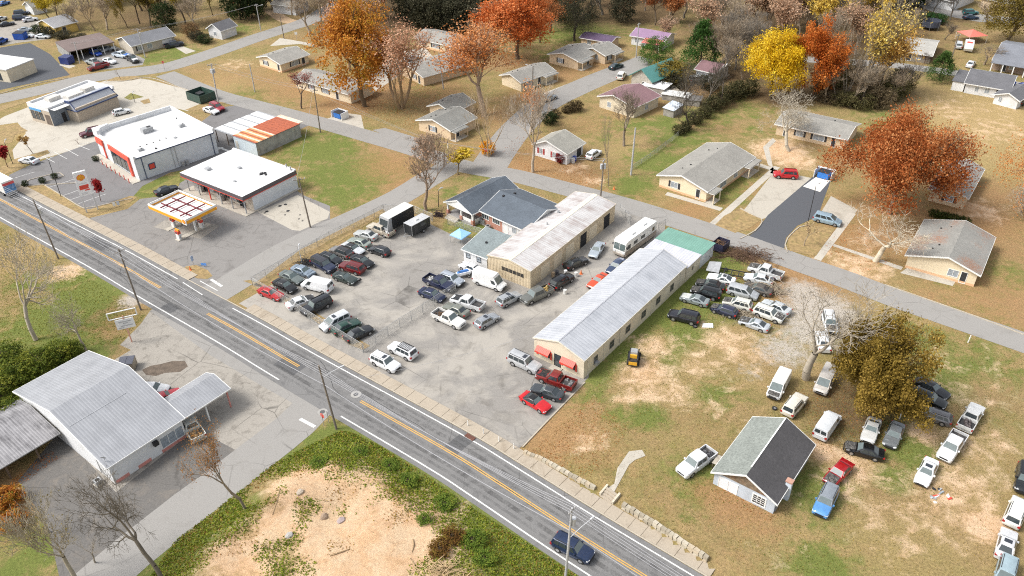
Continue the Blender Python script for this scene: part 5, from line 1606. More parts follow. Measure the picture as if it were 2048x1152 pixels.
for y, opn in ((4.4, 0), (8.3, 0), (12.1, 0), (16.6, 1), (20.0, 0), (24.8, 1)):
 w = 2.7 if not opn else 2.2
 d = MB()
 if opn:
  d.box(L - ov - .01, y - w / 2, 0, L - ov + .05, y + w / 2, 2.75)
  o = part('garage_opening', d, M_DARK, root)
  fr = MB()
  fr.box(L - ov, y - w / 2 - .12, 0, L - ov + .10, y - w / 2, 2.87)
  fr.box(L - ov, y + w / 2, 0, L - ov + .10, y + w / 2 + .12, 2.87)
  fr.box(L - ov, y - w / 2, 2.75, L - ov + .10, y + w / 2, 2.87)
  part('door_frame', fr, M_TAN, root)
 else:
  for k in range(5):
   d = MB()
   d.box(L - ov, y - w / 2, .04 + k * .54, L - ov + .06, y + w / 2, .56 + k * .54)
   part('roll_up_panel', d, mat('tan_door', (.66, .57, .42), .6, var=.08), root)
vents(root, [(2.3, 18.5, 4.3, .18), (3.2, 13.5, 4.5, .09)], M_GALV)

# ---- brick house with slate-blue roof: main range along the street, porch wing towards the lot
root, L, W = site('brick_house', 'red brick house with slate blue roof and white porch', (958, 421), (1052, 463), (1118, 409), 2.9)
gable(root, L, W, 2.9, 2.0, 'x', .45, M_BRICKR, M_SHB)
inv = (Matrix.Translation(root.location) @ Matrix.Rotation(root.rotation_euler[2], 4, 'Z')).inverted()
la, lb = inv @ G0(880, 407, 2.8), inv @ G0(944, 430, 2.8)
px0, px1, gy1 = la.x, lb.x, lb.y
pw = px1 - px0
gable(root, pw, W - gy1 - .15, 2.8, 1.75, 'y', .35, M_BRICKR, M_SHB, x0=px0, y0=gy1, walls=False)
mb = MB()
mb.box(px0 + .4, gy1 + 3.4, 0, px1 + .5, W - .6, 2.7)
part('wall', mb, M_BRICKR, root)
gb = MB()
gb.loft([(px0 + .5, gy1 + .12, 2.62), (px1 - .5, gy1 + .12, 2.62), (px0 + pw / 2, gy1 + .12, 4.3)], [(px0 + .5, gy1 + .2, 2.62), (px1 - .5, gy1 + .2, 2.62), (px0 + pw / 2, gy1 + .2, 4.3)])
part('porch_gable', gb, M_FRAME, root)
dk = MB()
dk.box(px0 + .4, gy1 + .3, 0, px1 - .3, gy1 + 3.4, .42)
part('porch_deck', dk, mat('grey_deck', (.30, .29, .28), .8, var=.2), root)
for x in (px0 + .6, px0 + pw * .55, px1 - .5):
 y = gy1 + .6
 ped = MB()
 ped.box(x - .3, y - .3, 0, x + .3, y + .3, 1.15)
 part('brick_pier', ped, M_BRICKR, root)
 pp = MB()
 pp.box(x - .15, y - .15, 1.15, x + .15, y + .15, 2.66)
 part('porch_post', pp, M_FRAME, root)
rail = MB()
rail.box(px0 + pw * .55 + .3, gy1 + .55, .5, px1 - .8, gy1 + .65, 1.15)
rail.box(px1 - .45, gy1 + .9, .5, px1 - .35, gy1 + 3.3, 1.15)
part('porch_rail', rail, M_FRAME, root)
for i in range(4):
 sp = MB()
 sp.box(px0 + 1.0, gy1 + .0 - i * .3, 0, px0 + pw * .5, gy1 + .3 - i * .3, .40 - i * .1)
 part('porch_step', sp, M_CONC, root)
for s in (1.2, 4.0):
 opening(root, 'F', L, W, s, 1.35, 1.7, .9, bars=(2, 0))
wb = MB()
wb.box(5.6, .40, 0, L - .44, .445, 2.65)
part('white_siding', wb, M_WHITEW, root)
opening(root, 'F', L, W, 6.5, .25, .95, 2.0, 'door', pane=M_FRAME, bars=(0, 0), ov=.39)
opening(root, 'F', L, W, 8.6, 1.1, .9, 1.1, ov=.39, pane=M_PANEB)
stp = MB()
stp.box(5.7, -.9, 0, 7.3, .4, .22)
part('door_step', stp, M_BRICKR, root)
mb = MB()
mb.loft([(L - .40, .6, 2.75), (L - .40, W - .6, 2.75), (L - .40, W / 2, 4.5)], [(L - .44, .6, 2.75), (L - .44, W - .6, 2.75), (L - .44, W / 2, 4.5)])
part('gable_siding', mb, M_FRAME, root)
opening(root, 'R', L, W, W * .5, 1.2, 1.0, 1.1)
vents(root, [(2.6, W * .62, 4.45, .2), (1.8, W * .42, 4.55, .2)])

# ---- annex in front of it
root, L, W = site('annex', 'small white annex with grey-green shingle roof beside the tan workshop', (922, 498), (974, 518), (1020, 478), 2.5)
gable(root, L, W, 2.5, 1.1, 'x', .3, M_WHITEW, M_SHANX, frac=.95)
for s in (1.3, 3.7):
 opening(root, 'F', L, W, s, 1.0, .8, 1.0, frame=M_BLACK, pane=M_PANEB, bars=(0, 1), ov=.3)
vents(root, [(3.0, W * .45, 3.15, .15)])

# ---- gas station store
root, L, W = site('gas_station_store', 'gas station shop with white flat roof and dark red-striped fascia', (359, 345), (484, 394), (597, 342), 4.1)
M_FASC = mat('brown_fascia', (.105, .09, .10), .6, var=.08)
mb = MB()
mb.box(0, 0, 3.25, L, W, 4.06)
part('fascia_band', mb, M_FASC, root)
mb = MB()
mb.box(-.03, -.03, 3.12, L + .03, W + .03, 3.25)
part('red_stripe', mb, M_RED, root)
mb = MB()
mb.box(.02, .02, 4.06, L - .02, W - .02, 4.10)
part('flat_roof', mb, M_MEMB, root)
pp = MB()
pp.box(.02, W - .5, 4.1, L - .02, W - .02, 4.32)
part('parapet', pp, M_MEMB, root)
mb = MB()
mb.box(1.2, 2.2, 0, L - .1, W - .15, 3.12)
part('wall', mb, M_GREYW, root)
mb = MB()
mb.box(1.2, 2.15, .02, L - .15, 2.2, 2.9)
part('shopfront', mb, mat('shopfront_cream', (.56, .52, .44), .7, var=.25, scale=1.5), root)
for i in range(6):
 opening(root, 'F', L, W, 6.2 + i * 1.75, .55, 1.45, 1.7, frame=mat('shop_frame', (.5, .48, .44), .5), pane=M_PANE if i % 2 else M_PANEB, bars=(1, 0), ov=2.14)
opening(root, 'F', L, W, 4.3, .06, 1.6, 2.3, 'door', frame=M_BLACK, pane=M_PANE, bars=(1, 0), ov=2.14)
for i, x in enumerate((1.3, 4.8, 8.3, 11.8, 15.2, L - .25)):
 mb = MB()
 mb.box(x - .09, .25, 0, x + .09, .43, 3.12)
 part('veranda_post', mb, M_RED if i in (2,) else M_GALV, root)
pv = MB()
pv.box(-.1, -.35, 0, L + .4, 2.2, .13)
part('shop_walk', pv, M_CONC, root)
pv = MB()
pv.box(L - .1, 2.2, 0, L + .5, W, .11)
part('shop_walk', pv, M_CONC, root)
for (x, y, h, w) in ((2.6, 1.5, 1.9, .55), (3.6, 1.6, 1.6, .5), (9.5, 1.5, 1.5, .4), (10.5, 1.4, 1.2, .35)):
 mb = MB()
 mb.box(x - w, y - .35, .13, x + w, y + .35, .13 + h)
 part('display_rack', mb, mat('rack_mix', (.4, .38, .36), .6, var=.6, scale=3), root)
mb = MB()
mb.box(4.6, 1.8, 2.45, 6.8, 2.13, 3.0)
part('shop_sign', mb, M_RED, root)
mb = MB()
for i in range(16):
 a = rnd.uniform(0, 6.28)
 x, y = L - 4.2 + rnd.uniform(-.9, .9), W - 5.0 + rnd.uniform(-.7, .7)
 s = rnd.uniform(.08, .25)
 mb.box(x - s, y - s * .6, 4.1, x + s, y + s * .6, 4.1 + s)
part('roof_debris', mb, M_BLACK, root)
for (x, y) in ((L - .8, W - .7), (L - 2.4, W - .4)):
 mb = MB()
 mb.tube((x, y, 4.1), (x, y, 5.0), .14, .14, 8)
 part('roof_pipe', mb, M_GALV, root)
mb = MB()
mb.tube((L - .35, 4.6, .1), (L - .35, 4.6, 1.0), .01, .01, 6)

for i in range(6):
 mb = MB()
 x = L * (i + 1) / 7
 mb.box(x - .06, .03, 4.10, x + .06, W - .52, 4.112)
 part('roof_seam', mb, mat('seam_grey', (.52, .52, .51), .7), root)
for (x, y, s) in ((4, 4, .5), (9, 8, .35), (13, 3.5, .25)):
 mb = MB()
 mb.box(x - s, y - s, 4.1, x + s, y + s, 4.1 + s)
 part('roof_curb', mb, M_GALV, root)

# ---- pump canopy with emblem and pumps
root, L, W = site('pump_canopy', 'gas pump canopy with yellow and white fascia and red roof beams', (295, 408), (370, 440), (431, 409), 5.0, 'canopy')
M_YEL = mat('canopy_yellow', (.80, .36, .015), .45, var=.08)
M_YELE = mat('emblem_yellow', (.80, .44, .01), .45, var=.05)
mb = MB()
mb.box(.12, .12, 4.15, L - .12, W - .12, 4.30)
part('canopy_deck', mb, mat('canopy_deck_white', (.78, .78, .76), .5, var=.06, dirt='a8a49c', dirt_amt=.4), root)
for (a, b, c, d) in ((0, 0, L, .12), (0, W - .12, L, W), (0, .12, .12, W - .12), (L - .12, .12, L, W - .12)):
 mb = MB()
 mb.box(a, b, 4.62, c, d, 5.02)
 f = part('fascia_panel', mb, M_FRAME, root)
 mb = MB()
 e = .015
 mb.box(*((a, -e, 4.02, c, .03, 4.62) if b == 0 and c == L else (a, W - .03, 4.02, c, W + e, 4.62) if d == W else (-e, b, 4.02, .03, d, 4.62) if a == 0 else (L - .03, b, 4.02, L + e, d, 4.62)))
 part('fascia_stripe', mb, M_YEL, root)
M_BEAM = mat('maroon_beam', (.16, .025, .035), .5, var=.1)
for y in (W * .32, W * .68):
 mb = MB()
 mb.box(.9, y - .11, 4.30, L - .9, y + .11, 4.52)
 part('roof_beam', mb, M_BEAM, root)
for x in (L * .24, L * .5, L * .76):
 mb = MB()
 mb.box(x - .10, .8, 4.53, x + .10, W - .5, 4.73)
 part('roof_beam', mb, M_BEAM, root)
for x in (L * .28, L * .72):
 mb = MB()
 mb.box(x - .16, W * .5 - .16, 0, x + .16, W * .5 + .16, 4.16)
 part('column', mb, M_FRAME, root)
tr = MB()
for i in range(9):
 x = .6 + i * (L - 1.4) / 8
 tr.tube((x, W - .14, 4.4), (x + .6, W - .14, 4.98), .025, .025, 4)
 tr.tube((x + .6, W - .14, 4.4), (x, W - .14, 4.98), .025, .025, 4)
part('bracing', tr, M_GALV, root)


def emblem(parent, cx, cz, r, y, name='emblem'):
 """scallop shell emblem in the local xz plane facing -y"""
 n = 9
 pts = []
 for i in range(n * 4 + 1):
  t = i / (n * 4)
  a = math.pi * (1.13 - 1.26 * t)
  bumpr = r * (1 + .035 * math.cos(t * n * 2 * math.pi))
  pts.append((cx + bumpr * math.cos(a), cz + bumpr * math.sin(a) * .95))
 pts += [(cx + r * .42, cz - r * .62), (cx + r * .36, cz - r * .80), (cx - r * .36, cz - r * .80), (cx - r * .42, cz - r * .62)]
 mb = MB()
 mb.loft([(p[0], y + .03, p[1]) for p in pts], [(p[0], y, p[1]) for p in pts])
 e = part(name, mb, M_RED, parent)
 mb = MB()
 q = [(cx + (p[0] - cx) * .88, cz + (p[1] - cz) * .88) for p in pts]
 mb.loft([(p[0], y, p[1]) for p in q], [(p[0], y - .015, p[1]) for p in q])
 part('emblem_shell', mb, M_YELE, e)
 mb = MB()
 for i in range(1, 8):
  a = math.pi * (1.10 - 1.20 * i / 8)
  d = Vector((math.cos(a), math.sin(a)))
  s = Vector((-d.y, d.x)) * r * .028
  p0 = Vector((cx, cz - r * .62)) + Vector((d.x * r * .18, 0))
  p1 = Vector((cx, cz)) + Vector((d.x, d.y * .95)) * r * .86
  mb.add([(p0.x - s.x, y - .02, p0.y - s.y), (p0.x + s.x, y - .02, p0.y + s.y), (p1.x + s.x * 1.5, y - .02, p1.y + s.y * 1.5), (p1.x - s.x * 1.5, y - .02, p1.y - s.y * 1.5)], [(0, 1, 2, 3)])
 part('emblem_rib', mb, M_RED, e)
 return e


# emblem on the canopy corner, facing the highway
mb = MB()
mb.box(L - .06 - .9, -.13, 3.95, L - .06 + .35, -.02, 5.15)
pl = part('emblem_plate', mb, M_FRAME, root)
emblem(root, L - .34, 4.56, .48, -.17)
pumpx = []
for x in (L * .28, L * .72):
 isl = MB()
 isl.prism([(x - .6, .4 if x < L / 2 else -.9), (x + .6, .4 if x < L / 2 else -.9), (x + .6, W - .4), (x - .6, W - .4)], 0, .15)
 part('pump_island', isl, M_CONC2, root)
wm = root.location
mw = Matrix.Translation(root.location) @ Matrix.Rotation(root.rotation_euler[2], 4, 'Z')
for i, (x, y, lab) in enumerate(((L * .72, -.3, 'white and red fuel pump standing outside the canopy edge'), (L * .72, W * .5 + 1.3, 'fuel pump under the canopy behind the first column'), (L * .28, W * .5 - 1.3, 'fuel pump under the canopy near the highway side'), (L * .28, W * .5 + 1.3, 'fuel pump under the canopy at the shop side'))):
 p = mw @ Vector((x, y, .15))
 t = thing('fuel_pump', lab, 'fuel pump', (p.x, p.y, p.z), root.rotation_euler[2], 'fuel pumps')
 mb = MB()
 mb.box(-.42, -.28, 0, .42, .28, 1.15)
 part('pump_body', mb, M_FRAME, t)
 mb = MB()
 mb.box(-.45, -.30, 1.15, .45, .30, 1.75)
 part('pump_head', mb, M_RED, t)
 mb = MB()
 mb.box(-.3, -.315, 1.25, .3, .315, 1.6)
 part('pump_screen', mb, M_PANE, t)
 mb = MB()
 mb.box(-.5, -.12, 1.75, .5, .12, 2.1)
 part('pump_topper', mb, M_YEL, t)
 mb = MB()
 mb.tube((.46, 0, 1.0), (.62, 0, .4), .03, .03, 5)
 mb.tube((.62, 0, .4), (.5, .1, .15), .03, .03, 5)
 part('hose', mb, M_BLACK, t)

# ---- white store with red portal
root, L, W = site('white_store', 'large white flat-roofed store with red entrance portal', (187, 264), (267, 315), (425, 260), 5.4)
mb = MB()
mb.box(.05, .05, 0, L - .05, W - .05, 4.95)
part('wall', mb, M_GREYW, root)
mb = MB()
mb.box(.0, .0, 4.95, L, W, 5.03)
part('flat_roof', mb, M_MEMB, root)
M_NAVY = mat('navy_gutter', (.05, .07, .13), .5, var=.1)
for (a, b, c, d, z1, m, nm) in ((-.02, -.12, L + .02, .25, 5.55, M_WHITEW, 'parapet'), (-.12, .25, .22, W, 6.1, M_WHITEW, 'parapet'), (.22, W - .3, L, W + .1, 6.0, M_WHITEW, 'parapet'), (L, .25, L + .14, W - .1, 5.06, M_NAVY, 'gutter')):
 mb = MB()
 mb.box(a, b, 4.7 if nm == 'parapet' else 4.86, c, d, z1)
 part(nm, mb, m, root)
mb = MB()
mb.prism([(-.14, -.14), (2.6, -.14), (2.6, .3), (1.2, 1.2), (.25, 3.4), (-.14, 3.4)], 4.7, 6.35)
part('parapet', mb, M_WHITEW, root)
for x in (L * .32, L * .95):
 mb = MB()
 mb.box(x - .9, -.12, 0, x + .9, .05, 4.7)
 part('pilaster', mb, M_WHITEW, root)
M_PORT = mat('portal_red', (.74, .10, .06), .5, var=.06)
x0, x1 = L * .36, L * .86
for (a, b, z0, z1) in ((x0, x1, 3.55, 4.65), (x1 - .8, x1, 0, 3.55)):
 mb = MB()
 mb.box(a, -.32, z0, b, .06, z1)
 part('red_portal', mb, M_PORT, root)
for i in range(4):
 w = (x1 - .8 - x0) / 4
 mb = MB()
 mb.box(x0 + i * w + .06, -.03, .4, x0 + (i + 1) * w - .06, .06, 3.4)
 o = part('window', mb, M_BLACK, root)
 mb = MB()
 mb.box(x0 + i * w + .14, -.05, .5, x0 + (i + 1) * w - .14, -.03, 3.3)
 part('pane', mb, M_PANE, o)
mb = MB()
mb.box(L * .03, -.35, 3.2, L * .20, .04, 4.5)
part('red_sign', mb, M_PORT, root)
mb = MB()
mb.box(L * .17, -.2, .2, L * .19, .04, 3.2)
part('red_sign', mb, M_PORT, root)
mb = MB()
mb.box(L + .0 - .05, 2.4, 1.6, L + .08 - .05, 3.9, 3.0)
o = part('window', mb, M_NAVY, root)
mb = MB()
mb.box(L + .03, 2.6, 1.8, L + .06, 3.7, 2.8)
part('pane', mb, M_RED, o)
for y in (1.4, W - 1.0):
 mb = MB()
 mb.box(L - .05, y - .07, 0, L + .08, y + .07, 4.86)
 part('downspout', mb, M_NAVY, root)
for y in (8.0, 8.8):
 mb = MB()
 mb.tube((L + .03, y, .3), (L + .03, y, 5.1), .05, .05, 6)
 part('conduit', mb, M_GALV, root)
for (x, y, a, b, h) in ((L * .42, W * .46, 1.2, .75, 1.1), (L * .58, W * .82, .6, .35, .6), (L * .85, W * .16, .55, .3, .45)):
 mb = MB()
 mb.box(x - b, y - a, 5.03, x + b, y + a, 5.03 + h)
 o = part('rooftop_unit', mb, mat('hvac_grey', (.36, .37, .38), .5, .2, var=.3, scale=3), root)
 mb = MB()
 mb.tube((x, y + a * .4, 5.03 + h), (x, y + a * .4, 5.1 + h), b * .6, b * .6, 12)
 part('fan', mb, M_BLACK, o)
for i in range(6):
 mb = MB()
 y = W * (i + 1) / 7
 mb.box(.25, y - .07, 5.03, L - .02, y + .07, 5.043)
 part('roof_seam', mb, mat('seam_grey', (.52, .52, .51), .7), root)
vents(root, [(L * .75, W * (.2 + .08 * i), 5.1, .10) for i in range(5)] + [(L * .3, W * .9, 5.1, .12), (L * .93, W * .3, 5.1, .16)])
wk = MB()
wk.box(-.2, -1.9, 0, L + .4, -.13, .14)
part('entrance_walk', wk, M_CONC2, root)
for i in range(7):
 mb = MB()
 x = L * .3 + i * L * .11
 mb.tube((x, -2.1, 0), (x, -2.1, 1.05), .085, .085, 8)
 part('bollard', mb, M_RED, root)
for (x, y) in ((L * .82, W * .60), (L + .25, 9.6), (L + .25, 10.6)):
 mb = MB()
 mb.box(x - .15 if x > L else x - .3, y - .3, 0 if x > L else 5.03, x + .25, y + .3, 1.2 if x > L else 5.3)
 part('meter_box', mb, M_GALV, root)

# ---- stone-clad restaurant: white-roofed block, grey bay and a wing with a blue-edged mansard
root, L, W = site('restaurant', 'stone-clad restaurant with white roof and blue-edged grey mansard', (53, 205), (95, 216), (225, 172), 4.7)
M_STONE = brick_mat('stone_veneer', (.36, .30, .23), (.48, .41, .33), (.44, .38, .31), 2.0)
inv = (Matrix.Translation(root.location) @ Matrix.Rotation(root.rotation_euler[2], 4, 'Z')).inverted()
q1, q2, q3 = inv @ G0(129, 207, 4.3), inv @ G0(151, 225, 2.9), inv @ G0(250, 195, 2.9)
wx, wy, we = q2.x, q1.y, q3.y
mb = MB()
mb.box(0, 0, 0, L, W, 4.2)
part('wall', mb, M_STONE, root)
mb = MB()
mb.box(L, wy, 0, wx - .3, we, 3.6)
part('wing_wall', mb, M_STONE, root)
mb = MB()
mb.box(L, .02, 0, L + .12, wy + .02, 4.35)
part('grey_bay', mb, mat('grey_bay', (.17, .20, .24), .6, var=.1), root)
mb = MB()
mb.box(L + .12, wy * .62, .1, L + .17, wy * .85, 2.4)
part('door', mb, M_BLACK, root)
mb = MB()
mb.box(L * .72, -.06, .2, L * .95, 0, 2.7)
part('door', mb, mat('brown_door', (.13, .10, .08), .6), root)
for i in range(3):
 opening(root, 'F', L, W, L * (.14 + .2 * i), .9, L * .14, 1.9, frame=M_BLACK, bars=(0, 0), ov=0)
mb = MB()
mb.box(L * .05, -.1, 3.1, L * .6, -.02, 3.7)
part('blue_sign', mb, mat('sign_blue', (.10, .34, .64), .4), root)
mb = MB()
mb.box(.3, .3, 4.2, wx - 2.2, W - .3, 4.25)
part('flat_roof', mb, M_MEMB, root)
for (a, b, c, d) in ((-.05, -.05, L + .05, .3), (-.05, .3, .3, W + .05), (.3, W - .3, wx - 2.2, W + .05), (L - .1, .3, L + .1, wy)):
 mb = MB()
 mb.box(a, b, 3.7, c, d, 4.75)
 part('parapet', mb, M_WHITEW, root)
x1, y0, y1, zb, zt = wx, wy - .1, we + .1, 2.9, 4.8
mn = MB()
mn.loft([(L + .1, y0, zb), (x1, y0, zb), (x1, y1, zb), (L + .1, y1, zb)], [(L + .1, y0 + .25, zt), (x1 - 2.2, y0 + .25, zt), (x1 - 2.2, y1 - .25, zt), (L + .1, y1 - .25, zt)])
part('mansard', mn, mat('mansard_grey', (.34, .36, .40), .5, var=.08, scale=.5), root)
M_BLUE = mat('mansard_blue', (.03, .05, .13), .5, var=.1)
ed = MB()
for p, q in (((x1, y0, zb), (x1, y1, zb)), ((x1, y0, zb), (x1 - 2.2, y0 + .25, zt)), ((x1, y1, zb), (x1 - 2.2, y1 - .25, zt)), ((L + .1, y0, zb), (x1, y0, zb))):
 ed.tube(p, q, .14, .14, 6)
ed.box(x1 - 2.5, y0 + .2, zt - .3, x1 - 2.1, y1 - .2, zt + .22)
ed.box(L + .1, y0 + .1, zt - .3, x1 - 2.1, y0 + .4, zt + .22)
part('mansard_edge', ed, M_BLUE, root)
for (x, y, a, b, h) in ((L * .4, W * .28, 1.6, 1.0, .9), (L * .75, W * .5, 2.2, 1.2, .8), (L * .7, W * .75, 1.4, 1.0, 1.0), (L * 1.15, W * .62, .8, .6, .6)):
 mb = MB()
 mb.box(x - b, y - a, 4.25, x + b, y + a, 4.25 + h)
 part('rooftop_unit', mb, mat('hvac_pale', (.56, .54, .50), .5, .1, var=.25, scale=3), root)

# ---- shed with rusty roof panels
root, L, W = site('rusty_shed', 'grey block shed with rust and white striped metal roof', (427, 257), (511, 286), (605, 248), 3.3)
xm = L * .46
mb = MB()
mb.box(xm, .1, 0, L - .1, W - .2, 3.1)
part('wall', mb, mat('block_wall', (.37, .37, .35), .85, var=.25, scale=.9, dirt='55544e', dirt_amt=.6, dirt_scale=.6), root)
mb = MB()
mb.box(xm - .02, .06, 0, L - .12, .1, 3.08)
part('painted_end', mb, mat('pale_blue_wall', (.52, .60, .65), .7, var=.12, scale=.8, dirt='8a8a84', dirt_amt=.5, dirt_scale=.8), root)
mb = MB()
mb.box(xm + .5, .02, 0, xm + 1.4, .06, 2.1)
part('door', mb, mat('old_door', (.55, .53, .47), .7), root)
n = 26
M_RUST = [mat('rust_red', (.36, .095, .045), .8, var=.25, scale=2, dirt='b05a30', dirt_amt=.5), mat('rust_orange', (.60, .27, .10), .8, var=.25, scale=2, dirt='d8c0a0', dirt_amt=.6), mat('rust_pale', (.68, .58, .46), .7, var=.2, scale=2, dirt='b06a40', dirt_amt=.6)]
for i in range(n):
 ya, yb_ = W * i / n, W * (i + 1) / n
 far_half = i >= n * .42
 mb = MB()
 mb.box(xm - .05, ya + .02, 3.16, L, yb_ - .02, 3.22 if i % 2 else 3.25)
 part('roof_panel', mb, M_RUST[0] if far_half else (M_RUST[1] if i % 2 else (M_RUST[2] if i % 4 else M_RUST[0])), root)
 mb = MB()
 mb.box(-.2, ya + .02, 3.06, xm - .06, yb_ - .02, 3.12 if i % 2 else 3.15)
 part('roof_panel', mb, mat('white_panel', (.74, .75, .76), .5, var=.1, scale=1, dirt='8a8a88', dirt_amt=.5, dirt_scale=1.2) if i % 5 else M_GALV, root)
bd = MB()
bd.box(-.2, 0, 3.02, L, W, 3.06)
part('roof_deck', bd, M_GALV, root)
for (x, y) in ((.2, .3), (.2, W * .33), (.2, W * .66), (.2, W - .3), (xm * .6, .3)):
 mb = MB()
 mb.box(x - .08, y - .08, 0, x + .08, y + .08, 3.05)
 part('post', mb, mat('old_timber', (.14, .10, .07), .9), root)
mb = MB()
mb.box(xm - .6, .5, 0, xm - .05, W - .6, 2.3)
part('stored_goods', mb, mat('stored_clutter', (.07, .07, .075), .8, var=.7, scale=2), root)
mb = MB()
mb.box(xm + 1.0, W - .2, 0, L - .5, W + .05, 2.7)
part('open_bay', mb, M_DARK, root)
mb = MB()
mb.box(xm - .05, W - .2, 3.23, L - .3, W + 1.1, 3.3)
part('rear_eave', mb, M_RUST[2], root)

# ---- white building with grey metal roof in the lower corner
root, L, W = site('metal_roofed_building', 'white building with large grey metal roof beside the side road', (25, 783), (213, 938), (385, 826), 3.3)
W = 11.0
LB = (root, L, W)
zs = gable(root, L, W, 3.3, 3.1, 'y', .35, M_WHITEW, M_ROOFG, frac=.51, th=.10)
# slope seams
for (x, y0_, y1_) in ((L * .66, .4, W * .75),):
 mb = MB()
 z = zs(x)
 mb.box(x - .04, y0_, z - .02, x + .04, y1_, z + .03)
 part('roof_lap', mb, mat('lap_grey', (.34, .35, .37), .6), root)
# pink plinth bricks on the right wall
M_PINK = mat('pink_plinth', (.56, .235, .20), .85, var=.25, scale=2, dirt='c8a8a0', dirt_amt=.4)
for (y0_, y1_) in ((.5, 2.3), (3.6, 5.4), (7.0, W - .5)):
 mb = MB()
 mb.box(L - .35, y0_, 0, L - .30, y1_, .5)
 part('brick_plinth', mb, M_PINK, root)
opening(root, 'R', L, W, W * .80, .6, 3.2, 1.7, frame=M_FRAME, pane=M_PANEB, bars=(2, 0), ov=.35)
mb = MB()
mb.box(L - .35, W * .56, 2.0, L + .15, W * .62, 2.6)
part('wall_lamp', mb, M_BLACK, root)
for x in (L * .45, L * .86):
 mb = MB()
 mb.tube((x, .30, .2), (x, .30, 2.6), .04, .04, 5)
 part('conduit', mb, M_GALV, root)
# awning towards the highway
cw0, cw1 = L - 5.6, L
cy0, cy1 = W + .06, W + 7.2
gable(root, cw1 - cw0, cy1 - cy0, 3.295, .89, 'y', .2, M_WHITEW, M_ROOFG, x0=cw0, y0=cy0, walls=False, th=.10, frac=.39)
for (x, y) in ((cw0 + .4, cy1 - .5), (cw1 - .4, cy1 - .5), (cw1 - .4, cy0 + 3.2), (cw0 + .4, cy0 + 3.2)):
 mb = MB()
 mb.box(x - .09, y - .09, 0, x + .09, y + .09, 3.1)
 part('awning_post', mb, M_PINK if y > cy1 - 1 else M_FRAME, root)
# open lean-to towards the yard
ex_y = -16.0
gable(root, 11.0, -ex_y, 2.5, .95, 'y', .2, M_WHITEW, M_ROOFD, x0=1.2, y0=ex_y, walls=False, th=.09, frac=.36, trim=mat('grime_trim', (.3, .3, .3), .7))
for y in (-3.2, -7.0, -11.0, -15.2):
 for x in (1.6, 11.8):
  mb = MB()
  mb.box(x - .1, y - .1, 0, x + .1, y + .1, 2.5)
  part('lean_to_post', mb, mat('old_timber', (.14, .10, .07), .9), root)
mb = MB()
mb.box(L * .07, -15.6, 0, L * .12, -.1, 2.5)
part('back_wall', mb, mat('grey_block', (.3, .3, .29), .9, var=.3), root)
dsh = thing('rooftop_dish', 'small grey satellite dish on the corner of the grey metal roof', 'antenna', (0, 0, 0), 0)
mm = Matrix.Translation(root.location) @ Matrix.Rotation(root.rotation_euler[2], 4, 'Z')
pp_ = mm @ Vector((L - 1.0, .5, zs(L - 1.0)))
dsh.location = pp_
mb = MB()
mb.tube((0, 0, 0), (0, 0, .7), .03, .03, 6)
part('mast', mb, M_GALV, dsh)
mb = MB()
mb.tube((0, -.05, .7), (0, .05, .75), .34, .1, 12)
part('reflector', mb, M_GALV, dsh)

# ---- grey garage on the field
root, L, W = site('grey_garage', 'pale grey garage with mossy and black shingle roof slopes', (1422, 944), (1555, 1010), (1628, 888), 2.8)
GAR = (root, L, W)
rz = H(*(Matrix.Translation(root.location) @ Matrix.Rotation(root.rotation_euler[2], 4, 'Z') @ Vector((L / 2, W / 2, 0)))[:2])
zs = gable(root, L, W, 2.8, 2.2, 'y', .35, mat('garage_grey', (.45, .50, .56), .7, var=.07, dirt='7a7c7e', dirt_amt=.3), M_SHGR, M_SHK, cap=None)
mb = MB()
x = L / 2
mb.loft([(x - .16, 1.6, zs(x - .16)), (x + .02, 1.6, zs(x) - .04), (x + .02, W - .2, zs(x) - .04), (x - .16, W - .2, zs(x - .16))], [(x - .16, 1.6, zs(x - .16) + .05), (x + .02, 1.6, zs(x) + .06), (x + .02, W - .2, zs(x) + .06), (x - .16, W - .2, zs(x - .16) + .05)])
part('ridge_strip', mb, M_FRAME, root)
gm = MB()
gm.loft([(.9, .31, 2.85), (L - .9, .31, 2.85), (L / 2, .31, zs(L / 2) - .30)], [(.9, .345, 2.85), (L - .9, .345, 2.85), (L / 2, .345, zs(L / 2) - .30)])
part('gable_boarding', gm, mat('ivy_boarding', (.20, .15, .10), .9, var=.5, scale=2.5, dirt='7a4a20', dirt_amt=.8, dirt_scale=1.5), root)
opening(root, 'F', L, W, 2.2, .4, 2.3, 1.95, 'door', pane=mat('garage_door_white', (.68, .69, .72), .6, var=.05), bars=(1, 0), ov=.35)
opening(root, 'F', L, W, 6.1, 1.05, 1.45, 1.3, bars=(2, 3), pane=M_PANE, ov=.35, fw=.14)
mb = MB()
mb.box(L - .45, W * .30 - .3, 0, L + .25, W * .30 + .3, 3.6)
ch = part('chimney', mb, mat('painted_brick', (.55, .60, .66), .8, var=.1), root)
mb = MB()
mb.box(L - .52, W * .30 - .37, 3.5, L + .32, W * .30 + .37, 3.68)
part('chimney_cap', mb, mat('cap_brick', (.42, .24, .18), .9), ch)
mb = MB()
mb.box(L - .3, .8, .2, L - .26, 1.5, 1.4)
part('old_shutter', mb, M_GALV, root)
mb = MB()
mb.box(-1.0, 2.6, 1.5, .35, 4.3, 1.58)
part('side_hood', mb, mat('old_board', (.4, .36, .3), .9, var=.3), root)
mb = MB()
mb.box(-.95, 2.65, 0, -.85, 2.75, 1.5)
mb.box(-.95, 4.15, 0, -.85, 4.25, 1.5)
part('hood_post', mb, mat('old_timber', (.14, .10, .07), .9), root)


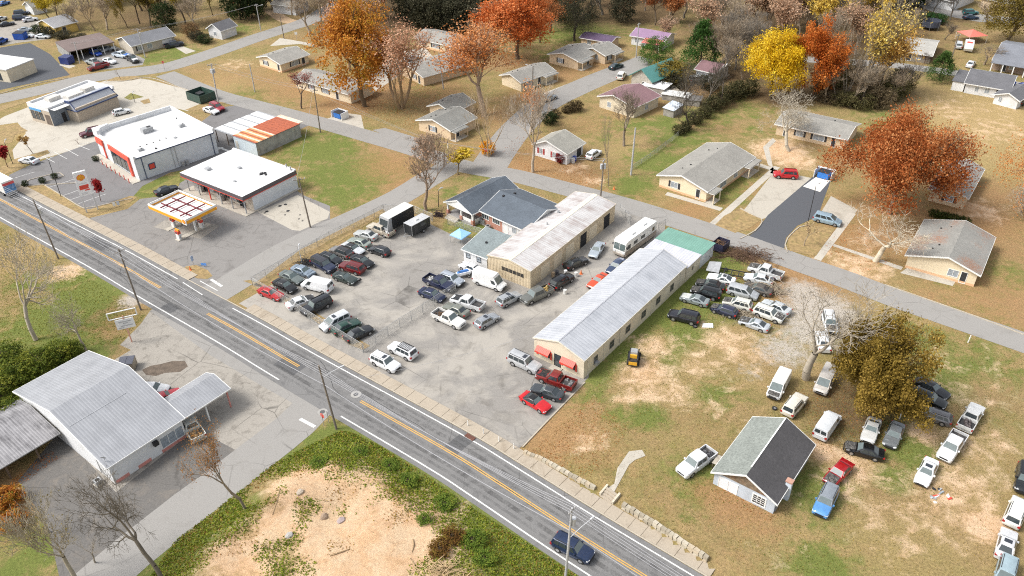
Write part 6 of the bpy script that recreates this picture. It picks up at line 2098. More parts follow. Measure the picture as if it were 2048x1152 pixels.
# ---- brick apartments
def apartment(label, FL, FR, BR, axis, ze=2.6, rise=1.5, wall=M_YBRICK, roof=M_SHG, frac=.5, fronts=(), rights=(), lefts=(), ov=.5, porch=None, name='apartment_house', shut=M_SHUT, pane=M_PANEB, trim=M_FRAME, group='brick apartments', vent=True, foot=None):
 root, L, W = site(name, label, FL, FR, BR, ze, 'house', group)
 zs = gable(root, L, W, ze, rise, axis, ov, wall, roof, frac=frac, trim=trim, foot=foot)
 for face, lst in (('F', fronts), ('R', rights), ('L', lefts)):
  for it in lst:
   kind, t, w = it[0], it[1], it[2]
   span = L if face == 'F' else W
   s = t * span
   if kind == 'd':
    opening(root, face, L, W, s, .12, w, 2.05, 'door', pane=M_SHUT, bars=(0, 0), ov=ov)
   else:
    opening(root, face, L, W, s, .85, w, 1.2, pane=pane, bars=(1, 0), ov=ov, shutters=shut if kind == 's' else None)
 if vent and axis == 'y':
  vents(root, [(L * .3, W * .2, zs(L * .3), .11), (L * .36, W * .3, zs(L * .36), .14), (L * .28, W * .75, zs(L * .28), .13), (L * .4, W * .8, zs(L * .4), .1)])
 elif vent:
  vents(root, [(L * .3, W * .6, zs(W * .6), .11), (L * .7, W * .62, zs(W * .62), .13)])
 if porch:
  for (x0, y0, x1, y1, zr) in porch:        # fractions; outward porch roof with posts
   X0, X1, Y0, Y1 = x0 * L, x1 * L, y0 * W, y1 * W
   mb = MB()
   mb.box(X0, Y0, zr - .14, X1, Y1, zr)
   part('porch_roof', mb, roof, root)
   mb = MB()
   mb.box(X0 - .04, Y0 - .04, zr - .22, X1 + .04, Y1 + .04, zr - .13)
   part('porch_trim', mb, M_FRAME, root)
   mb = MB()
   mb.box(X0 + .1, Y0 + .1, 0, X1 - .1, Y1 - .1, .1)
   part('porch_slab', mb, M_CONC2, root)
   posts(root, [(X1 - .25, Y0 + .25), (X1 - .25, Y1 - .25)], zr - .2, .09, wall)
 return root, L, W


M_PINKB = mat('buff_base', (.66, .42, .25), .85, var=.12)
apartment('cream apartment house with wide grey roof and corner porches', (1313, 350), (1416, 384), (1504, 312), 'y', 2.6, 1.65, M_YBRICK, M_SHG, .48, fronts=[('s', .34, 1.5), ('d', .80, .8)], rights=[('w', .36, 2.4), ('w', .62, 1.4)], foot=M_PINKB, porch=[(1.0 - .06, .01, 1.12, .16, 2.45), (1.0 - .06, .74, 1.12, .99, 2.45)])
apartment('cream apartment house with leafy roof and wreathed door', (1810, 510), (1962, 552), (2001, 477), 'y', 2.6, 1.75, M_YBRICK, M_SHL, .55, fronts=[('w', .66, 1.5), ('d', .80, .85)], rights=[('w', .5, 1.4)], foot=M_PINKB, porch=None)
apartment('apartment house partly hidden by the big russet tree', (1856, 378), (1938, 398), (1968, 338), 'y', 2.6, 1.35, M_BRICKT, M_SHG, .55, fronts=[('s', .55, 1.4)], rights=[('w', .5, 1.3)])
apartment('long brown apartment block behind the pale bare tree', (1549, 248), (1695, 280), (1722, 247), 'x', 2.6, 1.3, M_BRICKT, M_SHG, .5, fronts=[('s', .36, 1.5), ('s', .62, 2.4), ('d', .82, .8), ('d', .16, .8)])
apartment('cream apartment with black shutters near the upper road', (512, 114), (560, 129), (625, 110), 'y', 2.6, 1.35, M_YBRICK, M_SHG, .48, fronts=[('s', .32, 1.4), ('d', .85, .8)], rights=[('s', .5, 2.4), ('d', .78, 1.0)], foot=M_PINKB)
apartment('grey-roofed apartment behind the small red tree', (585, 157), (700, 190), (735, 165), 'x', 2.6, 1.35, M_YBRICK, M_SHG, .5, fronts=[('s', .30, 1.5), ('s', .55, 2.0), ('d', .75, .9)])
apartment('long apartment block in front of the vine-covered woods', (826, 75), (940, 102), (968, 80), 'x', 2.6, 1.35, M_YBRICK, M_SHG, .5, fronts=[('s', .15, 1.4), ('s', .38, 2.4), ('s', .62, 1.6), ('w', .80, 1.5)], foot=M_PINKB)
apartment('brown apartment gable beside the tall multi-stemmed tree', (795, 131), (846, 155), (925, 118), 'y', 2.6, 1.35, M_BRICKT, M_SHG, .5, fronts=[('s', .58, 1.5), ('d', .78, .8)])
apartment('dark-roofed apartment with porch under the bare tall trees', (831, 240), (901, 262), (949, 233), 'y', 2.6, 1.5, M_BRICKT, shingle('dark_grey_shingle', (.21, .21, .195), .3), .5, fronts=[('s', .45, 1.5)], rights=[('d', .3, .9)], porch=[(.94, .02, 1.12, .5, 2.45)])
apartment('grey-roofed apartment set behind the porch house', (853, 212), (905, 227), (945, 202), 'y', 2.6, 1.5, M_BRICKT, shingle('dark_grey_shingle', (.21, .21, .195), .3), .5)
apartment('apartment with open corner porch by the dead-end street', (998, 150), (1042, 166), (1105, 139), 'y', 2.6, 1.35, M_YBRICK, M_SHG, .5, rights=[('s', .25, 2.0), ('d', .55, .9)], porch=[(.95, .62, 1.14, .99, 2.45)])
apartment('grey-gabled apartment with shuttered window by the cul-de-sac', (1094, 108), (1157, 123), (1190, 100), 'y', 2.6, 1.4, M_BRICKT, M_SHG, .5, fronts=[('s', .40, 1.5)], rights=[('d', .5, .9)], porch=[(.95, .02, 1.12, .5, 2.45)])
apartment('second gabled apartment at the head of the cul-de-sac', (1160, 99), (1211, 112), (1250, 100), 'y', 2.6, 1.4, M_BRICKT, M_SHG, .5, fronts=[('w', .6, 1.2)], rights=[('s', .35, 1.3)], porch=[(.95, .4, 1.14, .95, 2.45)])
root, L, W = apartment('white cottage with grey roof and red shutters', (1064, 288), (1135, 309), (1174, 286), 'y', 2.75, 1.8, M_WHITEW, shingle('cottage_shingle', (.30, .29, .255), .3), .40, fronts=[('s', .22, .8), ('s', .60, .8)], rights=[('d', .72, 1.8)], name='cottage', shut=M_REDSHUT, group=None, vent=False)
apartment('house with faded maroon roof among bare trees', (1194, 192), (1270, 216), (1316, 189), 'y', 2.9, 1.5, mat('cream_stucco', (.60, .53, .40), .8, var=.12), shingle('maroon_shingle', (.20, .115, .125), .25), .42, fronts=[('w', .3, 1.0)], rights=[('w', .5, 1.2)], name='house', group=None, vent=False)
root, L, W = apartment('stone house with steep green metal roof', (1258, 150), (1305, 165), (1352, 138), 'y', 3.0, 2.6, mat('rubble_stone', (.40, .37, .32), .9, var=.4, scale=2.5), metal_roof('teal_metal_roof', (.09, .26, .24), '5a8a80', .4, .5, 'X', .02, .5), .5, fronts=[('d', .6, 1.0)], name='house', group=None, vent=False, trim=mat('teal_trim', (.10, .24, .22), .6))
root, L, W = apartment('white house with purple roof and red porch', (1259, 71), (1330, 83), (1356, 68), 'x', 2.7, 1.3, M_WHITEW, mat('purple_roof', (.27, .17, .27), .6, var=.15, scale=.5), .5, fronts=[('w', .2, 1.2), ('w', .55, 1.2)], name='house', group=None, vent=False)
mb = MB()
mb.loft([(L * .45, -2.6, 2.1), (L * .95, -2.6, 2.1), (L * .95, .3, 2.7), (L * .45, .3, 2.7)], [(L * .45, -2.6, 2.2), (L * .95, -2.6, 2.2), (L * .95, .3, 2.8), (L * .45, .3, 2.8)])
part('porch_roof', mb, mat('coral_roof', (.55, .16, .14), .6, var=.12), root)
posts(root, [(L * .47, -2.4), (L * .93, -2.4)], 2.15)
apartment('low house with dark purple roof behind the apartments', (1158, 75), (1222, 86), (1242, 74), 'x', 2.5, .8, M_BRICKT, mat('aubergine_roof', (.10, .065, .115), .5, var=.2), .5, fronts=[('w', .3, 1.2)], name='house', group=None, vent=False)
# far right houses
root, L, W = apartment('slate-roofed house with white porch columns', (1984, 119), (2062, 132), (2085, 92), 'x', 2.7, 2.0, mat('dull_brown_brick', (.34, .25, .19), .9, var=.2), shingle('slate_shingle', (.19, .20, .225), .25), .5, fronts=[('d', .35, 1.0), ('w', .55, 1.2)], name='house', group=None, vent=False)  # walls in a plain dull brown with random mottling
mb = MB()
mb.loft([(.2, -2.2, 2.45), (L, -2.2, 2.45), (L, .3, 2.75), (.2, .3, 2.75)], [(.2, -2.2, 2.55), (L, -2.2, 2.55), (L, .3, 2.85), (.2, .3, 2.85)])
part('porch_roof', mb, shingle('slate_shingle', (.19, .20, .225), .25), root)
posts(root, [(.6 + i * L * .28, -2.0) for i in range(4)], 2.5, .12)
root, L, W = apartment('long white cottage with charcoal roof by the field', (1928, 166), (2022, 182), (2038, 152), 'x', 2.6, 1.8, M_WHITEW, shingle('charcoal_shingle', (.13, .13, .14), .3), .5, fronts=[('w', .3, .8), ('w', .52, 1.0), ('d', .75, .9)], name='cottage', group=None, vent=False)
mb = MB()
mb.box(-2.6, 1.0, 0, .2, W * .8, 2.3)
part('sunroom', mb, mat('sunroom_white', (.74, .75, .75), .5, var=.05), root)
mb = MB()
mb.box(-2.9, .8, 2.3, .4, W * .85, 2.45)
part('sunroom_roof', mb, shingle('charcoal_shingle', (.13, .13, .14), .3), root)
root, L, W = apartment('white shed with green hedge beside the white cottage', (1985, 189), (2040, 203), (2056, 180), 'y', 2.3, 1.3, M_WHITEW, shingle('charcoal_shingle', (.13, .13, .14), .3), .55, fronts=[('w', .3, .7)], name='garden_shed', group=None, vent=False)
apartment('weathered house with sagging grey roof and collapsed porch', (1800, 103), (1866, 112), (1886, 82), 'x', 2.4, 1.6, mat('weathered_board', (.25, .22, .18), .9, var=.35), shingle('pale_weathered', (.37, .36, .33), .25), .5, fronts=[('d', .3, 1.2), ('w', .6, 1.0)], name='house', group=None, vent=False)
apartment('small white house at the far wooded roadside', (411, 57), (441, 63), (455, 47), 'y', 2.8, 1.9, M_WHITEW, shingle('charcoal_shingle', (.13, .13, .14), .3), .5, fronts=[('w', .5, 1.1)], name='cottage', group=None, vent=False)
root, L, W = apartment('grey-roofed house with white garage door by the upper road', (262, 93), (352, 71), (340, 52), 'x', 2.7, 1.7, mat('beige_siding', (.50, .45, .37), .8, var=.1), shingle('dusk_shingle', (.165, .17, .185), .3), .5, fronts=[('s', .18, 1.1), ('w', .4, 1.4)], name='house', group=None, vent=False)
mb = MB()
mb.box(L * .68, .42, 0, L * .9, .5, 2.2)
part('garage_door', mb, M_FRAME, root)
apartment('yellow house with grey roof in the junk yard', (72, 46), (108, 56), (138, 38), 'y', 2.8, 1.7, mat('yellow_siding', (.66, .47, .14), .8, var=.1), shingle('dusty_shingle', (.30, .30, .31), .25), .42, fronts=[('w', .5, 1.0)], rights=[('d', .4, 1.2)], name='house', group=None, vent=False)
apartment('small white far house at the picture top', (44, 10), (62, 15), (74, 2), 'y', 2.8, 1.6, M_WHITEW, M_SHG, .5, name='cottage', group=None, vent=False)
apartment('white far building beyond the roadside meadow', (540, 8), (590, 14), (608, 0), 'x', 3.0, 1.5, M_WHITEW, M_SHG, .5, name='house', group=None, vent=False)
apartment('far house with slate roof behind the corner yard', (1860, -6), (1910, 4), (1925, -20), 'x', 3.0, 1.8, M_WHITEW, M_SHK, .5, name='house', group=None, vent=False)
apartment('far grey-roofed house above the corner yard', (1960, -4), (2030, 10), (2046, -14), 'x', 3.0, 1.8, M_BRICKT, M_SHG, .5, name='house', group=None, vent=False)
apartment('white house with tall windows hidden among the trees', (1388, 138), (1432, 148), (1450, 128), 'x', 2.8, 1.4, M_WHITEW, shingle('maroon_shingle', (.20, .115, .125), .25), .5, fronts=[('w', .2, 1.0), ('w', .45, 1.0), ('w', .7, 1.0)], name='house', group=None, vent=False)
# carport with brown flat roof
root, L, W = site('carport', 'open carport with broad brown flat roof', (137, 104), (229, 84), (200, 65), 3.0)
mb = MB()
mb.box(0, 0, 2.85, L, W, 3.05)
part('flat_roof', mb, shingle('brown_roofing', (.165, .125, .115), .2), root)
for i in range(5):
 mb = MB()
 x = .4 + i * (L - .8) / 4
 mb.box(x - .1, .3, 0, x + .1, .5, 2.85)
 part('carport_post', mb, M_FRAME, root)
mb = MB()
mb.box(.1, W - .3, 0, L - .1, W - .1, 2.85)
part('back_wall', mb, mat('grey_block', (.3, .3, .29), .9, var=.3), root)
mb = MB()
mb.box(.1, .6, 0, .3, W - .3, 2.85)
part('side_wall', mb, mat('grey_block', (.3, .3, .29), .9, var=.3), root)
# building at the left edge
root, L, W = site('edge_shop', 'cream shop with white flat roof at the upper parking lot', (-60, 130), (12, 140), (14, 112), 3.6)
mb = MB()
mb.box(0, 0, 0, L, W, 3.5)
part('wall', mb, M_CREAM, root)
mb = MB()
mb.box(-.2, -.2, 3.5, L + .2, W + .2, 3.75)
part('flat_roof', mb, M_MEMB, root)
mb = MB()
mb.box(L * .3, -.05, .3, L * .8, 0, 2.4)
part('window', mb, M_PANE, root)

# ---------------------------------------------------------------- trees
def project(p):
 X = p[0]
 dz = p[2] - CAM_H
 Y = p[1] * _sp + dz * _cp
 Z = p[1] * _cp - dz * _sp
 x, y = X / Z, Y / Z
 x, y = _c * x + _s * y, -_s * x + _c * y
 return 1024 + F_PIX * x, 576 - F_PIX * y


def height_at(base, top_y):
 b = P(*base)
 lo, hi = 0.2, 45.0
 for _ in range(40):
  m = (lo + hi) / 2
  if project((b.x, b.y, b.z + m))[1] > top_y:
   lo = m
  else:
   hi = m
 return b, lo


def segs_mesh(name, segs, sides):
 """all branch segments as tapered tubes in one mesh"""
 V, Fc = [], []
 off = 0
 for k in sorted(set(sides)):
  sel = [s for s, q in zip(segs, sides) if q == k]
  p0 = np.array([s[0] for s in sel])
  p1 = np.array([s[1] for s in sel])
  r0 = np.array([s[2] for s in sel])
  r1 = np.array([s[3] for s in sel])
  d = p1 - p0
  d /= np.linalg.norm(d, axis=1, keepdims=True) + 1e-9
  ref = np.where(np.abs(d[:, 2:3]) > .9, np.array([[1.0, 0, 0]]), np.array([[0, 0, 1.0]]))
  a = np.cross(d, ref)
  a /= np.linalg.norm(a, axis=1, keepdims=True) + 1e-9
  b = np.cross(d, a)
  n = len(sel)
  ang = np.arange(k) * 2 * math.pi / k
  ca, sa = np.cos(ang)[None, :, None], np.sin(ang)[None, :, None]
  ringa = p0[:, None, :] + (a[:, None, :] * ca + b[:, None, :] * sa) * r0[:, None, None]
  ringb = p1[:, None, :] + (a[:, None, :] * ca + b[:, None, :] * sa) * r1[:, None, None]
  V.append(np.concatenate([ringa, ringb], 1).reshape(-1, 3))
  base = off + np.arange(n)[:, None] * 2 * k
  i = np.arange(k)[None, :]
  j = (np.arange(k)[None, :] + 1) % k
  Fc.append(np.stack([base + i, base + j, base + k + j, base + k + i], 2).reshape(-1, 4))
  off += n * 2 * k
 return raw_mesh(name, np.concatenate(V), np.concatenate(Fc), True)


def raw_mesh(name, V, Q, smooth=False):
 me = bpy.data.meshes.new(name)
 me.vertices.add(len(V))
 me.vertices.foreach_set('co', V.astype(np.float32).ravel())
 me.loops.add(Q.size)
 me.loops.foreach_set('vertex_index', Q.astype(np.int32).ravel())
 me.polygons.add(len(Q))
 me.polygons.foreach_set('loop_start', np.arange(0, Q.size, Q.shape[1], dtype=np.int32))
 me.update(calc_edges=True)
 if smooth:
  me.polygons.foreach_set('use_smooth', [True] * len(Q))
 return me


def skeleton(seed, trunk=.3, stems=1, levels=5, spread=.75, up=.25, kids=(3, 4), ratio=.68, r0=.022, wob=.18, lean=0.0):
 """unit-height tree: list of (p0,p1,r0,r1), levels and twig ends"""
 rr = random.Random(seed)
 segs, lv, tips = [], [], []

 def grow(p, d, ln, r, level):
  n = 3 if level < 3 else 2
  q = p.copy()
  r1 = r
  for i in range(n):
   d = (d + Vector((rr.gauss(0, wob), rr.gauss(0, wob), rr.gauss(0, wob) + up * .25 * (level > 0)))).normalized()
   e = q + d * (ln / n)
   r2 = r1 * (.86 if level else .90)
   segs.append((tuple(q), tuple(e), r1, r2))
   lv.append(level)
   q, r1 = e, r2
   if level and level < levels and i < n - 1 and rr.random() < .75:
    side = d.orthogonal().normalized()
    side.rotate(Matrix.Rotation(rr.uniform(0, 6.28), 3, d))
    grow(q, (d + side * rr.uniform(.6, 1.1) * spread).normalized(), ln * ratio * rr.uniform(.6, .95), r1 * .55, level + 1)
  if level >= levels:
   tips.append(tuple(q))
   return
  k = rr.randint(*kids)
  a0 = rr.uniform(0, 6.28)
  for i in range(k):
   side = d.orthogonal().normalized()
   side.rotate(Matrix.Rotation(a0 + i * 6.28 / k + rr.uniform(-.5, .5), 3, d))
   f = spread * rr.uniform(.55, 1.15)
   nd = (d + side * f + Vector((0, 0, up * .4))).normalized()
   grow(q, nd, ln * ratio * rr.uniform(.75, 1.15), r1 * rr.uniform(.55, .72), level + 1)
 for s in range(stems):
  a = 6.28 * s / stems
  d = Vector((lean + (0.28 * math.cos(a) if stems > 1 else 0), (0.28 * math.sin(a) if stems > 1 else 0), 1)).normalized()
  grow(Vector((0.01 * math.cos(a) * (stems > 1), 0.01 * math.sin(a) * (stems > 1), 0)), d, trunk, r0 / (1 if stems == 1 else stems ** .5), 0)
 zmax = max(s[1][2] for s in segs)
 k = 1.0 / zmax
 segs = [(tuple(c * k for c in a), tuple(c * k for c in b), x, y) for a, b, x, y in segs]
 tips = [tuple(c * k for c in t) for t in tips]
 rad = np.percentile(np.hypot([t[0] for t in tips], [t[1] for t in tips]), 92)
 return segs, lv, tips, rad


def leaf_cloud(seed, centres, per, scatter, size, flat=.0):
 g = np.random.default_rng(seed)
 c = np.repeat(np.array(centres), per, 0)
 n = len(c)
 c = c + np.clip(g.normal(0, scatter, (n, 3)), -1.7 * scatter, 1.7 * scatter)
 u = g.normal(size=(n, 3))
 u /= np.linalg.norm(u, axis=1, keepdims=True)
 w = g.normal(size=(n, 3))
 w -= u * (u * w).sum(1, keepdims=True)
 w /= np.linalg.norm(w, axis=1, keepdims=True)
 s = size * g.uniform(.55, 1.35, (n, 1))
 a, b = u * s, w * s * g.uniform(.5, .9, (n, 1))
 V = np.stack([c - a, c - b * .9, c + a, c + b], 1)
 return V.reshape(-1, 3), np.arange(4 * n).reshape(-1, 4)


BARK = {}


def bark(c):
 return mat('bark_%s' % c, c, 0.9, var=0.35, scale=5, dirt='3a332b', dirt_amt=0.4, dirt_scale=3)


def leafm(c1, c2, c3=None):
 key = 'leaves_%s_%s_%s' % (c1, c2, c3)
 if key in MATS:
  return MATS[key]
 m = bpy.data.materials.new(key)
 nt, b = nodes_of(m)
 b.inputs['Roughness'].default_value = 0.75
 b.inputs['Specular IOR Level'].default_value = 0.2
 g = nt.nodes.new('ShaderNodeNewGeometry')
 n = tex_noise(nt, 2.2, 3, 0.6)        # unit-height crown space: broad colour drift
 ad = nt.nodes.new('ShaderNodeMath')
 ad.operation = 'MULTIPLY_ADD'
 nt.links.new(g.outputs['Random Per Island'], ad.inputs[0])
 ad.inputs[1].default_value = 0.32
 nt.links.new(n.outputs[0], ad.inputs[2])
 c3 = c3 or c1
 r = ramp(nt, ad.outputs[0], [(0.42, col4(c1)), (0.65, col4(c2)), (0.88, col4(c3, 1.1))])
 nt.links.new(r.outputs[0], b.inputs['Base Color'])
 tr = nt.nodes.new('ShaderNodeBsdfTranslucent')
 nt.links.new(r.outputs[0], tr.inputs['Color'])
 ms = nt.nodes.new('ShaderNodeMixShader')
 ms.inputs[0].default_value = 0.3
 nt.links.new(b.outputs[0], ms.inputs[1])
 nt.links.new(tr.outputs[0], ms.inputs[2])
 nt.links.new(ms.outputs[0], nt.nodes['Material Output'].inputs['Surface'])
 MATS[key] = m
 return m


TREEV = {}


def variant(key):
 if key in TREEV:
  return TREEV[key]
 kind, seed = key
 if kind == 'vase':            # tall, many rising stems
  sk = skeleton(seed, .22, 1, 5, .50, .45, (3, 4), .74, .020, .14)
 elif kind == 'spread':        # broad, low fork
  sk = skeleton(seed, .20, 1, 5, .95, .12, (3, 4), .74, .032, .20)
 elif kind == 'dead':          # big, few pale limbs
  sk = skeleton(seed, .24, 1, 5, .85, .20, (2, 4), .74, .031, .17)
 elif kind == 'multi':
  sk = skeleton(seed, .30, 4, 4, .42, .5, (2, 3), .72, .026, .12)
 elif kind == 'oak':
  sk = skeleton(seed, .20, 1, 4, .95, .10, (4, 5), .74, .026, .18)
 elif kind == 'tall':
  sk = skeleton(seed, .28, 1, 4, .62, .30, (3, 5), .72, .022, .16)
 elif kind == 'sapling':
  sk = skeleton(seed, .30, 1, 3, .45, .5, (3, 4), .66, .016, .12)
 segs, lv, tips, rad = sk
 sides = [7 if l == 0 else (5 if l == 1 else (4 if l == 2 else 3)) for l in lv]
 main = [(s, q) for s, q, l in zip(segs, sides, lv) if l <= 2]
 twig = [(s, q) for s, q, l in zip(segs, sides, lv) if l > 2]
 trunk = segs_mesh('trunk', [m[0] for m in main], [m[1] for m in main])
 tw = segs_mesh('twigs', [(a, b, max(x, .0016), max(y, .0011)) for (a, b, x, y), q in twig], [m[1] for m in twig]) if twig else None
 mids = [tuple((a + b) / 2 for a, b in zip(s[0], s[1])) for s, q in twig]
 TREEV[key] = dict(trunk=trunk, twigs=tw, tips=tips, mids=mids, rad=rad, leaves={})
 return TREEV[key]


def crown_mesh(key, density, size, scatter, fill=0.0):
 v = TREEV[key]
 k = (density, size, scatter, fill)
 if k not in v['leaves']:
  cs = v['tips'] + v['mids']
  g = random.Random(5)
  g.shuffle(cs)
  n = int(density)
  per = max(1, int(math.ceil(n / len(cs))))
  cs = cs[:max(1, n // per)]
  V, Q = leaf_cloud(key[1] + 3, cs, per, scatter, size)
  if fill:
   gg = np.random.default_rng(key[1])
   m = 160
   lob = gg.normal(size=(15, 3))
   lob /= np.linalg.norm(lob, axis=1, keepdims=True)
   lob *= gg.uniform(.45, .86, (15, 1))
   d = lob[gg.integers(0, 15, m)] + gg.normal(0, .17, (m, 3))
   r = v['rad'] * 1.05
   cl = d * np.array([r, r, .43]) + np.array([0, 0, .53])
   V2, Q2 = leaf_cloud(key[1] + 9, cl, int(n * fill / m), r * .085, size * 1.2)
   Q = np.concatenate([Q, Q2 + len(V)])
   V = np.concatenate([V, V2])
  V[:, 2] = np.maximum(V[:, 2], 0.06)
  v['leaves'][k] = raw_mesh('crown', V, Q)
 return v['leaves'][k]


def tree(label, kind, seed, base, top_y=None, width=None, bk='6b6157', leaves=None, density=6000, size=.016, scatter=.03, group=None, h=None, rot=None, name=None, cat='tree', lean=0, fill=0.0):
 b, hh = (P(*base), h) if h else height_at(base, top_y)
 v = variant((kind, seed))
 w = (width / 2) / v['rad'] if width else hh
 r_ = thing(name or 'tree', label, cat, (b.x, b.y, b.z - .05), rot if rot is not None else rnd.uniform(0, 6.28), group)
 if lean:
  r_.rotation_euler = (0, lean, r_.rotation_euler[2])
 t = link('trunk', v['trunk'], bark(bk), r_)
 t.scale = (w, w, hh)
 if v['twigs']:
  t2 = link('branches', v['twigs'], bark(bk), r_)
  t2.scale = (w, w, hh)
 if leaves:
  c = link('crown', crown_mesh((kind, seed), density, size, scatter, fill), leafm(*leaves), r_)
  c.scale = (w, w, hh)
 return r_


CONE = {}


def conifer(label, base, top_y=None, width=6, cols=('2c3a1c', '3f5228', '55682f'), group=None, seed=1, h=None, shape='cone', n=5000, size=.02, name='evergreen_tree'):
 b, hh = (P(*base), h) if h else height_at(base, top_y)
 key = (seed, shape, n)
 if key not in CONE:
  g = np.random.default_rng(seed)
  cl = []
  m = 240
  for i in range(m):
   z = g.uniform(.14, .98) if shape == 'cone' else g.uniform(.12, .95)
   if shape == 'cone':
    rad = (1 - z) ** .75 * .52 * g.uniform(.55, 1.1)
   else:
    rad = math.sqrt(max(0.01, 1 - ((z - .52) / .52) ** 2)) * .5 * g.uniform(.35, 1.08)
   a = g.uniform(0, 6.28)
   cl.append((rad * math.cos(a), rad * math.sin(a), z))
  V, Q = leaf_cloud(seed, cl, max(6, int(n * 1.8) // m), .045, size * .72)
  V[:, 2] = np.clip(V[:, 2], .03, 1.05)
  tk = MB()
  tk.tube((0, 0, 0), (0, 0, .85), .022, .006, 7)
  for c in cl[:40]:
   tk.tube((0, 0, c[2] * .82), (c[0] * .9, c[1] * .9, c[2]), .006, .002, 4, False)
  CONE[key] = (raw_mesh('crown', V, Q), tk.mesh('trunk', True))
 r_ = thing(name, label, 'tree' if 'tree' in name else 'shrub', (b.x, b.y, b.z - .03), rnd.uniform(0, 6.28), group)
 t = link('trunk' if 'tree' in name else 'stem', CONE[key][1], bark('4a3d30'), r_)
 c = link('crown' if 'tree' in name else 'foliage', CONE[key][0], leafm(*cols), r_)
 for o in (t, c):
  o.scale = (width, width, hh)
 return r_


def shrub(label, base, w, h, cols, seed=1, group=None, n=1600, size=.045):
 return conifer(label, base, None, w, cols, group, seed, h, 'ball', n, size, 'shrub')


ORANGE = ('8a4416', 'b9652a', 'd08a4a')
RUSSET = ('7a3416', 'a04a22', 'bd6a3c')
GOLD = ('9a6a14', 'c08a1e', '8a7a1e')
YELLOW = ('c09a10', 'd8b41e', 'e0c84a')
TANL = ('9a7250', 'bd9470', 'c8a488')
OLIVE = ('4a3c18', '6e5420', '8a6224')
DKGREEN = ('1c2812', '2c3a1c', '3c4a26')
VINE = ('26281c', '3c3c2a', '565240')
PALE = 'b5aa98'
GREYB = '8a8074'

# lower left and foreground
tree('pollarded bare tree on the near verge', 'dead', 3, (72, 680), 468, 15, 'b5aa98', None, rot=1.0)
tree('small bare tree behind the grey metal roof', 'spread', 11, (173, 704), 588, 8, 'a09684')
tree('half-bare tree with orange leaves on the dirt bank', 'tall', 5, (490, 1017), 832, 9, '8a7f6e', ('8a5a26', 'a8743a', 'b98a50'), 1800, .008, .03)
tree('crooked bare tree beside the lower side road', 'spread', 13, (325, 1158), 955, 11, '6f675a', None, lean=R(-14), rot=0.0)
tree('pale bare tree in the lower corner grass', 'vase', 15, (152, 1160), 1000, 8, 'a39a86', ('6a6030', '8a7a40', '9a8a50'), 400, .007)
tree('thin bare sapling in the lower yard', 'sapling', 21, (190, 1125), 1075, 3, '9a9080')
tree('slender bare tree at the yard edge', 'sapling', 22, (98, 1065), 985, 4, 'a09684')
for i, (x, y, w, h) in enumerate(((8, 800, 6, 4), (45, 770, 6, 4.2), (85, 745, 5.5, 3.8), (125, 722, 5, 3.2), (20, 840, 5, 3), (10, 730, 6, 3.4), (150, 712, 3.5, 2.4))):
 shrub('dense green bush in the hedge behind the grey metal roof', (x, y), w, h, ('3c4c16', '5c6a22', '80802e'), 31 + i % 3, 'hedge bushes behind the metal roof', 3000, .035)
for i, (x, y, w, h) in enumerate(((16, 1010, 4, 2.2), (30, 1050, 3.5, 1.6))):
 shrub('orange-leaved bush at the yard corner', (x, y), w, h, ('8a4a1a', 'b0702a', '7a7a2a'), 34 + i, 'orange bushes at the yard corner', 1600, .05)
for i, (x, y, w, h) in enumerate(((780, 935, 2.2, 1.0), (815, 965, 2.4, 1.2), (890, 1010, 2.6, 1.2), (905, 1075, 2.4, 1.4), (945, 1085, 2.8, 1.5), (880, 1100, 2.4, 1.3), (640, 925, 2.2, .9), (720, 905, 2, .8), (970, 1120, 2.4, 1.3), (850, 1040, 1.8, .9))):
 shrub('rust brown weed clump on the green bank' if i in (3, 5) else 'dark green weed clump on the green bank', (x, y), w * 1.15, h * .6, ('4a3216', '6a4a20', '7a6a2a') if i in (3, 5) else ('3c5218', '5a7024', '848a36'), 36 + i % 2, 'brown weed clumps on the bank' if i in (3, 5) else 'green weed clumps on the bank', 1200, .05)
# centre
tree('slender bare tree at the corner of the car lot', 'vase', 41, (852, 421), 268, 10, '9a8672', ('a08066', 'b8967c', 'c0a48c'), 350, .012)
tree('thin tan tree behind the corner bare tree', 'vase', 42, (858, 338), 262, 7, '9a8672', ('a08066', 'b8967c', 'c0a48c'), 500, .014)
tree('small yellow-leaved tree at the street corner', 'sapling', 43, (916, 350), 308, 5.5, '7a6a50', ('b09420', 'c8ac3a', 'a89a40'), 900, .035, .05)
tree('half-bare orange tree over the apartments', 'tall', 44, (968, 232), 52, 25, 'a48e78', ('b06a34', 'c88a54', 'cfa078'), 7500, .0085, .035)
tree('vase-shaped bare tree at the dead-end corner', 'multi', 45, (978, 313), 180, 10, 'b09c80')
shrub('bright orange bush at the dead-end corner', (976, 308), 3.4, 3.0, ('c07a10', 'd89a1e', 'e0b040'), 33, None, 1500, .05)
tree('tall multi-stemmed tan tree between the apartments', 'multi', 46, (802, 217), 26, 20, '9a8468', ('b0805c', 'c69a7c', 'cba68e'), 6500, .0075, .03)
tree('large golden orange tree beside the apartments', 'tall', 47, (730, 213), -6, 19, '6a5a46', ('a8661e', 'c4863a', '9a8220'), 12000, .0085, .03, fill=.8)
tree('small sparse dark red tree by the street', 'tall', 48, (603, 217), 145, 9, '5f5248', ('7a3a30', '96524a', 'a87a70'), 900, .016)
tree('tan half-bare tree behind the golden tree', 'vase', 49, (700, 140), -10, 16, 'a38a74', ('b08468', 'c29a82', 'cbac98'), 3500, .010, .035)
tree('large orange tree in front of the vine woods', 'tall', 50, (1036, 118), -48, 22, '6b5a4a', ('a8501e', 'c46c34', 'd08a58'), 12000, .0085, .03, fill=.9)
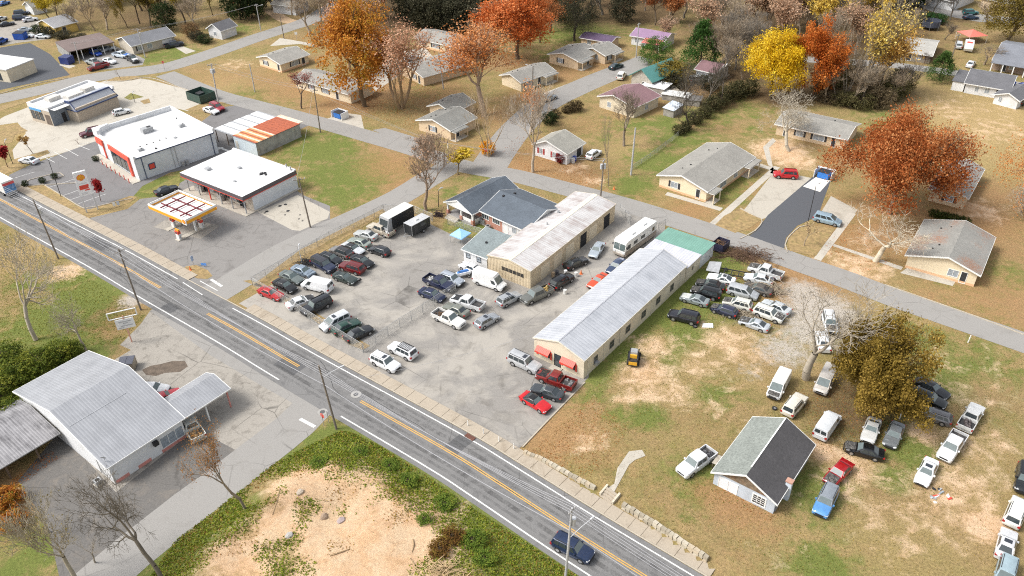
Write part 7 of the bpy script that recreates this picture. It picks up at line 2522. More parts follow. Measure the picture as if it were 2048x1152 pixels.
tree('dark olive tree behind the cul-de-sac apartments', 'oak', 51, (1149, 82), -24, 17, '4a4238', ('2e3220', '44442e', '5a563c'), 8000, .008, .03, fill=.5)
tree('pale bare tree in front of the white cottage', 'vase', 52, (1066, 344), 165, 10, 'b0a08c')
tree('white-limbed tree with orange leaves by the dead-end street', 'tall', 53, (1060, 270), 165, 9, 'b8a894', ('b86a30', 'cc8a50', 'd8a878'), 800, .016)
tree('bare forked tree on the lawn behind the cottage', 'vase', 54, (1248, 292), 165, 9, '8f8272')
tree('thin bare tree beside the utility pole', 'sapling', 55, (1217, 372), 225, 5, '857868')
tree('dark bare tree on the hedge line', 'spread', 56, (1377, 257), 140, 9, '5a5248')
tree('leaning bare tree at the wire fence', 'vase', 57, (1412, 215), 120, 8, '6a6258')
conifer('tall green cedar behind the green-roofed house', (1399, 140), 42, 13, ('26401a', '3a5a24', '4f7030'), seed=61)
conifer('round green tree beside the green-roofed house', (1312, 128), 76, 10, ('34501e', '4a6a2a', '66803a'), seed=62, shape='ball')
shrub('olive brown thicket over the stone house', (1335, 168), 10, 6, ('5a5020', '7a6a2a', '8a7a3a'), 32, None, 3000, .035)
tree('bare dark tree beside the stone house', 'spread', 58, (1365, 205), 130, 10, '4f483e')
tree('round yellow tree at the wood edge', 'oak', 63, (1541, 198), 60, 16, '5a4e3a', YELLOW, 12000, .0105, .034, fill=2.2)
tree('russet orange tree beside the yellow tree', 'tall', 64, (1622, 198), 42, 12, '5a4a3a', ('a04c18', 'be6c2c', 'cc8a48'), 10000, .0098, .032, fill=2.0)
tree('tall thin-leaved yellow tree in the woods', 'vase', 65, (1722, 190), -18, 14, '9a8e78', ('b89a3a', 'cdb25a', 'd8c47a'), 3800, .011, .04)
tree('pale golden tree at the field corner', 'tall', 66, (1760, 190), 42, 11, '8a7a62', ('c09040', 'd8ac58', 'dcc080'), 3200, .013, .04)
tree('bare grey tree trunk cluster in the woods', 'multi', 67, (1690, 195), 30, 10, 'a09684')
tree('pale bare spreading tree before the long block', 'spread', 68, (1577, 302), 188, 16, 'bdb4a2')
tree('great russet oak beside the apartment drive', 'oak', 69, (1778, 428), 226, 22, '8a7c6a', ('844420', 'a86030', 'bc8656'), 16000, .0088, .028, fill=2.4)
tree('twisted white bare tree on the leafy lawn', 'dead', 70, (1751, 522), 425, 14, 'c8bda8')
tree('orange tree at the edge of the leafy lawn', 'oak', 71, (2042, 425), 262, 16, '8a7a66', ('b06024', 'c88040', 'd8a060'), 8000, .008, fill=.5)
tree('white bare tree beside the orange tree', 'spread', 72, (2062, 440), 355, 9, 'c0b6a4')
tree('great pale dead tree among the parked cars', 'dead', 73, (1612, 757), 528, 17, 'a89e8e', rot=2.2)
tree('dense brown oak over the parked cars', 'oak', 74, (1752, 825), 642, 12.2, '6a5c4a', ('62521e', '86702e', 'a58a46'), 16000, .0092, .032, fill=3.4)
conifer('lone green pine on the dry field', (1878, 161), 104, 9, ('2e4418', '46602a', '5c763a'), seed=75)
tree('small dark red tree before the white cottage', 'oak', 76, (1958, 178), 150, 6, '4a3a34', ('3c1418', '541e22', '6a2a2a'), 1500, .03)
tree('big olive tree behind the slate-roofed house', 'oak', 77, (2012, 88), -25, 17, '5a4c38', ('5a4e1e', '76662a', '8a7a34'), 9000, .009, fill=.8)
tree('bare bush-tree beside the slate-roofed house', 'spread', 78, (1968, 130), 85, 9, '8a7a66')
tree('leafless little tree by the weathered house', 'spread', 79, (1848, 128), 100, 4, '5a4634')
tree('bare tree beside the camper', 'vase', 80, (1890, 80), 40, 6, '7a6e5e')
# saplings round the store
tree('narrow red sapling beside the price sign', 'sapling', 81, (202, 403), 358, 2.4, '5a3a34', ('7a1e22', '96282c', 'aa3a36'), 900, .045, .05)
tree('narrow red sapling on the grass island', 'sapling', 82, (16, 335), 293, 2.6, '5a3a34', ('7a1e22', '96282c', 'aa3a36'), 900, .045, .05)
tree('brown sapling on the store island', 'sapling', 83, (66, 307), 270, 3.2, '6a5a48', ('9a7a4a', 'b08c58', '9a8a50'), 350, .04)
tree('small bare red shrub tree by the restaurant drive', 'sapling', 84, (158, 288), 276, 1.6, '6a4a40')
tree('bare sapling on the road corner island', 'sapling', 85, (240, 158), 138, 2.5, '8a7a66')
tree('thin young tree on the apartment island', 'sapling', 86, (1608, 492), 445, 3.5, '9a8a76', ('a8906a', 'b8a07a', 'c0aa88'), 250, .02)
shrub('dark red rounded bush at the cottage corner', (1121, 326), 2.3, 2.3, ('5a1616', '761e1e', '8a2a2a'), 32, None, 2200, .04)
for (x, y, lab) in ((86, 366, 'near the lamp'), (110, 357, 'at the striped island tip'), (52, 372, 'near the highway'), (192, 322, 'beside the red portal')):
 shrub('small dark evergreen bush ' + lab, (x, y), 1.5, 1.3, DKGREEN, 31, None, 700, .06)
for i, (x, y) in enumerate(((1868, 433), (1880, 436), (1892, 439), (1904, 442), (1916, 445), (1928, 448))):
 shrub('clipped green hedge bush behind the leafy-roofed house', (x, y), 2.2, 1.4, ('28300f', '3a441a', '4c5422'), 33, 'clipped hedge behind the house', 900, .06)
for i, (x, y, w, h) in enumerate(((1098, 248, 4, 3), (1150, 222, 4, 2.6), (1135, 225, 3, 1.6), (1110, 235, 3, 2))):
 shrub('dark evergreen shrub on the lawn by the dead-end street' if i == 0 else 'brown leafless shrub by the dead-end street', (x, y), w, h, DKGREEN if i == 0 else ('3a3222', '52462e', '6a5a3c'), 31, None if i == 0 else 'brown shrubs by the dead-end street', 1200, .05)
for i, (x, y, w, h) in enumerate(((1358, 268, 3.5, 2.2), (1372, 262, 3, 2.4), (1390, 248, 4, 3), (1408, 235, 4, 3), (1424, 222, 5, 3.4), (1440, 212, 5, 3.4), (1456, 200, 5, 3.6), (1476, 194, 6, 4), (1496, 190, 5, 4))):
 shrub('dark scrub along the overgrown fence line', (x, y), w, h, ('2c2e1a', '444428', '5e563a'), 31 + i % 3, 'scrub along the fence line', 1400, .045)
for i, (x, y, w, h) in enumerate(((1655, 203, 6, 3), (1685, 211, 6, 3.5), (1720, 216, 7, 4), (1755, 214, 7, 5), (1785, 200, 7, 6), (1800, 185, 7, 6), (1740, 190, 7, 5), (1640, 190, 5, 5), (1670, 180, 6, 5), (1700, 165, 6, 6))):
 shrub('tangled olive thicket at the wood edge', (x, y), w, h, ('3a3a22', '5a5634', '78704e') if i % 3 else ('4a4030', '6c5e46', '887a60'), 31 + i % 3, 'thickets at the wood edge', 2600, .032)

# the far woods: every crown a tree of its own
FAR = [
 # base x, base y, height m, width m, kind
 ('t', 120, 48, 12, 11, 'y'), ('t', 100, 40, 9, 7, 'y'), ('v', 190, 62, 13, 15, 'b'), ('v', 160, 60, 10, 9, 'b'), ('v', 215, 60, 12, 10, 'b'), ('t', 255, 55, 14, 10, 'o'), ('t', 280, 48, 15, 11, 'o'), ('t', 302, 55, 15, 8, 'o'), ('t', 335, 48, 14, 10, 'o'), ('t', 372, 52, 15, 13, 'y'), ('v', 395, 62, 12, 10, 'b'), ('t', 425, 30, 14, 10, 'o'), ('t', 455, 22, 14, 10, 'o'),
 ('e', 335, 62, 9, 8, 'd'), ('e', 482, 40, 13, 11, 'd'), ('e', 505, 36, 14, 11, 'd'), ('e', 520, 20, 12, 10, 'd'), ('t', 470, 30, 12, 8, 'r'),
 ('v', 545, 18, 12, 10, 'b'), ('v', 620, 70, 14, 13, 'b'), ('v', 645, 60, 15, 12, 'b'), ('v', 665, 50, 15, 12, 't'), ('v', 640, 30, 14, 12, 'b'), ('v', 690, 35, 15, 13, 't'), ('v', 720, 45, 15, 13, 't'), ('t', 750, 40, 17, 14, 'r'), ('t', 780, 55, 16, 12, 'r'), ('v', 745, 75, 14, 11, 't'), ('t', 800, 35, 15, 12, 'o'),
 ('e', 828, 48, 12, 13, 'k'), ('e', 850, 55, 10, 12, 'k'), ('e', 872, 58, 11, 13, 'k'), ('e', 895, 60, 10, 12, 'k'), ('e', 918, 62, 11, 13, 'k'), ('e', 940, 64, 10, 12, 'k'), ('e', 962, 66, 9, 11, 'k'), ('e', 860, 35, 12, 14, 'k'), ('e', 890, 38, 12, 14, 'k'), ('e', 920, 40, 13, 14, 'k'), ('e', 950, 42, 13, 14, 'k'), ('e', 975, 45, 13, 13, 'd'), ('e', 835, 22, 14, 14, 'd'), ('e', 870, 15, 14, 14, 'd'), ('e', 910, 18, 15, 14, 'k'), ('e', 960, 20, 15, 14, 'd'), ('e', 1000, 50, 13, 12, 'd'),
 ('v', 985, 78, 12, 12, 't'), ('v', 1010, 92, 12, 10, 't'), ('t', 1080, 85, 13, 11, 'r'), ('t', 1100, 65, 16, 13, 'r'), ('t', 1075, 45, 17, 14, 'r'),
 ('v', 1180, 35, 13, 12, 'g'), ('v', 1205, 30, 13, 12, 'g'), ('e', 1130, 42, 12, 12, 'd'), ('v', 1230, 28, 13, 12, 'g'), ('e', 1245, 45, 9, 9, 'k'), ('v', 1265, 32, 12, 11, 'g'), ('t', 1310, 50, 11, 13, 'r'), ('t', 1338, 48, 9, 9, 'r'), ('v', 1290, 22, 13, 11, 'g'), ('v', 1340, 30, 13, 11, 'b'), ('v', 1368, 36, 13, 10, 'g'), ('v', 1395, 30, 13, 11, 'b'), ('v', 1330, 82, 8, 7, 't'),
 ('v', 1420, 90, 15, 11, 't'), ('t', 1425, 70, 16, 10, 'r'), ('v', 1450, 75, 16, 13, 'b'), ('v', 1475, 95, 15, 12, 'b'), ('v', 1480, 55, 16, 13, 'b'), ('v', 1510, 60, 16, 13, 't'), ('v', 1540, 70, 16, 13, 't'), ('v', 1535, 40, 17, 14, 'g'), ('v', 1570, 60, 17, 13, 't'), ('t', 1565, 95, 16, 11, 't'), ('v', 1600, 70, 17, 13, 't'), ('v', 1585, 30, 17, 14, 'b'), ('t', 1645, 95, 17, 11, 'y2'), ('v', 1630, 50, 17, 13, 't'), ('v', 1660, 120, 15, 10, 'b'), ('v', 1675, 90, 17, 12, 'g'), ('t', 1690, 60, 18, 14, 'y2'), ('t', 1725, 75, 18, 14, 'y2'), ('v', 1710, 110, 16, 11, 't'), ('t', 1655, 150, 11, 8, 'r'), ('v', 1640, 20, 16, 13, 'g'), ('v', 1680, 25, 16, 13, 'g'), ('v', 1500, 130, 13, 10, 'g'), ('v', 1470, 140, 12, 9, 'g'), ('v', 1445, 160, 11, 9, 'g'),
 ('v', 1790, 38, 13, 11, 'g'), ('v', 1815, 40, 13, 11, 'g'), ('v', 1840, 36, 13, 11, 'g'), ('v', 1865, 30, 12, 10, 'g'), ('e', 1800, 18, 12, 11, 'd'), ('e', 1830, 12, 12, 11, 'd'), ('v', 1780, 10, 13, 11, 'g'), ('v', 1900, 40, 12, 8, 'g'), ('v', 1975, 50, 7, 8, 'b'), ('e', 1850, 45, 3, 7, 'h'), ('e', 1870, 46, 3, 7, 'h'), ('v', 1760, 30, 15, 12, 'g'), ('v', 1810, 75, 9, 7, 'b'), ('e', 1795, 62, 4, 6, 'k'),
 ('v', 1650, 205, 11, 8, 'b'), ('v', 1672, 208, 12, 8, 'g'), ('v', 1700, 214, 12, 9, 'b'), ('v', 1728, 214, 12, 9, 'g'), ('v', 1755, 210, 10, 8, 'b'), ('v', 1780, 208, 9, 8, 'b'), ('v', 1800, 196, 9, 8, 'g'), ('v', 1690, 180, 13, 9, 'b'), ('v', 1740, 175, 13, 9, 'g'), ('v', 1640, 170, 12, 8, 'g'),
 ('e', 395, 82, 3, 5, 'k'), ('e', 412, 86, 2.5, 5, 'd'), ('e', 385, 72, 4, 6, 'r2'), ('e', 105, 72, 3, 5, 'k'), ('e', 80, 68, 3, 5, 'd'), ('e', 130, 78, 2.5, 6, 'k'), ('e', 160, 80, 2, 5, 'k'),
 ('e', 1345, 180, 4, 7, 'k'), ('e', 1420, 180, 4, 7, 'k'),
]
_fr = random.Random(12)
for (x0, x1, y0, y1, n, ks) in ((560, 820, -6, 30, 16, 'btgt'), (1000, 1420, -8, 24, 22, 'gbgr'), (1430, 1770, 0, 60, 26, 'tbgb'), (150, 540, -8, 26, 18, 'obgo'), (1760, 1900, -10, 26, 8, 'gb'), (1420, 1540, 100, 170, 8, 'gb'), (0, 60, -14, 6, 4, 'ob')):
 for i in range(n):
  c = _fr.choice(ks)
  FAR.append(('t' if c in 'or' else 'v', round(_fr.uniform(x0, x1)), round(_fr.uniform(y0, y1)), round(_fr.uniform(10, 15), 1), round(_fr.uniform(9, 13), 1), c))
MARKS = ((480, 20, 'by the far white roadside house'), (250, 55, 'behind the grey-roofed house'), (130, 40, 'beside the yellow house'), (650, 40, 'behind the golden orange tree'), (790, 60, 'behind the tan multi-stemmed tree'), (900, 40, 'behind the long apartment block'), (1050, 60, 'beside the large orange tree'), (1180, 40, 'behind the dark purple roof'), (1300, 40, 'behind the purple roof'), (1440, 110, 'beside the green cedar'), (1530, 70, 'behind the round yellow tree'), (1610, 60, 'behind the russet orange tree'), (1700, 60, 'behind the pale golden tree'), (1700, 200, 'at the thicket edge'), (1830, 50, 'behind the weathered house'), (1960, 40, 'near the corner yard'), (340, 60, 'along the upper road'), (1400, 170, 'in the cluttered yard'))
FARC = {'y': (('8a7a16', 'b09a24', 'c8b03a'), 'yellow-green tree in the far woods'), 'o': (('5e5420', '7c6c2a', '94803a'), 'olive yellow tree in the far woods'), 'r': (('8a4a24', 'a86a3c', 'b98a60'), 'rusty brown tree in the far woods'), 't': (('a88668', 'bc9a7e', 'c8ac94'), 'tan thin-leaved tree in the far woods'),
  'y2': (('b8983a', 'cfb04e', 'd8c070'), 'pale yellow tree in the far woods'), 'b': (None, 'tan bare tree in the far woods'), 'g': (None, 'grey bare tree in the far woods')}
FARE = {'d': (DKGREEN, 'dark evergreen in the far woods'), 'k': (VINE, 'vine-covered tree in the far woods'), 'h': (('1e3a1a', '2c4c24', '3c5a2c'), 'clipped green hedge in the far yards'), 'r2': (('6a5236', '7e6444', '8f7454'), 'brown leafless bush by the far road')}
for i, (k, x, y, h, w, c) in enumerate(FAR):
 near = min(MARKS, key=lambda q: (q[0] - x) ** 2 + 4 * (q[1] - y) ** 2)[2]
 if k == 'e':
  cols, lab = FARE[c]
  if h < 5:
   lab = {'d': 'dark evergreen bush in the far yards', 'k': 'scrubby grey-green bush in the far yards', 'h': lab, 'r2': lab}[c]
  conifer(lab.split(' in ')[0].split(' by ')[0] + ' ' + near, (x, y), None, w, cols, lab.split(' in ')[0].split(' by ')[0] + 's', 31 + i % 3, h, 'ball', 2600, .034, 'evergreen_tree' if h >= 5 else 'shrub')
 else:
  cols, lab = FARC[c]
  sd = 90 + i % 3
  tree(lab.split(' in the')[0] + ' ' + near, 'vase' if k == 'v' else 'tall', sd, (x, y), None, w, {'b': 'a3937e', 'g': '7d756a', 't': '9a8874'}.get(c, '6a5c4a'), cols, (2600 if k == 'v' else 5000), .0135, .035, lab.split(' in the')[0] + 's', h=h)

# ---------------------------------------------------------------- poles, wires, lamps
M_POLE = mat('weathered_pole', (.19, .16, .13), .9, var=.3, scale=3)
M_POLEG = mat('grey_pole', (.40, .40, .40), .6, var=.15, scale=3)
M_WIRE = mat('cable', (.30, .30, .31), .6, var=.1)
M_INS = mat('insulator_grey', (.55, .56, .57), .4, var=.1)
POLE_TOP = {}


def pole(key, base, top, label, arm=0.0, arm_ang=50, lamp=None, box=0, m=None, r=.16, name='utility_pole'):
 b = P(*base)
 _, h = height_at(base, top[1])
 t = thing(name, label, 'utility pole' if name == 'utility_pole' else 'lamp post', (b.x, b.y, b.z - .1), 0, 'utility poles' if name == 'utility_pole' else 'lamp posts')
 # lean so that the head stands where it was seen
 q = G0(top[0], top[1], b.z + h)
 dx, dy = q.x - b.x, q.y - b.y
 if math.hypot(dx, dy) > .06 * h:
  f = .06 * h / math.hypot(dx, dy)
  dx, dy = dx * f, dy * f
 mb = MB()
 mb.tube((0, 0, 0), (dx, dy, h + .1), r, r * .68, 9)
 part('pole_shaft', mb, m or M_POLE, t, True)
 hd = Vector((dx, dy, h))
 ends = []
 if arm:
  a = R(arm_ang)
  d = Vector((math.cos(a), math.sin(a), 0))
  c = hd - Vector((0, 0, .35))
  mb = MB()
  mb.tube(c - d * arm, c + d * arm, .07, .07, 4)
  part('crossarm', mb, M_POLE, t)
  for s in (-.95, -.35, .35, .95):
   e = c + d * arm * s
   mb = MB()
   mb.tube(e, e + Vector((0, 0, .3)), .07, .05, 6)
   part('insulator', mb, M_INS, t)
   ends.append(e + Vector((0, 0, .3)))
 for k in range(box):
  mb = MB()
  a = 2.2 * k + .6
  c = hd * .82 + Vector((math.cos(a) * .38, math.sin(a) * .38, 0))
  mb.tube(c - Vector((0, 0, .5)), c + Vector((0, 0, .5)), .28, .28, 10)
  part('transformer', mb, mat('transformer_grey', (.50, .51, .52), .5, .2, var=.1), t, True)
 if lamp:
  L_, ang, z = lamp
  a = R(ang)
  d = Vector((math.cos(a), math.sin(a), 0))
  c = hd * z
  mb = MB()
  mb.tube(c, c + d * L_ * .5 + Vector((0, 0, .35)), .045, .04, 6)
  mb.tube(c + d * L_ * .5 + Vector((0, 0, .35)), c + d * L_ + Vector((0, 0, .45)), .04, .04, 6)
  o = part('lamp_arm', mb, M_INS, t)
  e = c + d * L_ + Vector((0, 0, .42))
  mb = MB()
  mb.loft([tuple(e + d * -.1 + Vector((-d.y * .12, d.x * .12, 0))), tuple(e + d * .6 + Vector((-d.y * .1, d.x * .1, 0))), tuple(e + d * .6 - Vector((-d.y * .1, d.x * .1, 0))), tuple(e - d * .1 - Vector((-d.y * .12, d.x * .12, 0)))],
    [tuple(e + d * -.05 + Vector((-d.y * .08, d.x * .08, .14))), tuple(e + d * .5 + Vector((-d.y * .08, d.x * .08, .14))), tuple(e + d * .5 - Vector((-d.y * .08, d.x * .08, -.14))), tuple(e - d * .05 - Vector((-d.y * .08, d.x * .08, -.14)))])
  part('lamp_head', mb, M_INS, o)
 POLE_TOP[key] = [t.location + v for v in (ends or [hd, hd, hd, hd])] + [t.location + hd * .72]
 return t


pole('p1', (117, 518), (66, 399), 'leaning wooden utility pole on the near verge opposite the price sign', 0, box=1)
pole('p2', (282, 620), (237, 498), 'wooden utility pole with crossarm beside the old sign frame', 1.0)
pole('p3', (673, 858), (637, 731), 'wooden utility pole with street lamp at the green bank', 0, lamp=(2.6, 35, .82))
pole('p4', (1130, 1165), (1144, 1016), 'utility pole with lamp beside the dark blue SUV', .5, lamp=(3.2, 40, .62), box=1, m=M_POLEG)
pole('p5', (621, 455), (597, 355), 'wooden utility pole beside the tank pad', 1.1, 20)
pole('p6', (291, 115), (274, 57), 'utility pole in front of the grey-roofed house', 1.1, -10, box=1, m=M_POLEG)
pole('p7', (437, 207), (422, 127), 'grey utility pole with transformers near the green container', 1.0, 10, box=3, m=M_POLEG, r=.19)
pole('p8', (510, 184), (499, 128), 'plain grey pole on the apartment lawn', 0, m=M_POLEG)
pole('p9', (641, 265), (628, 178), 'dark utility pole beside the rusty shed', .8, 20)
pole('p10', (160, 127), (150, 84), 'utility pole at the carport corner', 1.1, -10, m=M_POLEG)
pole('p11', (1262, 350), (1271, 256), 'tall steel pole by the wire fence', 0, m=M_POLEG, r=.22)
pole('p12', (1201, 396), (1208, 318), 'dark utility pole with transformer behind the tan workshop', .5, 60, box=2)
pole('p13', (1272, 116), (1278, 46), 'utility pole at the end of the cul-de-sac', .6, m=M_POLEG)
pole('p14', (1443, 209), (1450, 131), 'utility pole in the overgrown fence line', .6, lamp=(1.2, 60, .95))
pole('p15', (568, 77), (560, 32), 'wooden pole at the upper road bend', 0)
pole('p16', (522, 62), (512, 8), 'utility pole with lamp by the upper road', .6, lamp=(1.5, 20, .9), m=M_POLEG)
pole('p17', (868, 321), (864, 288), 'short wooden pole at the street corner', 0, r=.12)
pole('p19', (1065, 202), (1066, 132), 'lamp pole beside the dead-end street', 0, lamp=(1.6, 150, .97))
pole('p20', (887, 178), (870, 105), 'thin pole in front of the brown apartment', 0, m=M_POLEG)
pole('p21', (1903, 118), (1918, 68), 'utility pole beside the camper', .5, 10)
for i, (b, t, lab) in enumerate((((122, 393), (97, 320), 'thin black lamp post in the store lot'), ((26, 328), (9, 285), 'thin black lamp post on the grass island'), ((1615, 448), (1632, 372), 'thin black lamp post beside the apartment drive'), ((605, 528), (597, 497), 'short lamp post at the lot fence'), ((877, 414), (878, 381), 'short black lamp post on the brick house lawn'), ((270, 205), (265, 188), 'small lamp post behind the restaurant'))):
 pole('l%d' % i, b, t, lab, 0, lamp=(.5, 30 + 60 * (i % 2), 1.0), m=M_BLACK if i != 3 else M_INS, r=.075, name='lamp_post')


def wire(label, pts, sag=.035, r=.022, group=None):
 mb = MB()
 for a, b in zip(pts, pts[1:]):
  a, b = Vector(a), Vector(b)
  n = 10
  prev = a
  for i in range(1, n + 1):
   t = i / n
   q = a.lerp(b, t) - Vector((0, 0, sag * (b - a).length * 4 * t * (1 - t)))
   mb.tube(prev, q, r, r, 3, False)
   prev = q
 o = part('power_cable', mb, M_WIRE, None)
 tag(o, label, 'cable', group)


dh = Vector((d0.x, d0.y, 0))
off_a = [v - dh * 45 for v in POLE_TOP['p1']]
off_b = [v + Vector((d1.x, d1.y, 0)) * 45 for v in POLE_TOP['p4']]
for i in range(4):
 wire('thin power cable strung along the highway poles', [off_a[i] + Vector((0, 0, -.5 * i)), POLE_TOP['p1'][i] + Vector((0, 0, -.5 * i)), POLE_TOP['p2'][i], POLE_TOP['p3'][i] + Vector((0, 0, -.45 * i)), POLE_TOP['p4'][i], off_b[i]], .018, .030, 'power cables along the highway')
wire('thick black telephone cable along the highway poles', [off_a[4], POLE_TOP['p1'][4], POLE_TOP['p2'][4], POLE_TOP['p3'][4], POLE_TOP['p4'][4], off_b[4]], .02, .045)
for i in (0, 3):
 wire('thin power cable strung along the back street poles', [POLE_TOP['p7'][i], POLE_TOP['p9'][i], POLE_TOP['p17'][i] + Vector((0, 0, 1)), POLE_TOP['p12'][i]], .018, .022, 'power cables over the back street')
 wire('thin power cable past the carport yard', [POLE_TOP['p10'][i], POLE_TOP['p6'][i], POLE_TOP['p16'][i]], .018, .025, 'power cables over the upper road')
wire('thin cable from the junction pole to the gas station pole', [POLE_TOP['p2'][1], POLE_TOP['p5'][1], POLE_TOP['p9'][1]], .015, .02)
wire('thin cable crossing from the lamp pole to the workshop', [POLE_TOP['p3'][4], (SHOP[0].location.x, SHOP[0].location.y, 4.0)], .02, .02)

# ---------------------------------------------------------------- chain-link fences


def mesh_mat():
 m = bpy.data.materials.new('chain_link_mesh')
 nt, b = nodes_of(m)
 b.inputs['Base Color'].default_value = (.60, .60, .58, 1)
 b.inputs['Metallic'].default_value = .3
 b.inputs['Roughness'].default_value = .5
 tc = nt.nodes.new('ShaderNodeTexCoord')
 mp = nt.nodes.new('ShaderNodeMapping')
 mp.inputs['Rotation'].default_value = (0, R(45), 0)
 nt.links.new(tc.outputs['Object'], mp.inputs[0])
 fac = None
 for ax in ('X', 'Z'):
  w = nt.nodes.new('ShaderNodeTexWave')
  w.bands_direction = ax
  w.inputs['Scale'].default_value = .314 / .075
  nt.links.new(mp.outputs[0], w.inputs['Vector'])
  r_ = ramp(nt, w.outputs['Fac'], [(.955, (0, 0, 0, 1)), (.975, (1, 1, 1, 1))])
  fac = r_.outputs[0] if fac is None else mix(nt, 1.0, fac, r_.outputs[0], 'LIGHTEN')
 t = nt.nodes.new('ShaderNodeBsdfTransparent')
 ms = nt.nodes.new('ShaderNodeMixShader')
 nt.links.new(fac, ms.inputs[0])
 nt.links.new(t.outputs[0], ms.inputs[1])
 nt.links.new(b.outputs[0], ms.inputs[2])
 nt.links.new(ms.outputs[0], nt.nodes['Material Output'].inputs['Surface'])
 return m


M_MESH = mesh_mat()


def fence(pts, label, h=1.8, step=3.0, gap=()):
 w = [P(*p) for p in pts]
 o = thing('chain_link_fence', label, 'fence', tuple(w[0]))
 for a, b in zip(w, w[1:]):
  a, b = a - w[0], b - w[0]
  n = max(1, round((b - a).length / step))
  ang = math.atan2(b.y - a.y, b.x - a.x)
  for i in range(n + 1):
   p = a.lerp(b, i / n)
   if i < n or b == w[-1] - w[0]:
    mb = MB()
    mb.tube((p.x, p.y, 0), (p.x, p.y, h + .08), .04, .04, 6)
    part('fence_post', mb, M_GALV, o)
  mb = MB()
  mb.tube((a.x, a.y, h), (b.x, b.y, h), .025, .025, 5)
  part('top_rail', mb, M_GALV, o)
  ln = (b - a).length
  mb = MB()
  mb.box(0, -.004, .05, ln, .004, h)
  pm = part('mesh_panel', mb, M_MESH, o, loc=a, rotz=ang)
 return o


fence([(506, 572), (560, 602), (620, 640), (690, 683), (727, 706)], 'chain-link fence between the car lot and the highway')
fence([(727, 706), (800, 655), (846, 627), (912, 583)], 'chain-link fence running into the car lot from the highway')
fence([(506, 572), (585, 525), (660, 480), (730, 445), (768, 425), (830, 428), (866, 444)], 'chain-link fence along the side street')
fence([(896, 449), (960, 468), (985, 480)], 'chain-link fence in front of the brick house yard', 1.3)
fence([(1240, 424), (1260, 450)], 'short chain-link fence behind the tan workshop')
fence([(1316, 462), (1330, 455)], 'short chain-link fence behind the motorhome')
fence([(1264, 340), (1300, 316), (1345, 282), (1368, 262)], 'rusty wire fence beside the apartment lawn', 1.1, 4.0)

# ---------------------------------------------------------------- price sign
a, b = P(174, 425), P(196, 419)
u = (b - a)
ang = math.atan2(u.y, u.x)
wd = u.length
_, hs = height_at((174, 425), 346)
t = thing('price_sign', 'tall white gas price sign with red and yellow shell emblem', 'sign', tuple(a), ang)
for x in (0, wd):
 mb = MB()
 mb.box(x - .12, -.12, 0, x + .12, .12, hs * .75)
 part('sign_post', mb, M_INS, t)
pw0, pw1, pz0, pz1 = -.1, wd + .1, hs * .42, hs
mb = MB()
mb.box(pw0, -.22, pz0, pw1, .22, pz1)
part('sign_panel', mb, mat('sign_white', (.80, .80, .80), .4, var=.03), t)
cx, ph = wd / 2, pz1 - pz0
emblem(t, cx, pz1 - ph * .25, wd * .36, -.25)
for (z0, z1, x0, x1, m) in ((.44, .36, .15, .9, M_RED), (.37, .26, .12, .85, M_RED), (.24, .19, .5, .92, M_RED), (.52, .50, .2, .8, M_INS), (.13, .11, .15, .7, M_INS), (.08, .06, .15, .6, M_INS)):
 mb = MB()
 mb.box(pw0 + (pw1 - pw0) * x0, -.235, pz0 + ph * z1, pw0 + (pw1 - pw0) * x1, -.222, pz0 + ph * z0)
 part('price_strip', mb, m, t)

# ---------------------------------------------------------------- motorhome, trucks, trailers


def oriented(name, label, cat, Rp, Fp, mid, length, width, group=None):
 a, b = P(*Rp, mid), P(*Fp, mid)
 c = (a + b) / 2
 return thing(name, label, cat, (c.x, c.y, H(c.x, c.y) + .03), math.atan2(b.y - a.y, b.x - a.x), group)


def wheels(root, xs, hw, r=.42, m=M_TYRE):
 for x in xs:
  for s in (1, -1):
   mb = MB()
   mb.tube((0, -.13, 0), (0, .13, 0), r, r, 14)
   w = part('wheel', mb, m, root, True, loc=(x, s * (hw - .13), r))
   mb = MB()
   mb.tube((0, -.14, 0), (0, .14, 0), r * .6, r * .6, 10)
   part('rim', mb, M_RIM, w)


t = oriented('motorhome', 'long white motorhome with taupe lower band between the workshops', 'motorhome', (1303, 452), (1236, 500), 1.6, 10.4, 2.5)
Lm, wm_ = 10.2, 1.27
M_RVW = mat('rv_white', (.74, .74, .72), .35, var=.05, dirt='b0aca4', dirt_amt=.3)
mb = MB()
prof = [(-Lm / 2, .75), (Lm / 2 - .1, .75), (Lm / 2, 1.3), (Lm / 2 - .35, 3.05), (Lm / 2 - .8, 3.25), (-Lm / 2 + .15, 3.25), (-Lm / 2, 3.1)]
mb.loft([(x, wm_, z) for x, z in prof], [(x, -wm_, z) for x, z in prof])
part('body', mb, M_RVW, t)
mb = MB()
mb.box(-Lm / 2 + .02, -wm_ - .015, .35, Lm / 2 - .15, wm_ + .015, 1.25)
part('lower_band', mb, mat('rv_taupe', (.34, .30, .26), .4, .2, var=.1), t)
mb = MB()
mb.box(-Lm / 2 + .01, -wm_ - .02, 1.27, Lm / 2 - .3, wm_ + .02, 1.36)
part('stripe', mb, mat('rv_stripe', (.14, .13, .13), .4), t)
for s in (0, 1):
 mb = MB()
 y0, y1 = (-wm_ * .92, -.04) if s == 0 else (.04, wm_ * .92)
 x = lambda z: Lm / 2 - .35 * (z - 1.3) / 1.75 + .02
 mb.loft([(x(1.45), y0, 1.45), (x(1.45), y1, 1.45), (x(2.65), y1, 2.65), (x(2.65), y0, 2.65)], [(x(1.45) - .05, y0, 1.45), (x(1.45) - .05, y1, 1.45), (x(2.65) - .05, y1, 2.65), (x(2.65) - .05, y0, 2.65)])
 part('windshield', mb, M_GLASSL, t)
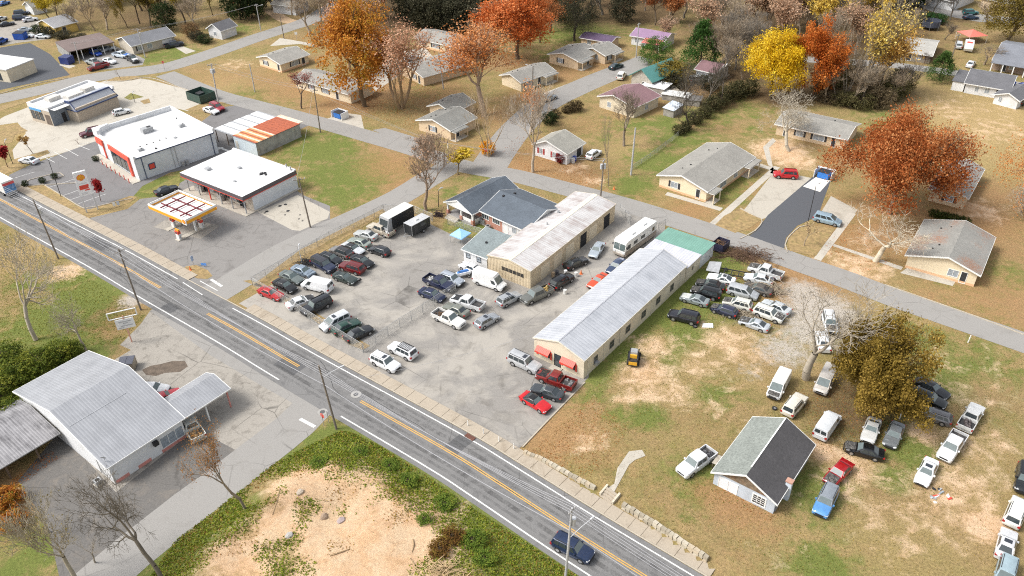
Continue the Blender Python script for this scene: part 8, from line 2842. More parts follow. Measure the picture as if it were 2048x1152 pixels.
for s in (1, -1):
 for (xa, xb, za, zb) in ((Lm / 2 - 1.7, Lm / 2 - .75, 1.55, 2.4), (1.2, 2.4, 1.75, 2.4), (-1.2, .1, 1.75, 2.4), (-4.3, -3.6, 1.7, 2.5)):
  mb = MB()
  mb.box(xa, s * wm_ - .02, za, xb, s * wm_ + .02, zb)
  part('side_window', mb, M_GLASS, t)
 mb = MB()
 mb.box(Lm / 2 - .45, s * (wm_ + .2) - .14, 1.9, Lm / 2 - .3, s * (wm_ + .2) + .14, 2.3)
 part('mirror', mb, M_BLACK, t)
 mb = MB()
 mb.box(Lm / 2 - .06, s * .95 - .22, .95, Lm / 2 + .05, s * .95 + .22, 1.2)
 part('headlight', mb, M_LAMP, t)
for (x, y, a_, b_, h_) in ((1.5, .2, .55, .4, .3), (-2.5, 0, .5, .4, .28), (3.2, .4, .22, .22, .12), (-.4, -.5, .2, .2, .1)):
 mb = MB()
 mb.box(x - a_, y - b_, 3.25, x + a_, y + b_, 3.25 + h_)
 part('roof_unit', mb, M_RVW, t)
mb = MB()
mb.box(Lm / 2 - .2, -1.1, .42, Lm / 2 + .1, 1.1, .75)
part('bumper', mb, mat('rv_taupe', (.34, .30, .26), .4, .2, var=.1), t)
wheels(t, (Lm / 2 - 2.0, -1.9), wm_, .45)

t = oriented('box_truck', 'black-sided box truck with silver cab and pale roof', 'truck', (812, 430), (776, 450), 1.6, 7, 2.4)
mb = MB()
mb.box(-3.4, -1.2, .9, 2.4, 1.2, 3.5)
part('cargo_box', mb, mat('truck_black', (.022, .024, .026), .45, var=.2), t)
mb = MB()
mb.box(-3.42, -1.22, 3.5, 3.0, 1.22, 3.56)
part('roof', mb, mat('truck_roof', (.58, .58, .55), .5, var=.1), t)
mb = MB()
prof = [(2.4, .6), (3.6, .6), (3.6, 1.5), (3.1, 3.5), (2.4, 3.5)]
mb.loft([(x, 1.2, z) for x, z in prof], [(x, -1.2, z) for x, z in prof])
part('cab', mb, mat('truck_silver', (.42, .43, .44), .4, .3, var=.1), t)
mb = MB()
mb.loft([(3.56, 1.05, 1.75), (3.56, -1.05, 1.75), (3.2, -1.05, 3.1), (3.2, 1.05, 3.1)], [(3.52, 1.05, 1.7), (3.52, -1.05, 1.7), (3.12, -1.05, 3.1), (3.12, 1.05, 3.1)])
part('windshield', mb, M_GLASS, t)
wheels(t, (2.7, -2.2), 1.2, .42)

t = oriented('cargo_trailer', 'black concession trailer with silver roof beside the box truck', 'trailer', (856, 440), (812, 464), 1.3, 5, 2.1)
mb = MB()
mb.box(-2.4, -1.05, .55, 2.3, 1.05, 2.55)
part('trailer_box', mb, mat('truck_black', (.022, .024, .026), .45, var=.2), t)
mb = MB()
mb.box(-2.42, -1.07, 2.55, 2.32, 1.07, 2.62)
part('roof', mb, mat('trailer_roof', (.56, .57, .58), .4, .3, var=.1), t)
mb = MB()
mb.box(-.3, -.25, 2.62, .4, .25, 2.85)
part('roof_vent', mb, M_FRAME, t)
mb = MB()
mb.box(.9, 1.04, .7, 1.7, 1.08, 2.4)
part('door', mb, mat('door_black', (.04, .04, .042), .4), t)
for s in (1, -1):
 mb = MB()
 mb.box(-1.4, s * 1.05 - .02, 1.5, .1, s * 1.05 + .02, 2.2)
 part('side_window', mb, M_GLASS, t)
 for (xa, xb) in ((2.26, 2.32), (-2.42, -2.36)):
  mb = MB()
  mb.box(xa, s * 1.05 - .03, .55, xb, s * 1.05 + .03, 2.58)
  part('edge_trim', mb, M_GALV, t)
mb = MB()
mb.tube((2.3, .7, .6), (3.6, 0, .6), .05, .05, 6)
mb.tube((2.3, -.7, .6), (3.6, 0, .6), .05, .05, 6)
part('tow_bar', mb, M_GALV, t)
wheels(t, (-.5,), 1.2, .36)

t = oriented('moving_truck', 'white moving truck with red and blue mural driving on the highway', 'truck', (34, 385), (-30, 352), 1.6, 8, 2.5)
mb = MB()
mb.box(-4.0, -1.2, .9, 3.4, 1.2, 3.45)
part('cargo_box', mb, M_RVW, t)
M_MUR = [mat('mural_red', (.60, .08, .09), .4, var=.2), mat('mural_blue', (.10, .25, .50), .4, var=.6, scale=3, dirt='d0d8e0', dirt_amt=.7, dirt_scale=2.5)]
mb = MB()
mb.box(-4.02, -1.15, 1.0, -4.0, 1.15, 2.55)
part('rear_door', mb, M_MUR[1], t)
mb = MB()
mb.box(-4.03, -1.15, 2.55, -4.0, 1.15, 3.1)
part('rear_panel', mb, M_MUR[0], t)
mb = MB()
mb.box(-3.9, -1.23, 1.0, -1.0, -1.2, 2.2)
part('side_mural', mb, M_MUR[0], t)
mb = MB()
mb.box(-4.2, -1.1, .45, -3.9, 1.1, .75)
part('bumper', mb, M_GALV, t)
mb = MB()
mb.box(3.4, -1.1, .6, 5.0, 1.1, 2.2)
part('cab', mb, M_RVW, t)
wheels(t, (4.0, -2.4), 1.15, .42)

t = oriented('skid_steer', 'black and yellow skid steer loader beside the long workshop', 'loader', (1265, 730), (1270, 700), .8, 3, 1.8)
M_CATY = mat('loader_yellow', (.66, .36, .03), .5, var=.15)
M_CATK = mat('loader_black', (.035, .035, .038), .5, var=.3)
mb = MB()
mb.loft([(-1.5, -.55, .35), (1.1, -.55, .35), (1.1, .55, .35), (-1.5, .55, .35)], [(-1.45, -.55, 1.25), (.9, -.55, 1.0), (.9, .55, 1.0), (-1.45, .55, 1.25)])
part('chassis', mb, M_CATK, t)
mb = MB()
mb.loft([(-.55, -.52, 1.1), (.85, -.52, 1.0), (.85, .52, 1.0), (-.55, .52, 1.1)], [(-.5, -.48, 2.1), (.55, -.48, 2.05), (.55, .48, 2.05), (-.5, .48, 2.1)])
part('cab', mb, mat('loader_grey', (.30, .31, .32), .5, var=.2), t)
mb = MB()
mb.box(-1.55, -.6, .55, -1.42, .6, 1.05)
part('rear_guard', mb, M_CATY, t)
mb = MB()
mb.box(-.75, -.5, 1.2, -.5, .5, 1.75)
part('yellow_hood', mb, M_CATY, t)
for s in (1, -1):
 mb = MB()
 mb.box(-1.3, s * .62 - .08, 1.25, 1.3, s * .62 + .08, 1.42)
 mb.box(1.2, s * .62 - .08, .4, 1.36, s * .62 + .08, 1.42)
 part('lift_arm', mb, M_CATK, t)
mb = MB()
mb.loft([(1.35, -.95, .1), (2.1, -.95, .1), (1.4, -.95, .75)], [(1.35, .95, .1), (2.1, .95, .1), (1.4, .95, .75)])
part('bucket', mb, M_CATK, t)
wheels(t, (.65, -.75), .93, .40)

t = oriented('jet_ski', 'blue and white jet ski on a trailer beside the annex', 'watercraft', (940, 543), (908, 551), .7, 3, 1.2)
mb = MB()
mb.loft([(-1.5, -.5, .6), (.8, -.5, .6), (1.7, 0, .75), (.8, .5, .6), (-1.5, .5, .6)], [(-1.5, -.42, .95), (.7, -.42, .98), (1.45, 0, 1.02), (.7, .42, .98), (-1.5, .42, .95)])
part('hull', mb, mat('ski_white', (.72, .73, .74), .3), t, True)
mb = MB()
mb.loft([(-1.2, -.22, .95), (.9, -.25, .97), (.9, .25, .97), (-1.2, .22, .95)], [(-1.1, -.15, 1.25), (.5, -.12, 1.3), (.5, .12, 1.3), (-1.1, .15, 1.25)])
part('seat', mb, mat('ski_blue', (.06, .22, .60), .4), t)
mb = MB()
mb.tube((.5, -.4, 1.4), (.5, .4, 1.4), .04, .04, 6)
mb.tube((.7, 0, 1.0), (.5, 0, 1.4), .05, .05, 6)
part('handlebar', mb, M_BLACK, t)
mb = MB()
mb.box(-1.6, -.06, .4, 2.6, .06, .52)
mb.box(-1.2, -.7, .4, -1.05, .7, .5)
part('trailer_frame', mb, M_GALV, t)
wheels(t, (-.9,), .85, .28)

# ---------------------------------------------------------------- dumpsters, tents, bins


def dumpster(label, at, ang, colr, size=(1.9, 1.6, 1.3), lid=M_BLACK, wallm=None, open_=False):
 p = P(*at)
 t = thing('dumpster', label, 'dumpster', (p.x, p.y, p.z + .02), R(ang), 'dumpsters')
 a, b, h = size[0] / 2, size[1] / 2, size[2]
 m = mat('dumpster_' + str(colr), colr, .5, .1, var=.2, scale=2, dirt='55504a', dirt_amt=.4)
 mb = MB()
 if open_:
  for q in ((-a, -b, a, -b + .08), (-a, b - .08, a, b), (-a, -b, -a + .08, b), (a - .08, -b, a, b)):
   mb.box(q[0], q[1], .1, q[2], q[3], h)
  mb.box(-a, -b, .1, a, b, .2)
 else:
  mb.loft([(-a, -b, .12), (a, -b, .12), (a, b, .12), (-a, b, .12)], [(-a, -b * 1.08, h * .92), (a, -b * 1.08, h * .92), (a, b, h), (-a, b, h)])
 part('bin_body', mb, m, t)
 for s in (-1, 1):
  rb = MB()
  rb.box(s * (a + .05) - .05, -b * .8, .3, s * (a + .05) + .05, b * .8, .45)
  part('lift_pocket', rb, m, t)
  if not open_ and lid:
   l_ = MB()
   x0, x1 = (-a, -.02) if s < 0 else (.02, a)
   l_.loft([(x0, -b * 1.1, h * .92 + .01), (x1, -b * 1.1, h * .92 + .01), (x1, b, h + .01), (x0, b, h + .01)], [(x0, -b * 1.1, h * .92 + .07), (x1, -b * 1.1, h * .92 + .07), (x1, b, h + .07), (x0, b, h + .07)])
   part('lid', l_, lid if not isinstance(lid, tuple) else mat('lid_' + str(lid), lid, .5), t)
 if wallm:
  w = thing('dumpster_enclosure', 'white board enclosure round the blue dumpster ' + ('at the apartments' if 'apartments' in label else 'by the back street'), 'fence', (p.x, p.y, 0.0), R(ang))
  for (x0, y0, x1, y1) in ((-a - .6, b + .3, a + .6, b + .4), (-a - .7, -b - .2, -a - .6, b + .4), (a + .6, -b - .2, a + .7, b + .4)):
   mb = MB()
   mb.box(x0, y0, 0, x1, y1, 1.7)
   part('board_wall', mb, wallm, w)
 return t


dumpster('blue dumpster in its white board enclosure by the back street', (680, 235), -38, (.03, .16, .50), (2.2, 1.8, 1.5), M_BLACK, M_FRAME)
dumpster('blue dumpster in its white board enclosure at the apartments', (1647, 355), -38, (.03, .18, .55), (2.2, 1.8, 1.5), M_BLACK, M_FRAME)
dumpster('dark green fenced container behind the restaurant', (404, 199), -38, (.035, .075, .06), (6.0, 4.6, 2.2), None, None, True)
dumpster('small dumpster with black lids inside the green container', (402, 196), -38, (.03, .05, .045), (1.9, 1.6, 1.5))
dumpster('navy dumpster heaped with branches behind the green shed roof', (1440, 499), 50, (.03, .03, .06), (2.6, 2.2, 1.7), None, None, True)
dumpster('tan dumpster with grey lids beside the grey metal roof', (258, 736), 8, (.34, .29, .22), (2.1, 1.8, 1.5), (.08, .085, .11))
dumpster('bright blue dumpster in the junk yard', (43, 78), -5, (.02, .09, .42), (3.4, 2.4, 2.2))
dumpster('navy dumpster at the upper parking lot', (136, 127), -20, (.03, .05, .20), (3.2, 2.4, 2.2), (.03, .04, .12))

p = P(922, 484)
t = thing('pop_up_canopy', 'pale blue pop-up canopy beside the annex', 'canopy', (p.x, p.y, 0.03), R(52))
mb = MB()
mb.add([(-1.4, -1.4, 1.75), (1.4, -1.4, 1.75), (1.4, 1.4, 1.75), (-1.4, 1.4, 1.75), (0, 0, 2.35), (-1.4, -1.4, 1.55), (1.4, -1.4, 1.55), (1.4, 1.4, 1.55), (-1.4, 1.4, 1.55)], [(0, 1, 4), (1, 2, 4), (2, 3, 4), (3, 0, 4), (5, 6, 1, 0), (6, 7, 2, 1), (7, 8, 3, 2), (8, 5, 0, 3)])
part('canopy_top', mb, mat('canopy_blue', (.27, .50, .78), .7, var=.06), t)
for (x, y) in ((-1.35, -1.35), (1.35, -1.35), (1.35, 1.35), (-1.35, 1.35)):
 mb = MB()
 mb.tube((x, y, 0), (x, y, 1.6), .025, .025, 5)
 part('canopy_leg', mb, M_GALV, t)
for (x, y, a_, lab) in ((968, 447, 1.0, 'grey air conditioner beside the brick house'), (976, 458, .8, 'second grey air conditioner with black end beside the brick house'), (198, 968, .8, 'grey air conditioner at the white building corner')):
 p = P(x, y)
 t = thing('air_conditioner', lab, 'air conditioner', (p.x, p.y, .02), R(-38))
 mb = MB()
 mb.box(-a_ * .5, -a_ * .5, .08, a_ * .5, a_ * .5, a_ * .95)
 part('casing', mb, M_GALV, t)
 mb = MB()
 mb.tube((0, 0, a_ * .95), (0, 0, a_ * .98), a_ * .36, a_ * .36, 14)
 part('fan_grille', mb, M_BLACK, t)
 mb = MB()
 mb.box(-a_ * .65, -a_ * .65, 0, a_ * .65, a_ * .65, .08)
 part('base_pad', mb, M_CONC2, t)
for (x, y, c, lab) in ((1149, 322, (.02, .06, .38), 'blue wheelie bin at the white cottage'), (1146, 326, (.6, .6, .6), 'small white bin beside the blue wheelie bin'), (489, 415, (.03, .035, .05), 'black rubbish bin at the gas station corner'), (484, 412, (.03, .03, .03), 'second black bin at the gas station corner'), (553, 396, (.03, .06, .14), 'navy bin at the gas station side wall'), (2026, 172, (.03, .10, .45), 'blue bin beside the white cottage')):
 p = P(x, y)
 t = thing('rubbish_bin', lab, 'bin', (p.x, p.y, .13 if 'gas' in lab and 'corner' in lab else .02), R(20))
 m = mat('bin_' + str(c), c, .5)
 mb = MB()
 mb.loft([(-.28, -.28, 0), (.28, -.28, 0), (.28, .28, 0), (-.28, .28, 0)], [(-.34, -.34, 1.0), (.34, -.34, 1.0), (.34, .34, 1.0), (-.34, .34, 1.0)])
 part('bin_body', mb, m, t)
 mb = MB()
 mb.loft([(-.37, -.37, 1.0), (.37, -.37, 1.0), (.37, .37, 1.0), (-.37, .37, 1.0)], [(-.3, -.3, 1.12), (.3, -.3, 1.12), (.3, .3, 1.12), (-.3, .3, 1.12)])
 part('lid', mb, m, t)

t = oriented('camper_trailer', 'small white camper with red hatch under a coral canopy', 'camper', (1938, 84), (1937, 101), 1.3, 5, 2.2)
mb = MB()
prof = [(-2.4, .5), (2.2, .5), (2.5, 1.2), (2.1, 2.6), (-2.1, 2.6), (-2.5, 2.0)]
mb.loft([(x, 1.1, z) for x, z in prof], [(x, -1.1, z) for x, z in prof])
part('camper_body', mb, M_RVW, t)
mb = MB()
mb.box(.2, -.7, 2.6, 1.7, .7, 2.66)
part('hatch', mb, M_RED, t)
wheels(t, (-.3,), 1.1, .35)
p = P(1940, 82)
t = thing('garden_canopy', 'coral red peaked canopy behind the white camper', 'canopy', (p.x, p.y, 0), R(10))
mb = MB()
mb.add([(-3, -3, 2.2), (3, -3, 2.2), (3, 3, 2.2), (-3, 3, 2.2), (0, 0, 3.4)], [(0, 1, 4), (1, 2, 4), (2, 3, 4), (3, 0, 4)])
part('canopy_top', mb, mat('canopy_coral', (.60, .17, .13), .7, var=.08), t)
for (x, y) in ((-2.9, -2.9), (2.9, -2.9), (2.9, 2.9), (-2.9, 2.9)):
 mb = MB()
 mb.tube((x, y, 0), (x, y, 2.2), .05, .05, 5)
 part('canopy_leg', mb, M_FRAME, t)
p = P(1860, 58)
t = thing('trampoline', 'round black netted trampoline behind the weathered house', 'trampoline', (p.x, p.y, 0), 0)
mb = MB()
mb.tube((0, 0, .9), (0, 0, 1.0), 2.6, 2.6, 18)
part('mat', mb, M_BLACK, t)
mb = MB()
for i in range(18):
 a_, b_ = 2 * math.pi * i / 18, 2 * math.pi * (i + 1) / 18
 mb.quad((2.6 * math.cos(a_), 2.6 * math.sin(a_), 1.0), (2.6 * math.cos(b_), 2.6 * math.sin(b_), 1.0), (2.6 * math.cos(b_), 2.6 * math.sin(b_), 2.7), (2.6 * math.cos(a_), 2.6 * math.sin(a_), 2.7))
part('net', mb, mat('net_dark', (.06, .07, .10), .8), t)
for i in range(6):
 a_ = i * 1.047
 mb = MB()
 mb.tube((2.6 * math.cos(a_), 2.6 * math.sin(a_), 0), (2.6 * math.cos(a_), 2.6 * math.sin(a_), 2.8), .05, .05, 5)
 part('leg', mb, M_GALV, t)

# ---------------------------------------------------------------- retaining wall and steps
M_STONES = [mat('wall_stone_%d' % i, c, .9, var=.25, scale=3, dirt='6a5a44', dirt_amt=.5, dirt_scale=2) for i, c in enumerate(((.40, .36, .28), (.48, .43, .34), (.33, .29, .22), (.44, .37, .27)))]
line = smooth_line([tuple(p[:2]) for p in WALL], .25)
step_a = Vector(G0(1200, 990)[:2])
step_b = Vector(G0(1228, 1008)[:2])
w0 = WALL[0]
wl = thing('retaining_wall', 'low rubble stone retaining wall between sidewalk and lawn', 'wall', (w0.x, w0.y, 0))
stone_me = []
for k in range(5):
 rr = random.Random(k)
 mb = MB()
 v = [(x + rr.uniform(-.06, .06), y + rr.uniform(-.05, .05), z + rr.uniform(-.05, .05)) for x, y, z in ((-.5, -.5, 0), (.5, -.5, 0), (.5, .5, 0), (-.5, .5, 0), (-.45, -.42, 1), (.45, -.42, 1), (.45, .42, 1), (-.45, .42, 1))]
 mb.add(v, [(0, 3, 2, 1), (4, 5, 6, 7), (0, 1, 5, 4), (1, 2, 6, 5), (2, 3, 7, 6), (3, 0, 4, 7)])
 stone_me.append(mb.mesh('stone'))
s, i = 0.0, 0
core = MB()
acc = 0
nst = 0
pl = [Vector(p) for p in line]
cum = [0]
for a, b in zip(pl, pl[1:]):
 cum.append(cum[-1] + (b - a).length)


def on_wall(s):
 for k in range(len(cum) - 1):
  if cum[k] <= s <= cum[k + 1]:
   t = (s - cum[k]) / (cum[k + 1] - cum[k] + 1e-9)
   return pl[k].lerp(pl[k + 1], t), math.atan2((pl[k + 1] - pl[k]).y, (pl[k + 1] - pl[k]).x)
 return pl[-1], 0


s = 0.0
while s < cum[-1] - 12:
 ln = rnd.uniform(.45, .8)
 q, a = on_wall(s + ln / 2)
 if min((q - step_a).length, (q - step_b).length) > 1.1 and ((q - (step_a + step_b) / 2).length > 1.3):
  n_ = Vector((-math.sin(a), math.cos(a)))
  hh = .35 + .5 * sm(0, 18, s)
  o = link('stone', stone_me[nst % 5], M_STONES[rnd.randrange(4)], wl, (q.x - w0.x + n_.x * .2, q.y - w0.y + n_.y * .2, hh - .32), a + rnd.uniform(-.06, .06))
  o.scale = (ln * .98, .55, .38 + rnd.uniform(-.03, .08))
  if hh > .5 and nst < 250:
   o = link('stone', stone_me[(nst + 2) % 5], M_STONES[rnd.randrange(4)], wl, (q.x - w0.x + n_.x * .17, q.y - w0.y + n_.y * .17, 0.0), a)
   o.scale = (ln * .9, .50, hh - .30)
  nst += 1
 s += ln
mid = (step_a + step_b) / 2
sa = on_wall(min((cum[k] for k in range(len(cum))), key=lambda c: (on_wall(c)[0] - mid).length))[1]
t = thing('lawn_steps', 'weathered concrete steps climbing from the sidewalk to the lawn', 'steps', (mid.x, mid.y, 0), sa)
for k in range(4):
 mb = MB()
 mb.box(-.85, -.3 + k * .32, 0, .85, -.3 + (k + 1) * .32, .20 + k * .20)
 part('step', mb, M_SLAB, t)
for sgn in (-1, 1):
 mb = MB()
 mb.loft([(sgn * .95 - .14, -.2, 0), (sgn * .95 + .14, -.2, 0), (sgn * .95 + .14, 1.2, 0), (sgn * .95 - .14, 1.2, 0)], [(sgn * .95 - .13, -.2, .5), (sgn * .95 + .13, -.2, .5), (sgn * .95 + .13, 1.2, .98), (sgn * .95 - .13, 1.2, .98)])
 part('cheek_wall', mb, M_STONES[1], t)

# ---------------------------------------------------------------- signs, posts, cones
def sign_post(label, base, top_y, ang, board=None, octagon=False, colr=M_RED, r=.04):
 p, h = height_at(base, top_y)
 t = thing('street_sign', label, 'sign', tuple(p), R(ang))
 mb = MB()
 mb.tube((0, 0, 0), (0, 0, h), r, r, 6)
 part('sign_post', mb, M_GALV, t)
 mb = MB()
 if octagon:
  mb.loft([(.40 * math.cos(R(22.5 + 45 * i)), -.03, h - .35 + .40 * math.sin(R(22.5 + 45 * i))) for i in range(8)], [(.40 * math.cos(R(22.5 + 45 * i)), -.06, h - .35 + .40 * math.sin(R(22.5 + 45 * i))) for i in range(8)])
  o = part('sign_face', mb, M_RED, t)
  bar = bpy.data.curves.new('lettering', 'FONT')
  bar.body = 'STOP'
  bar.size = .30
  bar.align_x = 'CENTER'
  bar.align_y = 'CENTER'
  bar.extrude = .004
  tmp = bpy.data.objects.new('tmp', bar)
  COL.objects.link(tmp)
  me = bpy.data.meshes.new_from_object(tmp.evaluated_get(bpy.context.evaluated_depsgraph_get()))
  bpy.data.objects.remove(tmp)
  me.materials.clear()
  lt = link('lettering', me, M_FRAME, o)
  lt.location = (0, -.068, h - .35)
  lt.rotation_euler = (R(90), 0, 0)
 else:
  w, hh = board
  mb.box(-w / 2, -.05, h - hh, w / 2, -.02, h)
  part('sign_face', mb, colr, t)
 return t


sign_post('red stop sign at the lower side road mouth', (648, 852), 828, 140, octagon=True)
sign_post('red stop sign at the upper road junction', (330, 141), 122, 20, octagon=True)
sign_post('red stop sign at the dead-end street corner', (973, 314), 297, 10, octagon=True)
sign_post('grey sign beside the lower stop sign', (658, 846), 822, 120, (.55, .75), colr=M_GALV)
sign_post('white and blue advertising sign on the corner island', (388, 532), 512, 60, (.5, 1.0), colr=mat('ad_blue', (.35, .45, .62), .5, var=.5, scale=3))
sign_post('small blue sign behind the corner island', (409, 534), 526, -10, (1.0, .5), colr=mat('ad_blue2', (.10, .28, .70), .5))
sign_post('small white sign on the price sign verge', (230, 415), 404, 20, (.5, .9), colr=M_FRAME)
sign_post('second small white sign on the price sign verge', (238, 413), 402, 20, (.5, .9), colr=mat('ad_grey', (.55, .6, .68), .5))
sign_post('small white sign by the upper apartments', (594, 80), 64, 10, (.8, .8), colr=M_FRAME)
p, h = height_at((264, 684), 622)
t = thing('old_sign_frame', 'empty white sign frame above a small notice board on a pink post', 'sign', tuple(p), R(22))
mb = MB()
mb.tube((0, 0, 0), (0, 0, h * .85), .10, .10, 8)
part('sign_post', mb, mat('pink_post', (.62, .33, .25), .7, var=.2), t)
mb = MB()
for (x0, z0, x1, z1) in ((-2.0, h, 2.0, h), (-2.0, h - 1.2, 2.0, h - 1.2), (-2.0, h - 1.2, -2.0, h), (2.0, h - 1.2, 2.0, h)):
 mb.tube((x0, 0, z0), (x1, 0, z1), .09, .09, 6)
part('empty_frame', mb, M_FRAME, t)
mb = MB()
mb.box(-1.3, -.1, h - 3.2, 1.3, .1, h - 1.5)
o = part('notice_board', mb, M_FRAME, t)
mb = MB()
for (x0, x1, z) in ((-.9, .9, h - 1.9), (-.3, .4, h - 2.2), (-.7, 1.0, h - 2.65), (-1.0, -.3, h - 2.95)):
 mb.box(x0, -.125, z - .07, x1, -.1, z + .07)
part('faded_strip', mb, M_POLEG, o)
for i, (x, y) in enumerate(((936, 852), (967, 868), (998, 884), (1028, 898))):
 p = P(x, y)
 t = thing('marker_post', 'short white marker post along the lot edge by the sidewalk', 'post', tuple(p), 0, 'white marker posts')
 mb = MB()
 mb.tube((0, 0, 0), (0, 0, .95), .07, .06, 8)
 part('post_shaft', mb, M_FRAME, t)
 mb = MB()
 mb.tube((0, 0, .95), (0, 0, 1.05), .06, .01, 8)
 part('post_cap', mb, M_FRAME, t)
for (x, y, lab) in ((1936, 685, 'white marker pole near the back street'), (1798, 838, 'short white pole beside the grey sedan'), (727, 704, 'white gate post at the fence corner'), (896, 297, 'white short post at the pull-in')):
 p = P(x, y)
 t = thing('marker_post', lab, 'post', tuple(p), 0)
 mb = MB()
 mb.tube((0, 0, 0), (.05, 0, 1.3), .09, .08, 8)
 part('post_shaft', mb, M_FRAME, t)
 mb = MB()
 mb.tube((.05, 0, 1.3), (.05, 0, 1.4), .08, .02, 8)
 part('post_cap', mb, M_FRAME, t)
for (x, y, lab) in ((1228, 379, 'orange traffic cone at the foot of the thin bare tree'), (381, 540, 'orange traffic cone on the corner island'), (1162, 548, 'orange bucket beside the black sedan')):
 p = P(x, y)
 t = thing('traffic_cone', lab, 'cone', (p.x, p.y, .03), 0)
 m = mat('cone_orange', (.72, .20, .06), .6)
 mb = MB()
 mb.box(-.25, -.25, 0, .25, .25, .05)
 part('cone_base', mb, m, t)
 mb = MB()
 mb.tube((0, 0, .05), (0, 0, .8), .19, .04, 10)
 part('cone_body', mb, m, t)

# ---------------------------------------------------------------- loose things
for (x, y, lab) in ((1390, 654, 'loose tyre behind the black intact SUV'), (1549, 818, 'loose tyre in front of the torn-nosed van'), (776, 512, 'loose tyre behind the black hatchback'), (718, 560, 'loose tyre beside the dark green-grey coupe')):
 p = P(x, y)
 t = thing('loose_tyre', lab, 'tyre', (p.x, p.y, p.z + .02), 0)
 mb = MB()
 n = 16
 for i in range(n):
  a_ = 2 * math.pi * i / n
  for (r_, z) in ((.20, 0), (.34, 0), (.36, .11), (.34, .22), (.20, .22)):
   mb.v.append((r_ * math.cos(a_), r_ * math.sin(a_), z))
 for i in range(n):
  for j in range(5):
   mb.f.append((i * 5 + j, ((i + 1) % n) * 5 + j, ((i + 1) % n) * 5 + (j + 1) % 5, i * 5 + (j + 1) % 5))
 part('tread', mb, M_TYRE, t, True)
 mb = MB()
 mb.tube((0, 0, .08), (0, 0, .14), .2, .2, 12)
 part('rim', mb, M_RIM, t)
p = P(1414, 651)
mb = MB()
mb.loft([(-.9, -.5, 0), (.8, -.7, 0), (1.0, .4, 0), (-.6, .3, 0)], [(-.9, -.5, .05), (.8, -.7, .12), (1.0, .4, .08), (-.6, .3, .22)])
tag(part('scrap_sheet', mb, M_FRAME, None, loc=(p.x, p.y, p.z + .02)), 'white body panel lying on the grass by the scrapped cars', 'panel')
t = oriented('trailer_frame', 'black bare trailer frame with a bent grey sheet behind the scrapped cars', 'trailer', (1428, 540), (1482, 550), .4, 6, 2)
mb = MB()
for s in (-.8, .8):
 mb.box(-3.2, s - .07, .45, 3.4, s + .07, .6)
for i in range(6):
 mb.box(-3.0 + i * 1.2, -.8, .48, -2.85 + i * 1.2, .8, .58)
mb.tube((3.3, .8, .5), (4.4, 0, .5), .05, .05, 5)
mb.tube((3.3, -.8, .5), (4.4, 0, .5), .05, .05, 5)
part('frame_rails', mb, M_BLACK, t)
mb = MB()
mb.loft([(-3.4, -1.1, .65), (-1.4, -1.2, .7), (-1.2, 1.0, .7), (-3.2, 1.1, .62)], [(-3.5, -1.1, .7), (-1.3, -1.2, .76), (-1.3, 1.2, 1.5), (-3.3, 1.0, 1.3)])
part('bent_sheet', mb, M_GALV, t)
wheels(t, (-.4,), 1.05, .33)


def stick_pile(name, label, at, w, h, n, colr, seed, cat='brush pile'):
 p = P(*at)
 rr = random.Random(seed)
 t = thing(name, label, cat, tuple(p), R(-20))
 mb = MB()
 for i in range(n):
  x, y = rr.gauss(0, w * .3), rr.gauss(0, w * .15)
  z = abs(rr.gauss(0, h * .4))
  a_ = rr.uniform(0, 6.28)
  ln = rr.uniform(.4, 1.2)
  mb.tube((x - math.cos(a_) * ln, y - math.sin(a_) * ln, max(.02, z + rr.uniform(-.2, .2))), (x + math.cos(a_) * ln, y + math.sin(a_) * ln, max(.02, z + rr.uniform(-.2, .3))), rr.uniform(.02, .07), .015, 4)
 o = part('branch_heap', mb, mat('sticks_' + str(colr), colr, .9, var=.4), t)
 o['kind'] = 'stuff'
 return t


stick_pile('brush_pile', 'heap of dark brown branches beside the back street', (1490, 513), 8, 1.2, 420, (.13, .075, .045), 1)
stick_pile('brush_pile', 'heap of pale split wood on the dirt bank', (890, 1146), 3.5, .9, 90, (.50, .36, .20), 2)
stick_pile('brush_pile', 'branches heaped in the navy dumpster', (1440, 497), 1.6, 1.9, 60, (.2, .12, .07), 3)
stick_pile('brush_pile', 'collapsed porch timbers in front of the weathered house', (1832, 116), 10, 1.0, 160, (.30, .20, .13), 4)
p = P(1873, 992)
t = thing('scrap_heap', 'scattered bumper pieces and scrap on the grass', 'scrap', tuple(p))
for i in range(11):
 x, y, a_, w = rnd.gauss(0, .7), rnd.gauss(0, .5), rnd.uniform(0, 3.1), rnd.uniform(.12, .4)
 mb = MB()
 mb.loft([(-w, -.12, 0), (w, -.16, 0), (w * .8, .14, 0), (-w, .1, 0)], [(-w * .8, -.1, .1), (w, -.1, .22), (w * .7, .1, .16), (-w, .08, .06)])
 part('scrap_piece', mb, [M_FRAME, M_RED, M_BLACK, M_GALV, M_PANEB][i % 5], t, loc=(x, y, .02), rotz=a_)
stick_pile('scrap_heap', 'dark crumpled scrap behind the navy boxy truck', (616, 528), 3, 1.0, 120, (.03, .03, .032), 6, 'scrap')
stick_pile('brush_pile', 'grey brush tangled round the scrapped cars', (1482, 630), 6, .7, 200, (.30, .25, .18), 7)
stick_pile('brush_pile', 'pale twigs over the dusty dark sedan', (1535, 580), 5, 1.6, 160, (.36, .30, .22), 8)
